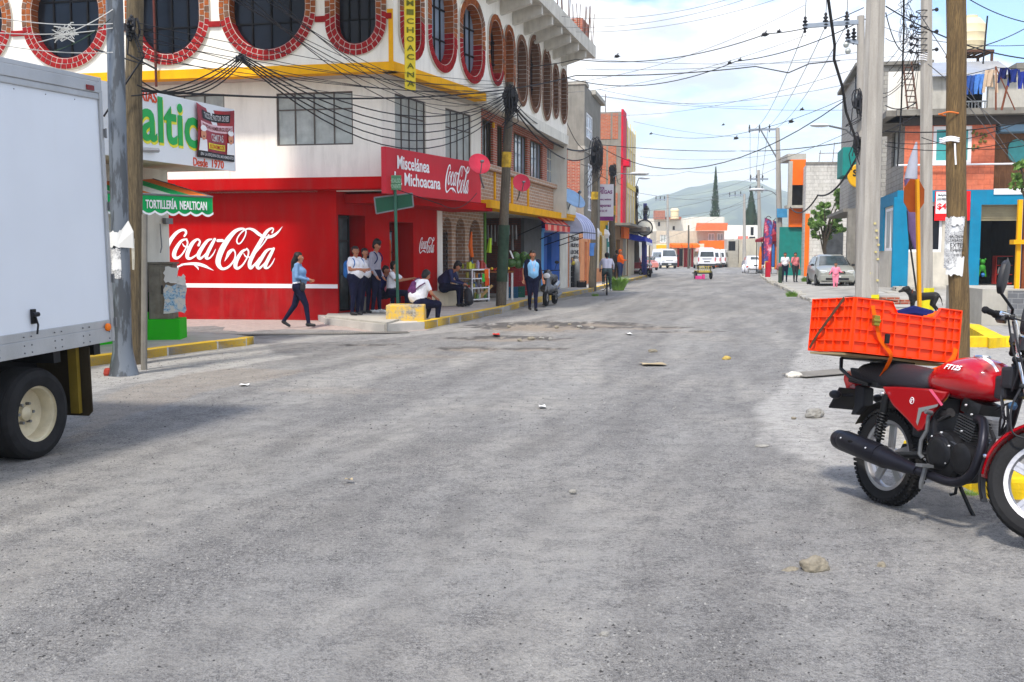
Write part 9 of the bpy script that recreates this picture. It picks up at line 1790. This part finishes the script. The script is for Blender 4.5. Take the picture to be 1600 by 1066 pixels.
rnd = random.Random(9); PC_ = [srgb(230,120,40),srgb(90,60,150),srgb(230,200,60),srgb(210,60,70),srgb(60,110,180)]
for k in range(9): m = MB(); x = -.9+.24*k; m.lathe([(.08,0),(.12,.1),(.12,rnd.uniform(.7,1.6)),(.05,1.7)],8,(x,.1+.1*(k % 2),rnd.uniform(.1,.8))); m.build('hanging_goods',M('goods%d' % (k % 5),PC_[k % 5],.6),st2)
p = at(1189,429,66); p.z = .1; o = MB().box(-.02,.27,0,.3,0,1.0).build('red_drum',M('drum_red',srgb(180,30,50),.6),bevel=.03); o.location = (p.x+.35,p.y,p.z); tag(o,'crimson box standing at the kerb under the tall feather flag','box')
# ------------------------------------------------------------ greengrocer's goods
def lattice(name,label,c,w,d,h,mat,rz=.3,grp=None,cat='crate'):
    m = MB(); rows = 5; cols = 7
    for (x0,y0,x1,y1) in ((-w/2,-d/2,w/2,-d/2),(w/2,-d/2,w/2,d/2),(w/2,d/2,-w/2,d/2),(-w/2,d/2,-w/2,-d/2)):
        for k in range(rows): z = h*(k/(rows-1)); m.bar((x0,y0,z),(x1,y1,z),.022,.012)
        for k in range(cols): t = k/(cols-1); m.bar((x0+(x1-x0)*t,y0+(y1-y0)*t,0),(x0+(x1-x0)*t,y0+(y1-y0)*t,h),.012,.022)
    m.box(-w/2+.01,w/2-.01,-d/2+.01,d/2-.01,.0,.02); m.box(-w/2+.02,w/2-.02,-d/2+.02,d/2-.02,.02,h*.8)
    o = m.build(name,mat); o.location = c; o.rotation_euler = (0,0,rz); return tag(o,label,cat,grp)
CRD = M('crate_red',srgb(150,34,44),.5,var=.2); CGR = M('crate_green',srgb(24,96,78),.5,var=.2); CBL = M('crate_blue',srgb(40,96,130),.5,var=.2); CRB = M('crate_black',(.025,.025,.028),.5)
a_ = FH.a-pi/2
for x,y0,n,ms,nm in ((794,466,7,(CBL,CBL,CRD),'left'),(805,465,7,(CGR,CGR,CRD),'middle')):
    b = gnd(x,y0,.16)+V(.1,.3,0); hh = .185
    for k in range(n):
        low = k < 2; mm = ms[0] if low else ms[2]; cn = ('blue' if nm == 'left' else 'green') if low else 'red'
        lattice('stacked_crate','%s lattice crate number %d from the ground in the %s crate stack of the greengrocer' % (cn,k+1,nm),(b.x,b.y,.165+k*hh),.34,.36,hh-.01,mm,.3,'greengrocer crate stacks')
b = gnd(822,462,.16)
for k in range(3): lattice('stacked_crate','dark red lattice crate %s in the short stack behind the vest man' % ('at the bottom','in the middle','on top')[k],(b.x,b.y+.3,.165+k*.2),.36,.34,.19,CRD,.3,'greengrocer crate stacks')
# watermelons and fruit
MEL = NT('melon_skin'); _w = MEL.n('TexWave',Scale=9.0,Distortion=6.0); MEL.l(MEL.tc.outputs['Object'],_w.inputs[0]); MEL.set(Base_Color=MEL.ramp(_w.outputs[1],[(.3,(.02,.07,.02)),(.6,(.10,.22,.04))]),Roughness=.35); MEL = MEL.m
mc = at(816,411,32.6)
for k,(dx,dz,s) in enumerate(((-.36,0,.15),(-.12,-.02,.16),(.12,.0,.15),(.34,-.02,.14),(-.2,.2,.14),(.05,.2,.15),(.26,.18,.13))):
    o = MB().sph((0,0,0),s,14,sc=(1.2,1,.95)).build('watermelon',MEL,smooth=True); o.location = mc+V(dx,.1*(k % 2),dz); o.rotation_euler = (k,k*.5,k); tag(o,'striped green watermelon in the heap on top of the crate stacks','watermelon','watermelons heaped on the crates')
tb = thing('display_table','wooden display table with fruit trays behind the tall wooden pole','table',at(770,470,31.6),.25); tb.location.z = .165; m = MB(); m.box(-.55,.6,-.3,.4,.85,.9); m.build('tabletop',M('table_wood',srgb(140,84,50),.8),tb); [MB().box(x-.03,x+.03,y-.03,y+.03,0,.85).build('leg',PAPER,tb) for x in (-.5,.55) for y in (-.25,.35)]
m = MB(); m.prism([(-.5,-.28,.12),(-.1,-.28,.5),(-.05,-.28,.45),(-.45,-.28,.05)],(0,.05,0)); m.build('plank',M('pine',srgb(206,166,110),.8),tb)
rnd = random.Random(4)
for k in range(26):
    o = MB().sph((0,0,0),.045,8).build('fruit',M(('tomato','orange_fruit','lemon')[k % 3],(srgb(190,40,26),srgb(232,120,26),srgb(236,206,60))[k % 3],.35),smooth=True); o.location = tb.location+V(-.45+.085*(k % 12),-.22+.12*(k//12),.95+.03*(k % 2)); tag(o,('red tomato','orange','yellow lemon')[k % 3]+' on the fruit table behind the tall wooden pole','fruit','fruit on the display table')
# glass show case
sc = thing('display_cabinet','white framed glass display cabinet full of small goods before the brick arches','display cabinet',gnd(741,472,.16)+V(-.05,.2,0),1.0); W_,D_,H_ = .44,.28,.98
m = MB()
for x in (-W_,W_):
    for y in (-D_,D_): m.box(x-.018,x+.018,y-.018,y+.018,.02,H_)
for z in (.08,.42,.70,H_-.02): [m.box(-W_,W_,y-.014,y+.014,z-.016,z+.016) for y in (-D_,D_)]; [m.box(x-.014,x+.014,-D_,D_,z-.015,z+.015) for x in (-W_,W_)]
m.build('frame',WTXT,sc); m = MB(); [m.box(-W_+.02,W_-.02,-D_+.02,D_-.02,z-.006,z) for z in (.09,.43,.71)]; m.box(-W_,W_,D_-.02,D_,.08,H_); m.build('shelf',M('shelf_grey',srgb(150,158,156),.4),sc); MB().box(-W_,W_,-D_,D_,H_-.01,H_+.005).build('top',WTXT,sc)
[m_.build('foot',BLKP,sc) for m_ in (MB().box(x-.02,x+.02,y-.02,y+.02,-.01,.03) for x in (-W_+.04,W_-.04) for y in (-D_+.04,D_-.04))]
gc = [srgb(196,184,90),srgb(180,70,60),srgb(90,130,170),srgb(216,212,206),srgb(120,156,90),srgb(220,150,80),srgb(190,170,200)]; rnd = random.Random(11); GM = [M('packet%d' % i,c,.5,var=.3,vs=20,bump=0) for i,c in enumerate(gc)]
for z in (.09,.43,.71):
    for k in range(9):
        hh = rnd.uniform(.08,.2); x = -W_+.08+k*.105; m = MB()
        if k % 2: m.lathe([(.035,0),(.04,.01),(.04,hh*.8),(.025,hh)],10,(x,rnd.uniform(-.15,.1),z+.003))
        else: y = rnd.uniform(-.15,.1); m.box(x-.035,x+.035,y-.03,y+.03,z+.003,z+hh)
        o = m.build('packaged_good',GM[rnd.randrange(7)],bevel=.003); o.location = sc.location; o.rotation_euler = sc.rotation_euler; tag(o,'small packet or jar inside the glass display cabinet','packet','goods inside the display cabinet')
for k in range(11):
    x = -W_+.06+k*.09; hh = rnd.uniform(.1,.26); m = MB(); y = rnd.uniform(-.2,.15)
    if k % 3 == 0: m.box(x-.06,x+.06,y-.05,y+.05,H_+.008,H_+hh)
    else: m.lathe([(.04,0),(.05,.02),(.05,hh*.7),(.02,hh)],10,(x,y,H_+.008))
    o = m.build('packaged_good',GM[rnd.randrange(7)] if k > 3 else M('lime_packet',srgb(206,214,60),.5),bevel=.003); o.location = sc.location; o.rotation_euler = sc.rotation_euler; tag(o,'colourful packet or jar standing on top of the glass display cabinet','packet','goods on top of the display cabinet')
for dx,z0,z1,c,l in ((.30,.50,.80,srgb(244,110,30),'orange price card on the right side of the display cabinet'),(.18,.42,.66,srgb(60,200,70),'green price card overlapping the orange ones on the display cabinet'),(.33,.30,.52,srgb(236,90,40),'lower orange price card on the display cabinet')):
    m = MB(); m.box(dx-.12,dx+.10,-D_-.03,-D_-.022,z0+.18,z1+.18); o = m.build('price_card',M('card_'+l.split()[0]+str(z0),c,.6,bump=0)); o.location = sc.location; o.rotation_euler = sc.rotation_euler; tag(o,l,'price card')
m = MB(); m.tube([at(737,362,29),at(735,385,29),at(738,402,29)],[.02,.07,.05],6); tag(m.build('orange_cloth',M('cloth_orange',srgb(226,110,50),.8),smooth=True),'orange cloth hanging above the display cabinet','cloth')
m = MB(); rnd = random.Random(3)
for k in range(9): p = at(762+k*5.5,352,33); m.tube([p,p-V(0,0,rnd.uniform(.3,.9))],[.03,.05],5)
tag(m.build('hanging_bags',M('hanging_plastic',srgb(110,108,104),.4,var=.4)),'row of plastic bags hanging in the greengrocer opening','bags')
m = MB(); m.tube([at(766,372,31.5),at(764,395,31.5)],[.05,.09],6); tag(m.build('lime_bag',M('lime_bag',srgb(180,220,40),.5)),'lime green bag hanging left of the tall wooden pole','bag')
m = MB(); q = at(797,392,31.5); m.bar(q,at(802,404,31.3),.05,.02); tag(m.build('white_tray',PAPER),'white price stick leaning between the pole and the watermelons','price stick')
# bin, gas cylinder and black crates by the white panel
b = gnd(889,449,.15); gcyl = thing('gas_cylinder','tall dented grey gas cylinder by the lettered white panel','gas cylinder',gnd(900,449,.15)+V(0,.4,0)); m = MB(); m.lathe([(.16,0),(.19,.05),(.19,1.05),(.14,1.2),(.06,1.26)],20); m.build('cylinder',M('cyl_grey',srgb(150,150,148),.5,.4,var=.3),gcyl,smooth=True); m = MB(); m.lathe([(.09,1.24),(.10,1.38)],14,caps=False); m.lathe([(.03,1.24),(.03,1.34)],8); m.build('valve_guard',STEEL,gcyl)
for k in range(4): lattice('black_crate','black lattice crate %s of the black crate column beside the gas cylinder' % ('at the base','second from the base','third from the base','topmost')[k],(b.x+.0,b.y+.2,.15+.24*k),.42,.34,.235,CRB,.1,'black crates by the cylinder')
lattice('black_crate','single low black crate right of the gas cylinder foot',(b.x+.55,b.y-.05,.15),.36,.3,.28,CRB,.1)
m = MB(); rnd = random.Random(21)
for k in range(7): m.sph((rnd.uniform(-.18,.18),rnd.uniform(-.1,.1),.08+.08*(k % 3)),rnd.uniform(.06,.12),8,k % 3)
o = m.build('bundle',[M('bundle_yellow',srgb(210,190,80),.7),M('bundle_lilac',srgb(120,100,170),.7),M('bundle_tan',srgb(190,150,110),.8)],smooth=True); o.location = (b.x,b.y+.2,1.12); tag(o,'bundle of yellow and lilac packages on top of the black crate column','packages')
# poster board on the yellow wall
o = MB().lathe([(.09,0),(.1,.02),(.1,.8),(.09,.85)],16).build('teal_bin',TEALP); o.location = at(1219,440,52); o.location.z = .12; tag(o,'dark teal drum at the foot of the tall grey pole','drum')
m = MB(); m.box(0,.5,0,.3,0,.22); m.box(.55,.9,.05,.3,0,.14); o = m.build('brick_rubble',BRICKA); o.location = gnd(1378,476,.15); tag(o,'few loose bricks and blocks beside the thick concrete pole','bricks')
# ------------------------------------------------------------ haze over the far hills
HZ = bpy.data.materials.new('haze'); HZ.use_nodes = True; t = HZ.node_tree; t.nodes.clear(); o_ = t.nodes.new('ShaderNodeOutputMaterial'); v_ = t.nodes.new('ShaderNodeVolumePrincipled')
v_.inputs['Color'].default_value = (.84,.93,1,1); v_.inputs['Density'].default_value = .00052; v_.inputs['Anisotropy'].default_value = .3; t.links.new(v_.outputs[0],o_.inputs['Volume'])
hz = MB().box(-1500,1500,-60,2650,-14,190).build('haze',HZ); tag(hz,'thin pale haze lying over the town and hills','haze',kind='stuff'); hz.display_type = 'WIRE'
